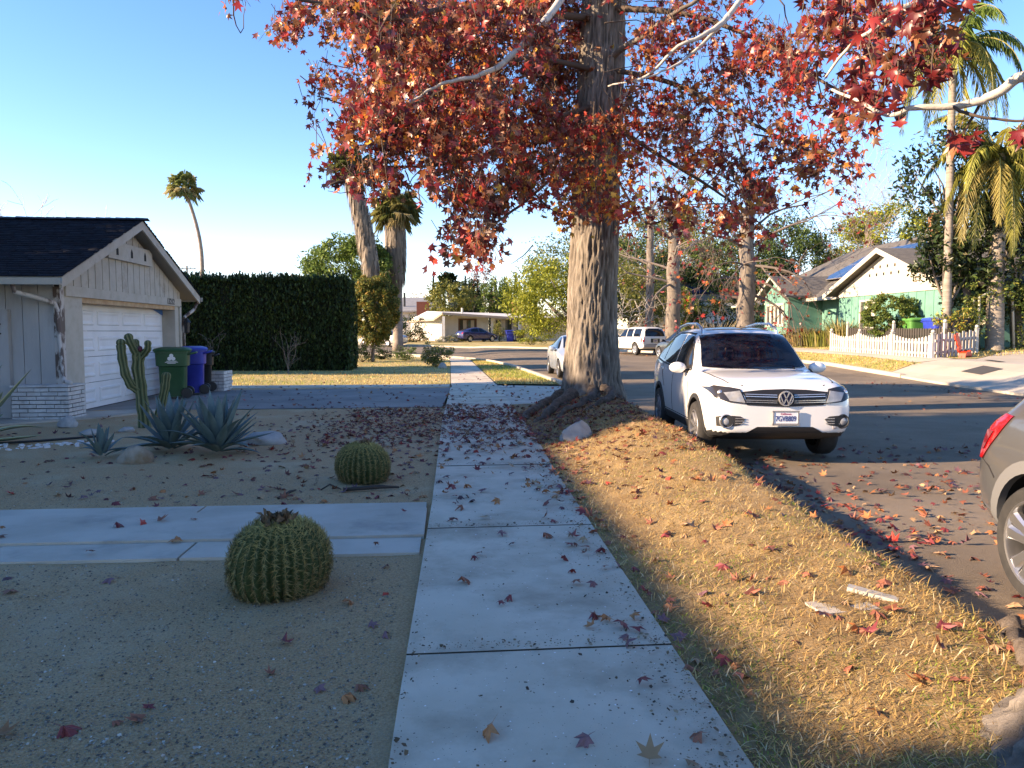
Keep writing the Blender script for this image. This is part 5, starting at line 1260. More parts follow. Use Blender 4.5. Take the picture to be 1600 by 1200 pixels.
# ------------------------------------------------------------------ leafy trees, hedge and shrubs
G_DARK = [(.022, .042, .012, 5), (.032, .058, .016, 5), (.045, .075, .02, 3), (.015, .028, .010, 3)]
G_MID = [(.05, .085, .018, 5), (.07, .11, .022, 5), (.09, .13, .028, 3), (.035, .06, .015, 3)]
G_YEL = [(.13, .15, .018, 5), (.17, .185, .022, 5), (.10, .12, .018, 4), (.21, .21, .03, 2)]
G_OLV = [(.10, .11, .022, 5), (.14, .14, .03, 4), (.17, .15, .04, 2), (.06, .075, .02, 4)]
TOPI = [(.16, .14, .03, 5), (.11, .125, .028, 5), (.07, .09, .022, 5), (.24, .15, .035, 3), (.05, .07, .018, 4)]
G_MID, G_YEL, G_OLV, TOPI = bright(G_MID, 1.5), bright(G_YEL, 1.7), bright(G_OLV, 1.5), bright(TOPI, 1.4)
# clipped hedge: woody core and a coat of upright sprays
HG = thing('clipped_hedge', 'tall dark clipped hedge with a flat top behind the lawn', 'hedge', (-7.4, 32.4, 0))
hx0, hx1, hy0, hy1, hz = -11.2, -3.85, 31.5, 33.6, 3.78
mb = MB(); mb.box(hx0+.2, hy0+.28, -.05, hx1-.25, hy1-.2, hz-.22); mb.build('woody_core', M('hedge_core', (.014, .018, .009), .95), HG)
def facepts(n, axis, fix, a, b, c, d, rough):
    u = RNG.uniform(a, b, n); v = RNG.uniform(c, d, n); dpt = np.abs(RNG.normal(size=n))*.10
    bump = np.array([mnoise.noise(Vector((p*1.3, q*.5, fix)))*.16+mnoise.noise(Vector((p*4, q*1.1, fix+3)))*.09 for p, q in zip(u, v)])
    return u, v, dpt, bump
PP = []; TT = []
u, v, dpt, bp = facepts(17000, 'y', 1, hx0, hx1, 0, hz, 1); PP.append(np.stack([u, hy0+.12+dpt-bp, v], 1))
u, v, dpt, bp = facepts(4500, 'x', 2, hy0+.1, hy1, 0, hz, 1); PP.append(np.stack([hx1-.1-dpt+bp, u, v], 1))
u, v, dpt, bp = facepts(9000, 'z', 3, hx0, hx1, hy0+.1, hy1, 1); PP.append(np.stack([u, v, hz-.06-dpt*.5+bp*.25], 1))
sx = RNG.uniform(hx0, hx1-.2, 260); PP.append(np.repeat(np.stack([sx, RNG.uniform(hy0+.1, hy1, 260), np.full(260, hz)], 1), 7, axis=0)+np.stack([RNG.normal(size=1820)*.03, RNG.normal(size=1820)*.03, np.tile(np.linspace(-.05, 1, 7), 260)*np.repeat(RNG.uniform(.05, .24, 260), 7)], 1))
P = np.concatenate(PP); n = len(P); r = np.minimum(np.hypot(np.maximum(0, P[:, 0]-(hx1-.35)), np.maximum(0, np.minimum(P[:, 2], hz)-(hz-.35))), 1); P = P[r < .36]; n = len(P)
N = rand_dir(n)+np.array([0, -.4, .1]); T = np.stack([RNG.normal(size=n)*.25, RNG.normal(size=n)*.25, np.ones(n)], 1)
V, F = scatter(P, N, T, RNG.uniform(.09, .2, n), *LEAFQ); np_mesh('foliage', V, F, m_leaf, HG, np.repeat(pick(bright(G_DARK, 1.3), n, .35), 4, axis=0))
round_tree('broadleaf_tree', 'dense dark green round-headed tree rising behind the clipped hedge', (-6.6, 54, .1), at(549, 428, 54), (3.15, 2.8, 2.6), 26000, .2, bright(G_MID, 1.25), .2, clumps=170, cr=.24, shell=.72)
TP = round_tree('topiary_tree', 'round clipped tree with orange-tinged leaves on a single dark trunk', (-3.85, 40, h(-3.85, 40)), at(584, 484, 40), (1.3, 1.3, 1.72), 36000, .13, TOPI, .09, clumps=330, cr=.15, shell=.8)
for lab, u, Yd, w, hh, n, pal in (('leggy rose bush with pale tips at the corner of the lawn by the path', 681, 34.5, .72, .62, 3000, bright(G_OLV, 1.3)+[(.42, .32, .18, 6)]), ('low dark rose bush left of the path corner, in shade', 634, 42, .75, .5, 1300, G_MID), ('low dark bush at the foot of the round clipped tree', 600, 44, .8, .42, 1200, G_DARK), ('low shrub at the right end of the dark hedge', 566, 40, .8, .5, 1200, G_DARK)):
    p = at(u, 540, Yd); z = h(p.x, Yd)
    t = thing('bush', lab, 'shrub', (p.x, Yd, z), 0); mb = MB()
    for k in range(9): a = RNG.random()*6.28; limb(mb, (p.x, Yd, z), (p.x+cos(a)*w*.8, Yd+sin(a)*w*.8, z+hh*RNG.uniform(1.1, 2.0)), .018, .006, 4)
    mb.build('stem_cluster', m_dtwig, t); leaves('foliage', t, clumpy((p.x, Yd, z+hh*.95), (w, w, hh), n, 34, .3, .3), .085, pal)
rock('grey stone at the corner where lawn meets path', (-.22, 33.2, .02), (.2, .18, .17), 4, m_gr, .4)
# willowy yellow-green trees right of the white house
t = round_tree('leafy_tree', 'big bright yellow-green tree hiding the right half of the low white house', (10.9, 62, h(10.9, 62)+.1), at(866, 462, 62), (4.1, 3.6, 3.1), 17000, .2, G_YEL, .25, clumps=120, cr=.24, hang=.6)
round_tree('leafy_tree', 'taller olive green tree behind the bright yellow-green tree', (13.5, 68, h(13, 68)), at(905, 432, 68), (4.8, 4.2, 3.7), 16000, .22, G_OLV+G_MID[:2], .3, clumps=110, cr=.26, hang=.5)
round_tree('leafy_tree', 'dark green tree between the big trunk and the bare street trees', (17.6, 72, h(17, 72)), at(975, 430, 72), (5.2, 4, 4.6), 13000, .24, G_MID+G_DARK, .3, clumps=90, cr=.27)
round_tree('leafy_tree', 'grey-green loose tree behind the bare shrub and white suv', (15.2, 61, h(15, 61)), at(990, 462, 61), (3.4, 3, 2.6), 9000, .17, G_OLV, .2, clumps=80, cr=.26)
round_tree('leafy_tree', 'yellowish tree behind the brown roof, between the bare trunks', (24.5, 84, 1), at(1100, 420, 84), (6.5, 4, 5.2), 12000, .28, G_OLV+G_YEL[:1], .3, clumps=80, cr=.26)
round_tree('conifer_tree', 'dense dark green tree behind the small gable of the mint house', (34.5, 74, 1), at(1240, 412, 74), (4.1, 3.6, 4.9), 17000, .25, G_MID+G_DARK, .3, clumps=150, cr=.24, shell=.66)
round_tree('leafy_tree', 'bright yellow-green tree behind the solar panels', (50, 80, 1), at(1392, 372, 80), (5.6, 4, 3.8), 14000, .26, G_YEL, .3, clumps=90, cr=.27)
round_tree('leafy_tree', 'olive bush-like tree at the far end of the solar roof', (45, 84, 1), at(1330, 392, 84), (4, 4, 3.5), 8000, .26, G_OLV, .3, clumps=60, cr=.3)
round_tree('leafy_tree', 'dark green tree filling the gap left of the mint house behind the bare trunks', (24, 68, 1), at(1150, 435, 70), (6.2, 3.5, 4.2), 22000, .24, G_MID+G_DARK, .3, clumps=80, cr=.27)
round_tree('leafy_tree', 'green tree directly behind the white boxy suv', (18.5, 66, 1), at(1020, 468, 66), (3.6, 3, 2.5), 9000, .2, G_MID+G_OLV, .2, clumps=70, cr=.27)
round_tree('leafy_tree', 'tall loose olive tree behind the slim forked bare tree', (26, 92, 1), at(1045, 400, 92), (7, 4, 6.0), 22000, .3, G_OLV+G_MID, .3, clumps=80, cr=.27)
# magnolia behind the queen palms
MAG = [(.018, .036, .010, 5), (.028, .05, .013, 5), (.04, .065, .018, 2), (.07, .06, .025, 1)]
round_tree('magnolia_tree', 'dark glossy-leaved magnolia behind the two feathery palms', (23.9, 30.3, .8), at(1572, 395, 30.3), (2.9, 1.5, 3.0), 8000, .21, MAG, .25, clumps=85, cr=.28, mat=m_leafd, hang=.4)
round_tree('magnolia_tree', 'loose dark magnolia limbs reaching left over the mint gable', (22.2, 30.6, .8), at(1478, 300, 30.6), (2.3, 1.6, 3.0), 2800, .2, MAG, .16, clumps=44, cr=.24, mat=m_leafd, shell=.5, hang=.4)
round_tree('magnolia_tree', 'dark glossy tree overhanging the gable of the mint house', (20.6, 30.2, .7), at(1490, 405, 30.2), (1.75, .9, 1.2), 1900, .19, MAG, .14, clumps=36, cr=.3, mat=m_leafd, hang=.4)
round_tree('leafy_tree', 'green climber-covered column beside the brown-roofed house', (18.6, 59, h(18, 59)), at(1078, 490, 59), (.8, .8, 1.7), 3000, .16, G_YEL+G_MID, .1, clumps=40, cr=.3)
round_tree('leafy_tree', 'dark shrubbery before the brown-roofed house', (21.5, 59, h(20, 59)), at(1125, 495, 59), (2.9, 1.2, 1.6), 6000, .18, G_DARK+G_OLV[:1], .1, clumps=60, cr=.3)

def palm_fan(name, label, base, top, r0, r1, crown, nf, skirt=0, skirt_w=.8, seed=0, pal=None, group=None, bow=(0, 0), bark=None):
    t = thing(name, label, 'palm tree', base, 0, group); b, q = Vector(base), Vector(top); mb = MB(); K = 16
    P = [b.lerp(q, i/K)+Vector((bow[0], bow[1], 0))*sin(pi*i/K) for i in range(K+1)]
    mb.tube(P, [(r0*1.25 if i == 0 else r0+(r1-r0)*i/K)*(1+.04*(i % 2)) for i in range(K+1)], 12); mb.build('trunk', bark or M('palm_bark', (.20, .16, .13), .95, (.30, .25, .21), 3, bump=.5), t, smooth=True)
    V = []; F = []; C = []
    pal = pal or G_MID
    for k in range(nf):
        az = k*2.39996+RNG.normal()*.2; f = (k+.5)/nf; el = radians(80-125*f+RNG.normal()*8); L = crown*RNG.uniform(.42, .55)
        d = Vector((cos(az)*cos(el), sin(az)*cos(el), sin(el))); side = Vector((-sin(az), cos(az), 0)); up = side.cross(d)*-1
        a = q+Vector((0, 0, .0)); hub = a+d*L; R = crown*RNG.uniform(.40, .55); col = pick(pal, 1)[0]*(1-.25*f)
        o = len(V); V += [a+side*.02, a-side*.02, hub]; F.append((o, o+1, o+2)); C += [col*.8]*3
        for s in range(17):
            a1 = radians(-125+250*s/16); dd = (d*cos(a1)+side*sin(a1)); tip = hub+dd*R*(1-.25*abs(sin(a1)))+Vector((0, 0, -R*.30*(1+abs(sin(a1)))*RNG.uniform(.6, 1.3)))+up*.02; w = dd.cross(up).normalized()*R*.05
            mid = hub+dd*R*.55; o = len(V); V += [hub, mid-w, tip, mid+w]; F += [(o, o+1, o+2), (o, o+2, o+3)]; C += [col, col, col*1.5, col]
    np_mesh('crown', np.array([v[:] for v in V]), F, m_leaf, t, np.clip(np.array(C), 0, 1))
    if skirt:
        n = int(1500*skirt_w); V = []; F = []; C = []
        for k in range(n):
            s = RNG.random()**.8; a = RNG.random()*2*pi; i = s*skirt/(q-b).length; p = q.lerp(b, i)+Vector((bow[0], bow[1], 0))*sin(pi*(1-i))
            rr = skirt_w*(.55+.45*sin(pi*min(1, (1-s)*.62+.18)))*RNG.uniform(.72, 1.0)*.5; rr = max(rr, r1)
            d = Vector((cos(a), sin(a), 0)); sd = Vector((-sin(a), cos(a), 0)); L = RNG.uniform(.6, 1.5); w = RNG.uniform(.03, .09)
            e = p+d*(rr+RNG.uniform(-.05, .12))-Vector((0, 0, L)); st = p+d*rr; o = len(V); V += [st-sd*w, st+sd*w, e+sd*w*.3+d*RNG.uniform(-.1, .06)]; F.append((o, o+1, o+2)); C += [np.array((.30, .245, .19))*RNG.uniform(.5, 1.15)]*3
        np_mesh('frond_skirt', np.array([v[:] for v in V]), F, m_leaf, t, np.array(C))
        m2 = MB(); P2 = [q.lerp(b, skirt*j/8/(q-b).length)+Vector((bow[0], bow[1], 0))*sin(pi*(1-skirt*j/8/(q-b).length)) for j in range(9)]
        m2.tube(P2, [max(r1*.9, skirt_w*.5*(.55+.45*sin(pi*min(1, (1-j/8)*.62+.18)))*.70) for j in range(9)], 12); m2.build('thatch_core', M('thatch', (.16, .125, .10), .95, (.26, .21, .165), 4, stretch=(1, 1, .15)), t, smooth=True)
    return t
PG = [(.17, .18, .06, 5), (.24, .23, .09, 4), (.12, .14, .04, 4), (.34, .28, .14, 2)]
palm_fan('fan_palm', 'tall slim leaning fan palm alone against the sky', at(313, 470, 92), at(288, 294, 90), .25, .17, 2.4, 34, pal=[(.24, .28, .10, 5), (.34, .36, .15, 3), (.16, .21, .07, 4), (.48, .42, .22, 2)], bow=(.9, 0))
palm_fan('fan_palm', 'thick leaning fan palm with full grey thatch behind the green tree', at(590, 500, 50), at(547, 262, 50), .42, .36, 1.9, 30, 7.4, 1.15, pal=PG, bow=(.25, 0))
palm_fan('fan_palm', 'upright fan palm with a bulging thatch skirt on a narrow trunk', at(622, 548, 54), at(619, 328, 54), .34, .33, 2.1, 40, 4.4, 1.35, pal=PG)
palm_fan('fan_palm', 'very tall thin-trunked palm behind the thatched palms', at(607, 520, 70), at(601, 175, 70), .22, .2, 2.0, 26, pal=PG)
palm_fan('fan_palm', 'distant dark palm above the roof of the low white house', at(708, 500, 115), at(700, 442, 115), .4, .35, 2.3, 34, pal=G_DARK)

def palm_feather(label, base, top, r0, r1, L, nf, pal, seed, lift=.6):
    t = thing('queen_palm', label, 'palm tree', base, 0, 'feathery queen palms by the picket fence'); b, q = Vector(base), Vector(top); mb = MB(); K = 40
    mb.tube([b.lerp(q, i/K) for i in range(K+1)], [(r0*(1.25 if i < 1 else 1)+(r1-r0)*i/K)*(1+.035*(i % 2)) for i in range(K+1)], 14); mb.build('trunk', M('ringed_palm_trunk', (.19, .16, .13), .9, (.30, .26, .22), 4, bump=.4, stretch=(.4, .4, 3)), t, smooth=True)
    mb = MB()
    for k in range(14): a = k*2.4; d = Vector((cos(a), sin(a), 0)); mb.beam(q+d*r1*.8-Vector((0, 0, .5-.03*k)), q+d*r1*1.5+Vector((0, 0, .35+.02*k)), r1*.9, .05)
    mb.build('crown_shaft', M('frond_base', (.30, .25, .15), .8, (.2, .15, .09), 6), t)
    V = []; F = []; C = []; rb = MB()
    for k in range(nf):
        az = k*2.39996+RNG.normal()*.15; f = (k+.5)/nf; el = radians(78-88*f*lift*1.2+RNG.normal()*5); d = Vector((cos(az)*cos(el), sin(az)*cos(el), sin(el))); p = q+Vector((0, 0, .25)); P = [p.copy()]; l = L*RNG.uniform(.85, 1.1); S = 16; col = pick(pal, 1, .15)[0]
        for s in range(S):
            d = (d+Vector((0, 0, -.165-.02*s*f))).normalized(); p = p+d*l/S; P.append(p.copy())
        rb.tube(P, [.035*(1-.85*i/S) for i in range(S+1)], 5, cap=False)
        for s in range(2, S+1):
            a, c = P[s-1], P[s]; dd = (c-a).normalized(); sd = dd.cross(Vector((0, 0, 1)))
            if sd.length < .05: sd = Vector((1, 0, 0))
            sd.normalize()
            for u in range(6):
                for sg in (-1, 1):
                    o0 = a.lerp(c, u/6); ll = l*.17*RNG.uniform(.75, 1.15)*(sin(pi*min(1, s/S*.85+.12))*.8+.25); e = (sd*sg*RNG.uniform(.35, .8)+dd*.45+Vector((0, 0, RNG.uniform(-1.3, -.35)))).normalized(); w = dd*.028
                    m1 = o0+e*ll*.5+Vector((0, 0, .03*ll)); o = len(V); V += [o0-w*.5, m1-w, o0+e*ll+Vector((0, 0, -.18*ll)), m1+w]; F += [(o, o+1, o+2), (o, o+2, o+3)]; C += [col*RNG.uniform(.75, 1.25)]*4
    rb.build('frond_ribs', M('frond_rib', (.22, .2, .06), .6), t); np_mesh('crown', np.array([v[:] for v in V]), F, m_leaf, t, np.clip(np.array(C), 0, 1))
    return t
QP = [(.26, .26, .05, 5), (.32, .30, .07, 4), (.19, .20, .045, 4), (.40, .33, .10, 2)]
palm_feather('thick-trunked drooping yellow-green feathery palm beside the ivy arch', (22.35, 29.75, .7), at(1560, 262, 29.75), .34, .26, 4.3, 38, QP, 3, .98)
palm_feather('tall slim feathery palm with its trunk rising behind the picket gate', (20.35, 29.9, .65), at(1489, 92, 29.9), .17, .13, 4.0, 22, QP+G_MID[:2], 5, .78)

# a row of cypresses on the skyline, each its own tree
cy = None
for i, (u, vt, Yd) in enumerate([(677, 426, 165), (686, 446, 166), (694, 450, 168), (712, 428, 168), (722, 437, 167), (727, 425, 166), (733, 436, 168), (740, 432, 165), (746, 430, 166), (752, 440, 168), (768, 438, 168), (774, 428, 165), (781, 437, 167), (786, 442, 166), (792, 440, 168), (797, 446, 166), (806, 420, 165), (812, 436, 168), (820, 440, 166), (828, 434, 167), (836, 442, 168)]):
    p = at(u, vt, Yd); hh = p.z-1
    lab = 'narrow dark cypress in the skyline row behind the low white house'
    if cy is None:
        cy = thing('cypress_tree', lab, 'tree', (p.x, Yd, 1), 0, 'cypress row on the skyline'); mb = MB(); mb.tube([(p.x, Yd, .5), (p.x, Yd, 9)], [.2, .08], 6); mb.build('trunk', m_bark2, cy)
        n = 1500; z = RNG.random(n); r = .95*np.sin(np.pi*np.clip(z*.86+.12, 0, 1))**.8*(1-z**3)*RNG.uniform(.6, 1, n); a = RNG.random(n)*2*pi
        leaves('crown', cy, np.stack([p.x+r*np.cos(a), Yd+r*np.sin(a), 1.2+z*13], 1), .55, [(.028, .045, .02, 1), (.038, .055, .025, 1)], up=0, hang=-2.5); base_h = 14.2; o = cy
    else:
        o = copy_tree(cy); o['label'] = lab
    o.location = (p.x, Yd, 1); s = hh/14.2; o.scale = (s*RNG.uniform(.8, 1.1), s, s)
for lab, u, v, Yd, rad, pal, n in (('bushy olive tree just behind the left end of the low white roof', 703, 470, 100, (3.2, 3, 2.4), G_OLV, 6000), ('dark conical fir behind the white roof', 733, 472, 104, (1.7, 1.7, 3.0), G_DARK, 3500), ('green tree behind the middle of the white roof', 775, 468, 108, (3.1, 3, 2.8), G_MID, 6000), ('russet half-bare tree on the skyline between cypresses', 755, 452, 140, (2.4, 2, 6.0), [(.20, .08, .06, 3), (.28, .13, .10, 2), (.15, .06, .05, 2)], 2600), ('pale bare treetop far behind the grey roof', 655, 468, 170, (4, 3, 2), [(.35, .28, .22, 1)], 700)):
    c = at(u, v, Yd); round_tree('distant_tree', lab, (c.x, Yd, h(c.x, Yd)), c, rad, n, .3, pal, .2, clumps=50, cr=.3)
# unseen evergreens added on the left to cast shade into the view
for lab, c, rad in (('broad evergreen added unseen beyond the left edge to shade the driveway', (-19, 17.2, 7.4), (3.4, 3.9, 4.9)), ('broad evergreen added unseen beyond the left edge to shade the hedge', (-23, 29.0, 5.5), (3.6, 3.4, 4.4)), ('broad evergreen added unseen beyond the left edge to shade the near yard', (-15.5, -2.5, 6.3), (3.4, 3.3, 3.6)), ('tall narrow evergreen added unseen beyond the left edge to shade the white crossover', (-21.5, 9.3, 6.9), (2.6, 2.0, 5.0)), ('wide evergreen added unseen beyond the left edge to shade the garage roof', (-28, 14.3, 6.6), (3.2, 4.4, 4.6)), ('round evergreen added unseen beyond the left edge to shade the trunk foot', (-21.5, 11.9, 6.6), (2.2, 1.3, 2.3))):
    round_tree('added_shade_tree', lab, (c[0], c[1], 0), c, rad, 9000, .5, G_DARK, .3, clumps=60, cr=.3, shell=.3)
# ------------------------------------------------------------------ far houses
m_roofg = M('grey_shingle_roof', (.09, .083, .073), .9, (.15, .138, .122), 3, bump=.6, bscale=25, stretch=(1, 3, 3))
m_mint = M('mint_paint', (.085, .235, .19), .8, (.115, .28, .228), 2, stain=((.095, .21, .17), .8, .55, .8))
m_trimw = M('white_trim', (.47, .44, .37), .6)
m_pane = M('window_pane', (.05, .055, .055), .06, spec=.6)
m_curt = M('curtain', (.52, .48, .42), .9, (.38, .34, .29), 9, stretch=(6, 6, .3))
m_brickr = M('red_brick', (.24, .085, .05), .9, (.32, .13, .08), 12)
m_stone = M('garden_stone', (.34, .28, .21), .9, (.44, .37, .28), 4, bump=.5, bscale=12)

def window(parent, o, X, w, hh, mull=1, fm=None, curtain=True, out=None, ft=.09):
    """framed window on a wall: o lower-left corner, X along the wall, out away from it"""
    X = Vector(X).normalized(); Z = Vector((0, 0, 1)); N = Vector(out).normalized(); o = Vector(o); e = part('window', parent)
    R = Matrix((X, N, Z)).transposed() if X.cross(N).dot(Z) > 0 else Matrix((-X, N, Z)).transposed()
    mb = MB()
    for c, d in (((w/2, -ft/2), (w+2*ft, ft)), ((w/2, hh+ft/2), (w+2*ft, ft)), ((-ft/2, hh/2), (ft, hh)), ((w+ft/2, hh/2), (ft, hh))): mb.obox(o+X*c[0]+Z*c[1]+N*.03, (d[0], .10, d[1]), R)
    for k in range(mull): mb.obox(o+X*w*(k+1)/(mull+1)+Z*hh/2+N*.022, (.05, .06, hh), R)
    mb.build('frame', fm or m_trimw, e)
    mb = MB(); mb.obox(o+X*w/2+Z*hh/2+N*.004, (w, .01, hh), R); mb.build('pane', m_pane, e)
    if curtain:
        mb = MB()
        for k in range(mull+1): s = w/(mull+1); mb.obox(o+X*(s*(k+.66))+Z*hh/2+N*.011, (s*.45, .006, hh*.98), R)
        mb.build('curtain', m_curt, e)

# mint green ranch house
MH = thing('ranch_house', 'mint green ranch house with white gable, solar panels and a bow window', 'house', (21.1, 40, .6))
GX, Y0, Y1, AP = 21.1, 40.0, 31.2, (35.6, 5.45)
mb = MB(); mb.box(GX, Y1, .3, GX+9, Y0, 3.55, 0)
y = Y0
while y > Y1+.2: mb.box(GX-.02, y-.025, .5, GX, y+.025, 3.55, 1); y -= .62
mb.build('gable_wing_wall', [m_mint, M('mint_groove', (.09, .26, .20), .8)], MH)
def gzz(y): return 3.72+(AP[1]-3.72)*(1-abs(y-AP[0])/4.4)
mb = MB(); mb.prism([(Y0+.02, 3.42), (Y1, 3.42), (Y1, 3.66), AP, (Y0+.02, 3.66)], lambda y, z: (GX-.06, y, z), lambda y, z: (GX+.3, y, z))
for k in range(1, 8): 
    z = 3.42+k*.26; d = 4.35*(1-max(0, z-3.66)/(AP[1]-3.66))
    if d > .3: mb.box(GX-.075, AP[0]-d, z-.012, GX-.06, AP[0]+d, z+.012)
gw = mb.build('gable_wall', m_trimw, MH)
for r, zz, off in ((0, 4.32, 0), (1, 4.68, .3)):
    for k in range(5 if r == 0 else 4): mb = MB(); yy = 37.0-k*.62-off; mb.box(GX-.085, yy-.05, zz, GX-.05, yy+.05, zz+.14); mb.build('dovecote_hole', m_dark, gw)
mb = MB()
OH = .55
mb.prism([(Y0+.75, 3.50), (Y0+.75, 3.62), (AP[0], AP[1]+.16), (Y1-.75, 3.62), (Y1-.75, 3.50), (AP[0], AP[1]+.04)], lambda y, z: (GX-OH, y, z), lambda y, z: (GX+9, y, z)); mb.build('roof', m_roofg, MH)
mb = MB()
for a, b in (((Y0+.78, 3.62), (AP[0], AP[1]+.16)), ((Y1-.78, 3.62), (AP[0], AP[1]+.16))):
    mb.prism([a, b, (b[0], b[1]-.24), (a[0], a[1]-.24)], lambda y, z: (GX-OH-.04, y, z), lambda y, z: (GX-OH+.0, y, z))
mb.build('barge_board', m_trimw, MH)
window(MH, (GX-.01, 37.75, 1.75), (0, -1, 0), 1.25, 1.35, 1, out=(-1, 0, 0))
# main body behind, with the bow window gable
mb = MB(); mb.box(22.6, Y0+.0, .3, 31, 55.0, 3.6, 0); mb.box(22.5, Y0+.01, .6, 22.6, 43.2, 1.5, 1); mb.build('main_wall', [m_mint, m_brickr], MH)
EL, RG_ = (21.35, 3.55), (28.6, 7.35)
mb = MB(); V = [(EL[0], Y0+.3, EL[1]), (EL[0], 56.5, EL[1]), (28.6, 52.5, RG_[1]), (28.6, 33, RG_[1]), (EL[0]+1.2, 37.4, EL[1]+.5), (36, 56.5, 3.5), (36, 33, 3.5)]
mb.add(V, [(0, 4, 3, 2, 1), (2, 3, 6, 5), (1, 2, 5)]); mb.add([(a, b, c-.14) for a, b, c in V], [(1, 2, 3, 4, 0)]); mb.build('main_roof', m_roofg, MH)
mb = MB(); mb.box(EL[0]-.05, Y0+.35, EL[1]-.16, EL[0]+.02, 44.9, EL[1]+.02); mb.box(EL[0]-.05, 48.4, EL[1]-.16, EL[0]+.02, 56.5, EL[1]+.02); mb.build('gutter', m_trimw, MH)
mb = MB(); mb.tube([(EL[0], Y0+.45, 3.4), (EL[0]+.05, Y0+.35, 3.2), (GX+.1, Y0+.12, 3.0), (GX+.1, Y0+.12, .7)], .06, 8); mb.build('downspout', m_trimw, MH, smooth=True)
sl_ = Vector((RG_[0]-EL[0], 0, RG_[1]-EL[1])).normalized(); nr = Vector((-sl_.z, 0, sl_.x)); Rm = Matrix((sl_, Vector((0, 1, 0)), nr)).transposed()
mp = M('solar_cell', (.012, .022, .06), .12, (.02, .035, .09), 2, spec=.7)
for i in range(2):
    for j in range(4):
        c = Vector((EL[0], 0, EL[1]))+sl_*(3.4+i*2.05)+Vector((0, 40.6+j*1.55+.75, 0))+nr*.16; e = part('solar_panel', MH)
        mb = MB(); mb.obox(c, (1.95, 1.48, .04), Rm); mb.build('cell_sheet', mp, e)
        mb = MB()
        for d, s in (((.99, 0), (.03, 1.52)), ((-.99, 0), (.03, 1.52)), ((0, .755), (2.0, .03)), ((0, -.755), (2.0, .03))): mb.obox(c+sl_*d[0]+Vector((0, d[1], 0)), (s[0], s[1], .055), Rm)
        mb.build('rim', m_chrome, e)
mb = MB(); BX = 20.45; mb.box(BX, 44.9, 1.45, 22.6, 48.3, 3.9, 0)
mb.prism([(44.9, 3.9), (48.3, 3.9), (46.6, 4.85)], lambda y, z: (BX, y, z), lambda y, z: (BX+4.5, y, z)); 
for z in (3.0, 3.35, 3.7, 1.7): mb.box(BX-.012, 44.92, z, BX, 48.28, z+.02, 1)
bay = mb.build('bow_window_bay', [m_mint, MATS['mint_groove']], MH)
mb = MB(); mb.prism([(44.3, 3.62), (44.3, 3.74), (46.6, 5.05), (48.9, 3.74), (48.9, 3.62), (46.6, 4.92)], lambda y, z: (BX-.4, y, z), lambda y, z: (BX+5, y, z)); mb.build('bay_roof', m_roofg, MH)
mb = MB()
for s in (44.28, 48.92): mb.prism([(s, 3.74), (46.6, 5.06), (46.6, 4.88), (s, 3.56)], lambda y, z: (BX-.44, y, z), lambda y, z: (BX-.4, y, z))
mb.build('barge_board', m_trimw, MH)
window(MH, (BX-.01, 47.75, 2.05), (0, -1, 0), 2.3, 1.15, 3, out=(-1, 0, 0), ft=.14)
mb = MB(); mb.box(21.0, 44.4, .4, 22.5, 50, 1.35); mb.build('brick_base', m_brickr, MH)
mb = MB(); mb.box(26.6, 40.6, 5.4, 26.95, 41, 8.1); mb.build('flue_pipe', M('rusty_pipe', (.26, .11, .05), .8), MH)
# stone retaining wall in front of the bow window
mb = MB()
for k in range(26):
    y0 = 42.2+k*.36; mb.obox((20.0+random.uniform(-.06, .06), y0, .98), (.5, .34*random.uniform(.8, 1.05), random.uniform(.42, .62)), Matrix.Rotation(random.uniform(-.15, .15), 3, 'Z'))
o = mb.build('garden_wall', m_stone); tag(o, 'low stone garden wall below the bow window', 'garden wall')

# white picket fence with scalloped panels and ball-capped posts
m_fence = M('fence_white', (.40, .375, .34), .85, (.50, .475, .435), 4)
FN = thing('picket_fence', 'white scalloped picket fence with ball-capped posts around the mint house yard', 'fence', (18.1, 31, .55))
def fx(y): return 18.05+.02*(y-27)
def post(parent, x, y, z, hh, r=.055):
    mb = MB(); mb.box(x-r, y-r, z-.1, x+r, y+r, z+hh); mb.box(x-r*1.35, y-r*1.35, z+hh, x+r*1.35, y+r*1.35, z+hh+.03); mb.ball((x, y, z+hh+.095), .07, 12); mb.build('post', m_fence, parent)
ps = [35.2, 32.6, 30.0, 27.3]
for a, b in zip(ps[:-1], ps[1:]):
    mb = MB(); n = 12
    for k in range(n):
        y = a+(b-a)*(k+.8)/(n+.6); t = (k+.5)/n; hh = .90-.17*sin(pi*t); x = fx(y)-.03; z = h(x, y)+.04; w = .058
        mb.prism([(y-w, 0), (y+w, 0), (y+w, hh-.05), (y, hh), (y-w, hh-.05)], lambda q, zz: (x-.012, q, z+zz), lambda q, zz: (x+.012, q, z+zz))
    for zz in (.22, .62):
        za, zb = h(fx(a), a)+zz, h(fx(b), b)+zz; mb.beam((fx(a)+.01, a, za), (fx(b)+.01, b, zb), .04, .08)
    mb.build('picket_panel', m_fence, FN)
for y in ps: post(FN, fx(y), y, h(fx(y), y)+.05, .9)
GT = thing('picket_gate', 'weathered pinkish-white wide-board gate at the fence corner', 'gate', (19.4, 28, .6))
A, Bp = Vector((18.12, 27.2, 0)), Vector((20.95, 29.0, 0)); mb = MB(); d = (Bp-A).normalized(); nn = Vector((d.y, -d.x, 0))
for k in range(11):
    p = A.lerp(Bp, (k+.5)/11); z = h(p.x, p.y)+.05; hh = .9+.06*(k % 2)
    mb.prism([(-.085, 0), (.085, 0), (.085, hh), (-.085, hh)], lambda q, zz: p+d*q+nn*.012+Vector((0, 0, z+zz)), lambda q, zz: p+d*q-nn*.012+Vector((0, 0, z+zz)))
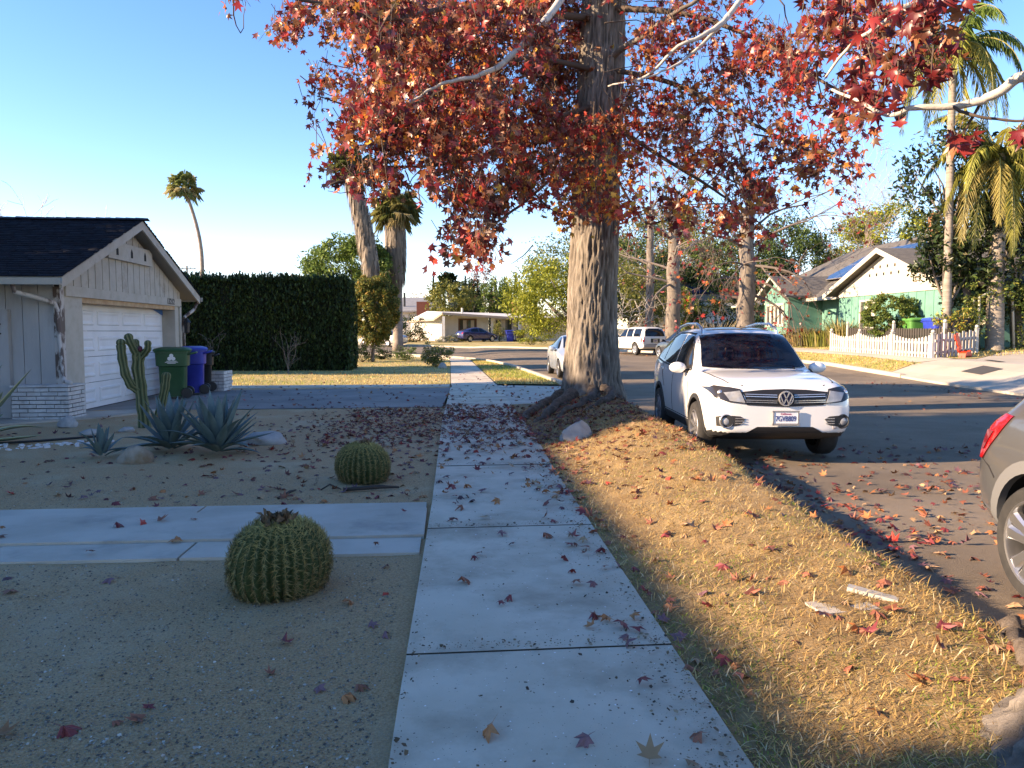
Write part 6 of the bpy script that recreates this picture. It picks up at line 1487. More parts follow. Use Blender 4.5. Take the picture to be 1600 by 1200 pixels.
for zz in (.25, .7): mb.beam(A+Vector((0, 0, h(A.x, A.y)+zz))-nn*.03, Bp+Vector((0, 0, h(Bp.x, Bp.y)+zz))-nn*.03, .04, .09)
mb.build('board_panel', M('gate_pinkish', (.36, .29, .26), .8, (.46, .41, .38), 3), GT); post(GT, Bp.x+.1, Bp.y+.06, h(21, 29)+.05, .98)
F2 = thing('picket_fence', 'dark weathered picket fence standing behind the white scalloped one', 'fence', (21, 33, .7)); mb = MB()
for k in range(44): y = 36.2-k*.17; x = 19.6; z = h(x, y); mb.box(x-.012, y-.05, z, x+.012, y+.05, z+1.12)
mb.box(19.62, 28.8, .75+.7, 19.66, 36.3, .75+.95); mb.build('picket_panel', M('dark_fence_wood', (.05, .045, .04), .9), F2)
for y in (36.3, 32.4, 28.9): mb = MB(); mb.box(19.55, y-.05, .6, 19.65, y+.05, 1.95); mb.ball((19.6, y, 2.02), .07, 10); mb.build('post', m_fence, F2)
# orange-red cut-out ornament leaning on the gate
OR = thing('garden_ornament', 'bright orange-red plastic ornament leaning against the picket gate', 'ornament', (19.1, 27.5, .6)); m_or = M('orange_red_plastic', (.62, .045, .012), .45)
c = Vector((19.0, 27.25, h(19, 27.25)+.07)); X = Vector((.86, .51, 0))
def op(u, v, dp=0): return c+X*u+Vector((0, 0, v))+Vector((.51, -.86, 0))*dp
body = [(-.42, .80), (-.36, .93), (-.28, .86), (-.20, .90), (-.02, .62), (.06, .44), (.16, .40), (.10, .30), (.24, .20), (-.04, .18), (-.16, .30), (-.10, .40), (-.22, .48), (-.28, .62), (-.36, .66)]
mb = MB(); mb.prism(body, lambda u, v: op(u, v, .05), lambda u, v: op(u, v, .10)); mb.build('back', m_or, OR)
mb = MB(); mb.prism([(-.12, 0), (-.06, .03), (.02, .06), (.26, .06), (.32, .03), (.40, .02), (.44, .06), (.34, .24), (.30, .28), (.20, .22), (.0, .22), (-.06, .16)], lambda u, v: op(u, v, .10), lambda u, v: op(u, v, .34)); mb.build('base', m_or, OR)
mb = MB(); mb.prism([(-.45, .86), (-.40, 1.0), (-.33, .98), (-.30, .92), (-.36, .94)], lambda u, v: op(u, v, .055), lambda u, v: op(u, v, .095)); mb.build('top_tuft', M('dark_green_plastic', (.03, .07, .03), .6), OR)
# bins behind the fence, clipped bush, grasses, arch, hammock
bin_thing('bright green bin showing over the white picket fence', 'bin', (20.7, 32.6, h(20.7, 32.6)), radians(90), M('lime_plastic', (.05, .20, .04), .5), M('lime_plastic_lid', (.07, .26, .06), .5), 1.5, .95)['group'] = 'bins behind the picket fence'
bin_thing('blue bin showing over the white picket fence', 'bin', (20.7, 30.9, h(20.7, 30.9)), radians(90), m_blue, M('bright_blue_lid', (.02, .07, .55), .4), 1.5, 1.0)['group'] = 'bins behind the picket fence'
bin_thing('black bin showing over the fence by the slim palm', 'bin', (20.7, 29.7, h(20.7, 29.7)), radians(90), m_bk, m_bk, 1.46, .8)['group'] = 'bins behind the picket fence'
c = at(1391, 493, 33.5); t = thing('clipped_bush', 'round clipped green bush before the mint gable wall', 'shrub', (c.x, 33.5, h(c.x, 33.5))); mb = MB(); mb.tube([(c.x, 33.5, .6), (c.x, 33.5, c.z)], .1, 6); mb.build('stem', m_bark2, t); leaves('foliage', t, clumpy(c, (1.25, 1.1, 1.0), 13000, 260, .13, .86), .10, G_MID+G_OLV[:1])
def tuft(lab, u, Y, w, hh, n, pal, lw=.02, cat='ornamental grass', arch=.5):
    p = at(u, 540, Y); z = h(p.x, Y)+.05; t = thing('grass_clump', lab, cat, (p.x, Y, z)); V = []; F = []; C = []
    for k in range(n):
        a = RNG.random()*2*pi; r = w*RNG.random()**.5*.5; b = Vector((p.x+r*cos(a), Y+r*sin(a), z)); L = hh*RNG.uniform(.5, 1.15); o_ = RNG.uniform(.1, arch)*L; d = Vector((cos(a), sin(a), 0)); sd = Vector((-sin(a), cos(a), 0))*lw*RNG.uniform(.6, 1.3)
        m_ = b+d*o_*.35+Vector((0, 0, L*.62)); e = b+d*o_+Vector((0, 0, L*RNG.uniform(.75, 1))); o = len(V); V += [b-sd, b+sd, m_+sd*.8, m_-sd*.8, e]; F += [(o, o+1, o+2), (o, o+2, o+3), (o+3, o+2, o+4)]; C += [pick(pal, 1)[0]]*5
    np_mesh('blades', np.array([v[:] for v in V]), F, m_leaf, t, np.array(C)); return t
STRAW = [(.30, .25, .10, 4), (.20, .20, .06, 4), (.38, .32, .16, 2), (.12, .14, .04, 3)]
tuft('pale spiky flax clump by the corner of the mint gable wall', 1318, 38.5, 1.6, 1.5, 420, STRAW, .035, arch=.8)
tuft('tawny grass clump left of the picket fence', 1262, 41.5, 2.6, 1.1, 900, [(.24, .19, .08, 3), (.16, .15, .05, 3), (.30, .22, .10, 2)], .03)
tuft('green and straw grass clump below the bow window', 1288, 40.2, 2.2, .9, 700, G_OLV+STRAW[:1], .03)
tuft('dry reedy stalks at the foot of the second bare street tree', 1120, 44, 2.6, 2.0, 260, [(.42, .36, .24, 3), (.3, .25, .15, 2)], .03, 'dry reeds', .9)
AR = thing('ivy_arch', 'garden arch thickly covered in ivy at the right edge', 'arch', (22.4, 29.6, .7))
pts = []
for k in range(5200):
    q = RNG.random()
    if q < .55: p = (RNG.uniform(23.0, 24.8), 29.6+RNG.normal()*.35, RNG.uniform(.55, 3.5))
    elif q < .85: p = (RNG.uniform(20.8, 24.4), 29.6+RNG.normal()*.35, 3.25+RNG.normal()*.22-.25*((RNG.random()-.5)**2))
    else: a = RNG.random(); p = (21.0+a*.5+RNG.normal()*.14, 29.6+RNG.normal()*.3, RNG.uniform(1.3, 3.1))
    pts.append(p)
P = np.array(pts); bpn = np.array([mnoise.noise(Vector(p)*1.4) for p in pts]); P = P[bpn > -.28]
leaves('ivy', AR, P, .12, G_OLV+G_MID+[(.20, .20, .05, 2)])
mb = MB(); mb.tube([(21.5, 29.6, .6), (21.5, 29.6, 3.0), (21.9, 29.6, 3.2), (22.9, 29.6, 3.2), (23.1, 29.6, .6)], .05, 8); mb.tube([(21.5, 29.9, .6), (21.5, 29.9, 3.0)], .05, 8); mb.build('arch_frame', m_trimw, AR, smooth=True)
c0, c1 = at(1512, 525, 30.2), at(1549, 490, 31.2); mb = MB(); V = []; K = 14
for i in range(K+1):
    t_ = i/K; p = Vector(c0).lerp(Vector(c1), t_); p.z -= .22*sin(pi*t_); w = .05+.22*sin(pi*min(1, t_*1.1+.02))
    for s in (-1, -.4, .4, 1): V.append((p.x+.1*s, p.y+.2*s, p.z+.10*s*s+w*s*.6))
mb.add(V, [(i*4+j, i*4+j+1, i*4+j+5, i*4+j+4) for i in range(K) for j in range(3)]); mb.tube([c1, at(1556, 470, 31.3)], .012, 5); mb.tube([c0, at(1508, 532, 30)], .012, 5)
HM = mb.build('hammock', M('cream_canvas', (.55, .50, .40), .9), smooth=True); tag(HM, 'cream cloth hammock slung beside the thick palm trunk', 'hammock')
sh = thing('garden_shed', 'shaded grey-beige outbuilding wall behind the hammock', 'shed', (25.2, 33.6, .8)); mb = MB(); mb.box(24.2, 34.2, .5, 29, 37, 3.4); mb.build('wall', M('beige_wall', (.34, .31, .25), .9, (.42, .39, .33), 1), sh); mb = MB(); mb.prism([(23.8, 3.4), (29.4, 3.4), (29.4, 3.55), (23.8, 3.6)], lambda x, z: (x, 33.9, z), lambda x, z: (x, 37.3, z)); mb.build('roof', m_roofg, sh)
def bush(lab, u, v, Y, rad, n, size, pal, mat=None):
    c = at(u, v, Y); z = h(c.x, Y); t = thing('bush', lab, 'shrub', (c.x, Y, z)); mb = MB()
    for k in range(6): a = RNG.random()*6.28; limb(mb, (c.x, Y, z), (c.x+cos(a)*rad[0]*.6, Y+sin(a)*rad[1]*.6, c.z+rad[2]*.5), .03, .008, 4)
    mb.build('stem_cluster', m_dtwig, t); leaves('foliage', t, clumpy(c, rad, n, 50, .28, .5), size, pal, mat); return t
bush('yellow-green flowering bush behind the picket gate', 1490, 503, 29.6, (.95, .6, .62), 1500, .10, G_OLV+G_YEL[:2]+[(.42, .22, .03, 2)])
bush('white-flowered climbing bush beside the gate post', 1510, 500, 29.9, (.55, .4, 1.0), 1100, .085, G_MID+[(.6, .58, .5, 3)])
bush('leafy shrub against the mint wall by the slim palm', 1452, 492, 34.5, (1.0, .6, .9), 1500, .13, G_OLV+G_MID)
bush('dark shrub at the left corner of the bow window', 1200, 492, 50, (1.6, 1, 1.9), 2200, .18, G_DARK)
bush('bright green clipped shrub beside the far kerb behind the silver-blue car', 832, 524, 66, (1.9, 1.2, .75), 2600, .12, G_YEL+G_MID[:1])

# low white mid-century house across the junction
WH = thing('modern_house', 'low white flat-gabled house with a red brick chimney, across the junction', 'house', (2, 84, .5)); gz0 = .45
m_wh = M('white_siding', (.66, .64, .58), .8, (.72, .70, .65), 2); m_beam = M('tan_fascia', (.42, .31, .23), .8)
cA = at(642, 500, 88); cB = at(690, 500, 82); cC = at(832, 500, 84)
A_, B_, C_ = Vector((cA.x, 88, 0)), Vector((cB.x, 82, 0)), Vector((cC.x+9, 85.5, 0))
def wall_seg(mb, a, b, z0, z1, th=.2, m=0):
    d = (b-a).normalized(); n = Vector((-d.y, d.x, 0))*th; V = [a, b, b+n, a+n]
    mb.add([(p.x, p.y, z0) for p in V]+[(p.x, p.y, z1) for p in V], [(0, 3, 2, 1), (4, 5, 6, 7), (0, 1, 5, 4), (1, 2, 6, 5), (2, 3, 7, 6), (3, 0, 4, 7)], m)
dB = (C_-B_).normalized(); nB = Vector((dB.y, -dB.x, 0))      # along and out of the street front
mb = MB(); wall_seg(mb, A_, B_, gz0-.4, 3.25); B2 = B_+dB*.0
wall_seg(mb, B_-nB*1.2, B_+dB*5.4-nB*1.2, gz0-.4, 3.3); wall_seg(mb, B_+dB*5.4, B_+dB*8.9, gz0-.4, 3.2); wall_seg(mb, B_+dB*8.9-nB*.9, C_-nB*.9, gz0-.4, 3.2)
for k in range(30):
    p = A_.lerp(B_, k/30); q = A_.lerp(B_, (k+.06)/30); wall_seg(mb, p+Vector((-.04, -.03, 0)), q+Vector((-.04, -.03, 0)), gz0, 3.2, .05, 1)
mb.build('wall', [m_wh, M('white_siding_groove', (.55, .53, .48), .8)], WH)
mb = MB(); rA, rB, rC = A_-dB*.8+Vector((-.3, .4, 0)), B_-dB*.8+nB*1.6, C_+nB*1.3; ridge = (B_+dB*1.0+nB*1.6)
P0 = [(A_+Vector((-.5, .6, 0)), 2.9), (B_-dB*.9+nB*.3, 3.0), (B_-dB*.1+nB*1.0, 3.62), (B_+dB*8.2+nB*1.5, 3.12), (C_+nB*1.3, 3.12), (C_-nB*9, 3.55), (B_-dB*.1-nB*9, 4.0), (A_+Vector((0, 4, 0)), 3.2)]
V = [(p.x, p.y, z) for p, z in P0]; n = len(V); mb.add(V+[(a, b, c-.24) for a, b, c in V], [(2, 1, 0, 7, 6), (2, 6, 5, 4, 3), (0+n, 1+n, 2+n, 6+n, 7+n), (3+n, 4+n, 5+n, 6+n, 2+n)], 0)
mb.add(V+[(a, b, c-.24) for a, b, c in V], [(i, (i+1) % n, (i+1) % n+n, i+n) for i in range(n)], 1); mb.build('roof', [M('pale_gravel_roof', (.50, .49, .46), .9, (.58, .57, .54), 3), m_beam], WH)
for k, hh in ((0.05, 3.2), (8.3, 2.95)): p = B_+dB*k+nB*.9; mb = MB(); mb.box(p.x-.14, p.y-.14, 0, p.x+.14, p.y+.14, hh); mb.build('porch_post', m_wh, WH)
window(WH, B_+dB*2.2-nB*1.2+Vector((0, 0, 1.35)), dB, 1.7, 1.5, 1, M('brown_frame', (.14, .07, .04), .7), out=nB, ft=.16); window(WH, B_+dB*5.9+Vector((0, 0, 1.3)), dB, 2.5, 1.55, 1, M('tan_frame', (.38, .32, .26), .7), out=nB); window(WH, B_+dB*10.8-nB*.9+Vector((0, 0, 1.6)), dB, 2.4, .95, 1, m_trimw, out=nB)
p = at(809, 470, 92); mb = MB(); mb.box(p.x-.6, 91.6, 2.5, p.x+.6, 92.6, 4.9); mb.box(p.x-.7, 91.5, 4.9, p.x+.7, 92.7, 5.1); mb.build('chimney', M('orange_brick', (.36, .14, .07), .9, (.44, .2, .11), 8), WH)
mb = MB(); p = at(722, 486, 88); mb.tube([(p.x, 88, 3.3), (p.x, 88, 4.3)], .12, 8); mb.build('roof_vent', m_trimw, WH)
mb = MB(); p = B_+dB*2.4+nB*1.1
for k in range(9): q = p+dB*k*.18; mb.beam((q.x, q.y, .55), (q.x, q.y, 1.5), .05, .05)
mb.beam((p.x, p.y, 1.5), (q.x, q.y, 1.5), .06, .06); o = mb.build('porch_railing', m_trimw, WH)
bin_thing('blue bin by the wall of the low white house', 'bin', (at(797, 525, 80).x, 80, .55), 0, m_blue, m_blue, 1.2, 1.0)['group'] = 'bins at the low white house'
bin_thing('black bin by the wall of the low white house', 'bin', (at(812, 525, 80).x, 80, .55), 0, m_bk, m_bk, 1.25, 1.2)['group'] = 'bins at the low white house'
bush('clipped brown-green column shrub at the drive of the low white house', 780, 517, 80, (.75, .7, 1.15), 1400, .12, G_OLV)
bush('round russet bush before the white house wall', 652, 529, 82, (1.2, 1, .85), 1600, .13, [(.22, .13, .05, 3), (.14, .11, .04, 2), (.28, .18, .07, 1)])
bush('dark bush at the left end of the low white house', 638, 520, 78, (1.9, 1.4, 1.9), 2400, .18, G_DARK)
bush('dry flowering bushes along the path of the low white house', 708, 531, 78, (1.7, .8, .5), 1400, .12, STRAW+[(.5, .45, .36, 2)])
# houses farther back
def simple_house(name, lab, x0, x1, y0, y1, zb, zw, zr, wm, rm, along='x'):
    t = thing(name, lab, 'house', ((x0+x1)/2, y0, zb)); mb = MB(); mb.box(x0, y0, zb-1, x1, y1, zw); ym = (y0+y1)/2; xm = (x0+x1)/2
    if along == 'y': mb.prism([(x0, zw-.01), (x1, zw-.01), (xm, zr-.2)], lambda x, z: (x, y0, z), lambda x, z: (x, y1, z))
    mb.build('wall', wm, t); mb = MB()
    if along == 'x': mb.prism([(y0-.7, zw-.2), (ym, zr), (y1+.7, zw-.2), (y1+.7, zw-.4), (ym, zr-.25), (y0-.7, zw-.4)], lambda y, z: (x0-.7, y, z), lambda y, z: (x1+.7, y, z))
    else: mb.prism([(x0-.7, zw-.25), (xm, zr), (x1+.7, zw-.25), (x1+.7, zw-.5), (xm, zr-.28), (x0-.7, zw-.5)], lambda x, z: (x, y0-.7, z), lambda x, z: (x, y1+.7, z))
    mb.build('roof', rm, t); return t
a, b = at(600, 470, 108), at(680, 470, 108)
t = simple_house('gabled_house', 'grey-roofed house behind the low white one, dark red chimney', a.x, b.x, 106, 122, .8, 4.6, 6.6, m_wh, M('cool_grey_roof', (.20, .205, .21), .9, (.26, .265, .27), 2))
p = at(661, 480, 104); mb = MB(); mb.box(p.x-.85, 103.6, 1, p.x+.85, 104.9, 5.6); mb.build('chimney', M('dark_red_brick', (.16, .045, .035), .9, (.2, .07, .05), 8), t)
p = at(632, 468, 108); mb = MB(); mb.tube([(p.x, 108, 5), (p.x, 108, 7)], .15, 8); mb.build('roof_vent', m_black, t)
a, b = at(1040, 465, 66), at(1182, 465, 66)
t = simple_house('brown_roof_house', 'brown-roofed house seen between the two bare street trees', a.x, b.x+2, 66, 78, .8, 4.3, 6.9, m_wh, M('brown_shingle', (.17, .10, .065), .9, (.23, .145, .1), 3, bump=.5, bscale=20))
p = at(1072, 443, 69); mb = MB(); mb.obox((p.x+.6, 68.2, 5.4), (2.8, 2.0, .06), Matrix.Rotation(radians(22), 3, 'X')); mb.build('solar_panel', mp, t)
mb = MB(); mb.box(a.x-.7, 65.15, 3.85, b.x+2.7, 65.3, 4.1); mb.build('fascia', m_trimw, t)
# power poles far behind the hedge
for lab, u, v, Yd in (('distant wooden power pole beside the slim leaning palm', 292, 415, 125), ('distant power pole with a long crossarm just above the hedge', 456, 427, 135)):
    p = at(u, v, Yd); t = thing('utility_pole', lab, 'utility pole', (p.x, Yd, 1)); mb = MB(); mb.tube([(p.x, Yd, .5), (p.x, Yd, p.z)], [.18, .13], 8); mb.build('pole', m_bark2, t)
    for dz in (.5, 1.5): mb = MB(); mb.beam((p.x-1.4, Yd-.15, p.z-dz), (p.x+1.4, Yd-.15, p.z-dz), .12, .14); [mb.tube([(p.x+q, Yd-.15, p.z-dz), (p.x+q, Yd-.15, p.z-dz+.3)], .05, 5) for q in (-1.25, -.6, .6, 1.25)]; mb.build('crossarm', m_bark2, t)
# ------------------------------------------------------------------ grass, grit and fallen leaves
def surf(x, y):
    """height of the walkable surface at (x, y)"""
    xl, xr, cb = float(swl(y)), float(swr(y)), float(curb(y))
    if x < xl:
        if y < 15.9 and not (5.46 < y < 7.08): return yardz(x, y)
        if y <= 7.1: return .036
        return .012 if y < 21.85 else (.036 if y < 22.95 else h(x, y)+.03)
    if x <= xr: return h(0, y)+.045
    if x < cb: return mound(x, y) if y < 16.5 else (.03+(h(x, y)) if y < 22.6 else h(x, y)+.055)
    fe = float(np.interp(y, [p[1] for p in FAR], [p[0] for p in FAR]))
    return h(x, y)+(.006 if x < fe else .13 if x < fe+.2 else .09)

def blade_mesh(name, P, L, pal, w, lay, kind='stuff', jit=.2, cols=None):
    n = len(P); a = RNG.random(n)*2*np.pi; ln = L*RNG.uniform(.45, 1.25, n); t = np.abs(RNG.normal(size=n))*lay
    t = np.clip(t if lay < 1.05 else RNG.uniform(.62, 1.5, n), .05, 1.5); d = np.stack([np.cos(a)*np.sin(t), np.sin(a)*np.sin(t), np.cos(t)], 1); s = np.stack([-np.sin(a), np.cos(a), np.zeros(n)], 1)*(w*RNG.uniform(.6, 1.4, n))[:, None]
    mid = P+d*(ln*.55)[:, None]; tip = mid+unit(d*np.array([1.3, 1.3, .55]))*(ln*.5)[:, None]; tip[:, 2] = np.maximum(tip[:, 2], P[:, 2]+.004)
    V = np.stack([P-s, P+s, mid+s*.8, mid-s*.8, tip], 1).reshape(-1, 3)
    F = (np.array([(0, 1, 2), (0, 2, 3), (3, 2, 4)])[None]+(np.arange(n)*5)[:, None, None]).reshape(-1, 3)
    C = cols if cols is not None else pick(pal, n, jit)
    o = np_mesh(name, V, F, m_leaf, None, np.repeat(C, 5, axis=0)); o['kind'] = kind; return o
STR = [(.62, .46, .15, 5), (.70, .55, .21, 4), (.47, .32, .10, 5), (.34, .20, .075, 4), (.78, .64, .32, 1)]
GRN = [(.17, .24, .04, 4), (.27, .32, .055, 4), (.44, .42, .10, 4)]
def mound_grass():
    pts = []; cols = []; gs = np.array(pick(STR, 70000, .2)); gg = np.array(pick(GRN, 70000, .2)); k = 0
    while len(pts) < 56000:
        y = 1.6+13.4*RNG.random()**1.9; x = RNG.uniform(float(swr(y))-.03, float(curb(y))-.02); t = (x-float(swr(y)))/(float(curb(y))-float(swr(y)))
        bare = fnoise(x, y, 1.7, 9)+.5*fnoise(x, y, 4.1, 4)
        if bare > .26 and RNG.random() < .86: continue
        if y > 11.5 and RNG.random() < .5: continue
        if t > .84 and RNG.random() < .6: continue
        g = fnoise(x, y, 1.1, 21)+.45*fnoise(x, y, 3.3, 2)+(.34 if t < .1 else 0)+(.42 if y < 3.7 else 0)
        pts.append((x, y, mound(x, y)-.004)); k += 1; cols.append(gg[k % 70000] if g+RNG.normal()*.12 > .13 else gs[k % 70000])
    P = np.array(pts); C = np.array(cols)
    blade_mesh('grass', P, .028, None, .0028, 1.3, cols=C)
    # dead thatch lying flat
    n = 42000; pts = []
    while len(pts) < n:
        y = 1.6+13.4*RNG.random()**1.7; x = RNG.uniform(float(swr(y)), float(curb(y))); pts.append((x, y, mound(x, y)+.004))
    blade_mesh('thatch', np.array(pts), .06, [(.60, .42, .17, 4), (.46, .29, .11, 5), (.24, .15, .07, 3), (.62, .52, .32, 2)], .0022, 1.4)
    # frayed grass over the street edge
    pts = []
    for k in range(1500):
        y = RNG.uniform(3, 13); x = float(curb(y))-abs(RNG.normal())*.12-.2; pts.append((x, y, mound(x, y)))
    blade_mesh('grass', np.array(pts), .10, STR, .002, 1.2)
mound_grass()
def sheet_grass(name, n, xf, yf, L, w, pal, zz, pw=1.0, green=.1):
    pts = []; cols = []; a = pick(pal, n, .22); b = pick(GRN, n, .22)
    for k in range(n):
        y = yf[0]+(yf[1]-yf[0])*RNG.random()**pw; x0, x1 = xf(y); x = RNG.uniform(x0, x1); pts.append((x, y, h(x, y)+zz)); cols.append(b[k] if fnoise(x, y, .45, 7)+RNG.normal()*.15 > green else a[k])
    blade_mesh(name, np.array(pts), L, None, w, .6, cols=np.array(cols))
sheet_grass('grass', 15000, lambda y: (-12, float(swl(y))-.06), (23.0, 46), .06, .008, STR, .02, 1.3, .34)
sheet_grass('grass', 9000, lambda y: (float(swr(y))+.04, float(curb(y))-.2), (22.8, 42), .075, .007, STR, .05, 1.3, .02)
sheet_grass('grass', 6000, lambda y: (float(np.interp(y, [26, 31, 37, 43, 46], [15.8, 16.1, 16.0, 15.2, 14.5])), float(np.interp(y, [26, 31, 37, 43, 46], [17, 17.3, 17.2, 16.5, 15.7]))), (26.3, 46), .07, .009, STR, .07, 1, .3)
sheet_grass('grass', 9000, lambda y: (18.5, 27), (27, 50), .09, .01, STR, .07, 1.2, .0)

# grit on the yard near the camera, paint flecks on the sidewalk
n = 26000; yy = 2.3+6.5*RNG.random(n)**1.8; xx = -.30-(.62*yy+.4)*RNG.random(n); keep = ~((yy > 5.42) & (yy < 7.1)); xx, yy = xx[keep], yy[keep]; n = len(xx)
P = np.stack([xx, yy, [yardz(a, b)+.001 for a, b in zip(xx, yy)]], 1)
OCT = (np.array([(1, 0, 0), (0, 1, 0), (-1, 0, 0), (0, -1, 0), (0, 0, .7), (0, 0, -.5)]), [(0, 1, 4), (1, 2, 4), (2, 3, 4), (3, 0, 4)])
V, F = scatter(P, rand_dir(n)*.5+np.array([0, 0, 1]), rand_dir(n), np.clip(RNG.lognormal(-5.45, .42, n), .0018, .011), *OCT)
o = np_mesh('gravel', V, F, M('grit', (1, 1, 1), .95, attr=True), None, np.repeat(pick([(.22, .18, .13, 5), (.30, .26, .2, 4), (.14, .11, .085, 4), (.42, .38, .32, 2), (.09, .075, .065, 2)], n), 6, axis=0)); o['kind'] = 'stuff'
n = 620; yy = 2.3+5.2*RNG.random(n)**1.5; xx = np.array([RNG.uniform(float(swl(y))+.03, float(swr(y))-.03) for y in yy]); P = np.stack([xx, yy, [h(0, y)+.044 for y in yy]], 1)
FLK = (np.array([(1, 0, 0), (.2, .7, 0), (-.9, .3, 0), (-.4, -.8, 0), (.6, -.5, 0)]), [(0, 1, 2), (0, 2, 3), (0, 3, 4)])
V, F = scatter(P, np.tile([0, 0, 1.], (n, 1))+RNG.normal(size=(n, 3))*.05, rand_dir(n), np.clip(RNG.lognormal(-5.75, .45, n), .0014, .008), *FLK)
wht = (RNG.random(n) < .55)[:, None]; o = np_mesh('paint_flecks', V, F, MATS['grit'], None, np.repeat(np.where(wht, .8, .06)*np.ones((n, 3)), 5, axis=0)); o['kind'] = 'stuff'

# soil and leaf crumbs swept along the sidewalk edges and joints
n = 5200; yy = 2.4+12*RNG.random(n)**1.4; xx = np.empty(n)
for k in range(n):
    a, b = float(swl(yy[k])), float(swr(yy[k])); q = RNG.random()
    if q < .5: xx[k] = b-.02-abs(RNG.normal())*.13
    elif q < .58: xx[k] = a+.01+abs(RNG.normal())*.03
    elif q < .85: yy[k] = joints[int(RNG.integers(3, 8))]+abs(RNG.normal())*.06; xx[k] = RNG.uniform(a, b)
    else: xx[k] = RNG.uniform(a+.3, b)
P = np.stack([xx, yy, [h(0, y)+.047 for y in yy]], 1)
V, F = scatter(P, np.tile([0, 0, 1.], (n, 1))+RNG.normal(size=(n, 3))*.3, rand_dir(n), np.clip(RNG.lognormal(-5.6, .6, n), .0015, .014), *FLK)
o = np_mesh('debris', V, F, MATS['grit'], None, np.repeat(pick([(.10, .065, .04, 5), (.17, .11, .065, 4), (.25, .19, .12, 3), (.06, .045, .035, 3)], n), 5, axis=0)); o['kind'] = 'stuff'
# fallen sweetgum leaves
FALL = {'dark red': (.17, .030, .034), 'purplish brown': (.16, .075, .085), 'reddish brown': (.22, .075, .045), 'bright red': (.42, .045, .03), 'orange brown': (.34, .13, .05), 'tan': (.33, .20, .11)}
FW2 = np.array([.17, .14, .33, .04, .19, .13]); FW = np.array([.24, .2, .24, .05, .16, .11]); FK = list(FALL)  # street-side weights lean warmer, a sunlit look put into the leaf colours
L = []
def drop(n, fx_, fy_, keep=None):
    k = 0; g = 0
    while k < n and g < n*40:
        g += 1; x, y = fx_(), fy_()
        if keep is not None and not keep(x, y): continue
        L.append((x, y)); k += 1
U, NR = RNG.uniform, RNG.normal
cl = lambda x, y: RNG.random() < .25+.9*max(0, fnoise(x, y, 1.3, 31)+.15)
drop(1250, lambda: U(-2.9, 1.35), lambda: U(9.2, 16.2), lambda x, y: RNG.random() < ss(-3.2, -.6, x)*ss(8.8, 12, y)+.06)
drop(1000, lambda: U(-1.9, 2.3), lambda: U(11.0, 16.4), cl)
drop(640, lambda: U(-7, -.2), lambda: U(7.1, 15), lambda x, y: RNG.random() < .12+.5*ss(-5, -.5, x))
drop(60, lambda: U(-7, -.3), lambda: U(2.6, 5.4)); drop(26, lambda: U(-6, -.3), lambda: U(5.4, 7.1))
drop(20, lambda: U(-.1, 1.15), lambda: U(2.6, 6.0)); drop(95, lambda: U(-.1, 1.3), lambda: U(6.2, 10.5), cl)
drop(60, lambda: U(.75, 1.3), lambda: U(3.5, 9.5))
drop(240, lambda: 1.15+2.3*RNG.random(), lambda: U(2.8, 9), cl); drop(1300, lambda: 1.2+2.3*RNG.random(), lambda: U(8.2, 14.6), cl); drop(160, lambda: U(1.3, 3.4), lambda: U(12.5, 15))
drop(150, lambda: float(U(-.05, .5))+3.3, lambda: U(5.5, 11)); drop(980, lambda: U(3.25, 9.5), lambda: U(4.5, 10.6), cl); drop(60, lambda: U(3.2, 6), lambda: U(3.6, 6))
drop(200, lambda: U(-6, 1.5), lambda: U(16.3, 22.6), cl); drop(90, lambda: U(1.5, 3.6), lambda: U(16.5, 22.5)); drop(60, lambda: U(-6, 2), lambda: U(23, 30))
drop(120, lambda: U(3.6, 14), lambda: U(10, 24)); drop(260, lambda: U(10.5, 15), lambda: U(37, 52), lambda x, y: x > float(np.interp(y, [37, 43, 50], [13.2, 11.6, 10]))); drop(120, lambda: U(13, 14.6), lambda: U(14, 24), cl)
vis = []; rest = []
for x, y in L:
    z = surf(x, y); q = Matrix.Rotation(-YAW, 3, 'Z') @ Vector((x, y, z-EYE)); dd = cos(PITCH)*q.y+sin(PITCH)*q.z; u = q.x/max(dd, .1); v = (-sin(PITCH)*q.y+cos(PITCH)*q.z)/max(dd, .1)
    s = U(.036, .074); inside = abs(u) < .655 and abs(v) < .49
    (vis if inside else rest).append((s/dd, x, y, z, s))
vis.sort(reverse=True); rest += vis[300:]; vis = vis[:300]
VAR = {}
def where(x, y):
    if x < float(swl(y)): return 'entry walk' if 5.46 < y < 7.08 else ('driveway' if y > 15.9 else 'gravel yard')
    if x <= float(swr(y)): return 'sidewalk'
    return 'dry grass strip' if x < float(curb(y)) else 'street asphalt'
for _, x, y, z, s in vis:
    c = int(RNG.choice(6, p=FW if x < float(swr(y)) else FW2)); k = int(RNG.integers(3)); key = (c, k)
    if key not in VAR:
        me = MB(); tv, tf = star((.35, .75, -.5)[k], (.3, -.5, .2)[k]); tv = tv.copy(); tv[:, 2] += .10*np.sin(tv[:, 0]*4+k)+.08*np.cos(tv[:, 1]*5+c); me.add(tv*.0625, tf)
        cc = FALL[FK[c]]; mm = M('fallen_leaf_'+FK[c].replace(' ', '_'), cc, .55, tuple(min(.8, q*1.5) for q in cc), 30, trans=.12)
        o = me.build('fallen_leaf', mm); VAR[key] = o
    else: o = VAR[key].copy(); COL.objects.link(o)
    sc = s/.0625; o.scale = (sc, sc, sc*U(.7, 1.6)); o.location = (x, y, z+.022*sc*(1.0 if k < 2 else .5)); o.rotation_euler = (NR()*.28, NR()*.28, U(0, 6.28)); w_ = where(x, y)
    tag(o, f'{FK[c]} star-shaped leaf fallen on the {w_}', 'leaf', f'{FK[c]} fallen leaves on the {w_}')
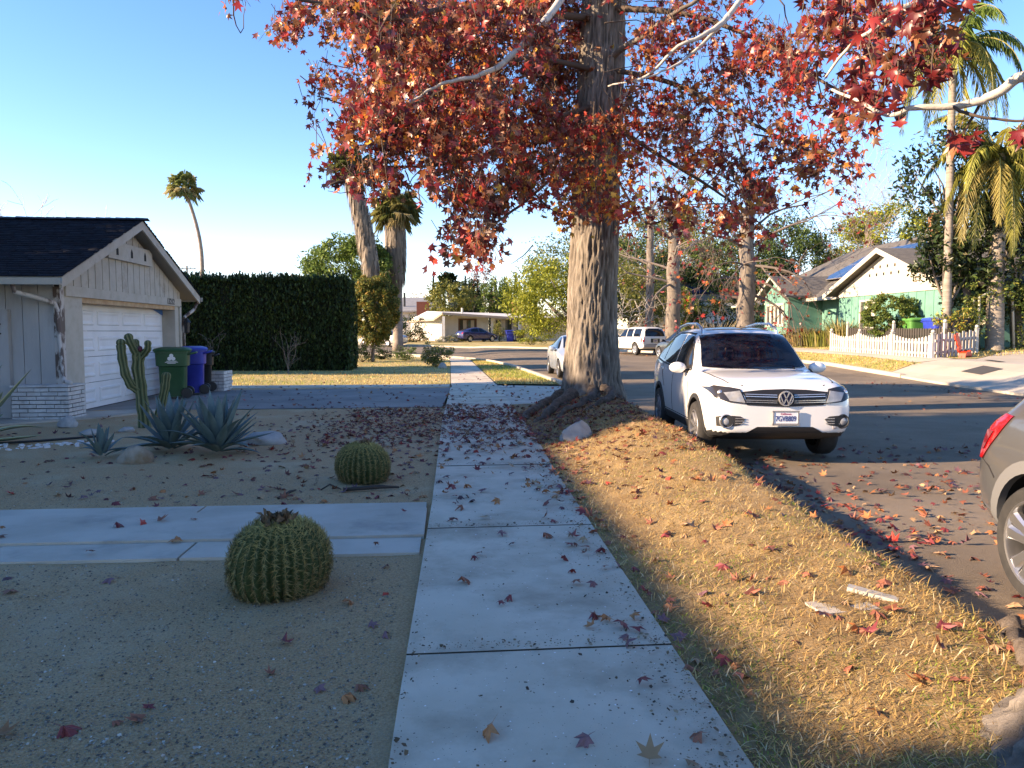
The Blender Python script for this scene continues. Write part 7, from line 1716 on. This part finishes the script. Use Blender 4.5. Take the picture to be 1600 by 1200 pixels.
n = len(rest); A = np.array(rest); P = A[:, 1:4]+np.array([0, 0, .016]); Vs = []; Fs = []; Cs = []; o0 = 0
for k in range(3):
    m = np.arange(n) % 3 == k; tv, tf = star((.35, .75, -.5)[k], (.3, -.5, .2)[k]); N = np.tile([0, 0, 1.], (m.sum(), 1))+RNG.normal(size=(m.sum(), 3))*.32
    V, F = scatter(P[m], N, rand_dir(m.sum()), A[m, 4], tv, tf); Vs.append(V); Fs.append(F+o0); o0 += len(V); Cs.append(np.repeat(np.clip(np.array([FALL[f] for f in FK])[np.where(A[m, 1] < 1.2, RNG.choice(6, m.sum(), p=FW), RNG.choice(6, m.sum(), p=FW2))]*U(.6, 1.5, (m.sum(), 1)), 0, 1), len(tv), axis=0))
o = np_mesh('fallen_leaves', np.concatenate(Vs), np.concatenate(Fs), M('leaf_litter', (1, 1, 1), .6, attr=True, trans=.12), None, np.concatenate(Cs)); o['kind'] = 'stuff'
# odd things in the grass strip
mb = MB(); p = (2.32, 3.95); mb.obox((2.36, 4.02, mound(2.36, 4.02)+.002), (.26, .07, .03), Matrix.Rotation(radians(-36), 3, 'Z') @ Matrix.Rotation(.12, 3, 'Y')); o = mb.build('wood_offcut', M('weathered_offcut', (.36, .34, .30), .9, (.48, .46, .42), 30, stretch=(1, 9, 1)), None, loc=(2.36, 4.02, mound(2.36, 4.02))); tag(o, 'short grey weathered board lying in the dry grass strip', 'board')
mb = MB(); mb.obox((2.12, 3.9, mound(2.12, 3.9)-.022), (.34, .18, .04), Matrix.Rotation(radians(8), 3, 'Z')); o = mb.build('sunken_paver', m_conc2, None, loc=(2.12, 3.9, mound(2.12, 3.9))); tag(o, 'half-buried pale paver slab in the dry grass strip beside the board', 'paver')
# ------------------------------------------------------------------ sun and sky
SUN_EL, SUN_AZ = radians(19), radians(8)      # low winter sun on the left, slightly behind the camera
tosun = Vector((-cos(SUN_EL)*cos(SUN_AZ), -cos(SUN_EL)*sin(SUN_AZ), sin(SUN_EL)))
sl = bpy.data.lights.new('sun', 'SUN'); so = bpy.data.objects.new('sun', sl); COL.objects.link(so)
sl.energy = 5.0; sl.angle = radians(.5); sl.color = (1, .93, .68)
so.rotation_euler = tosun.to_track_quat('Z', 'Y').to_euler(); so.location = (-20, 0, 30)
w = bpy.data.worlds.new('World'); SC.world = w; w.use_nodes = True
nt = w.node_tree; bg = nt.nodes['Background']
sky = nt.nodes.new('ShaderNodeTexSky'); sky.sky_type = 'NISHITA'; sky.sun_disc = False
sky.sun_elevation = SUN_EL; sky.sun_rotation = atan2(tosun.x, tosun.y)
sky.altitude = 200; sky.air_density = .85; sky.dust_density = 0.0; sky.ozone_density = 2.8
hs = nt.nodes.new('ShaderNodeHueSaturation'); hs.inputs['Saturation'].default_value = 1.25
nt.links.new(sky.outputs[0], hs.inputs['Color']); nt.links.new(hs.outputs[0], bg.inputs[0]); bg.inputs[1].default_value = .15
SC.view_settings.view_transform = 'Standard'; SC.view_settings.look = 'None'; SC.view_settings.gamma = 1
SC.view_settings.use_white_balance = True; SC.view_settings.white_balance_temperature = 8200; SC.view_settings.white_balance_tint = 32
SC.view_settings.exposure = 1.56
SC.cycles.max_bounces = 6; SC.cycles.transparent_max_bounces = 8
SC.cycles.use_denoising = True
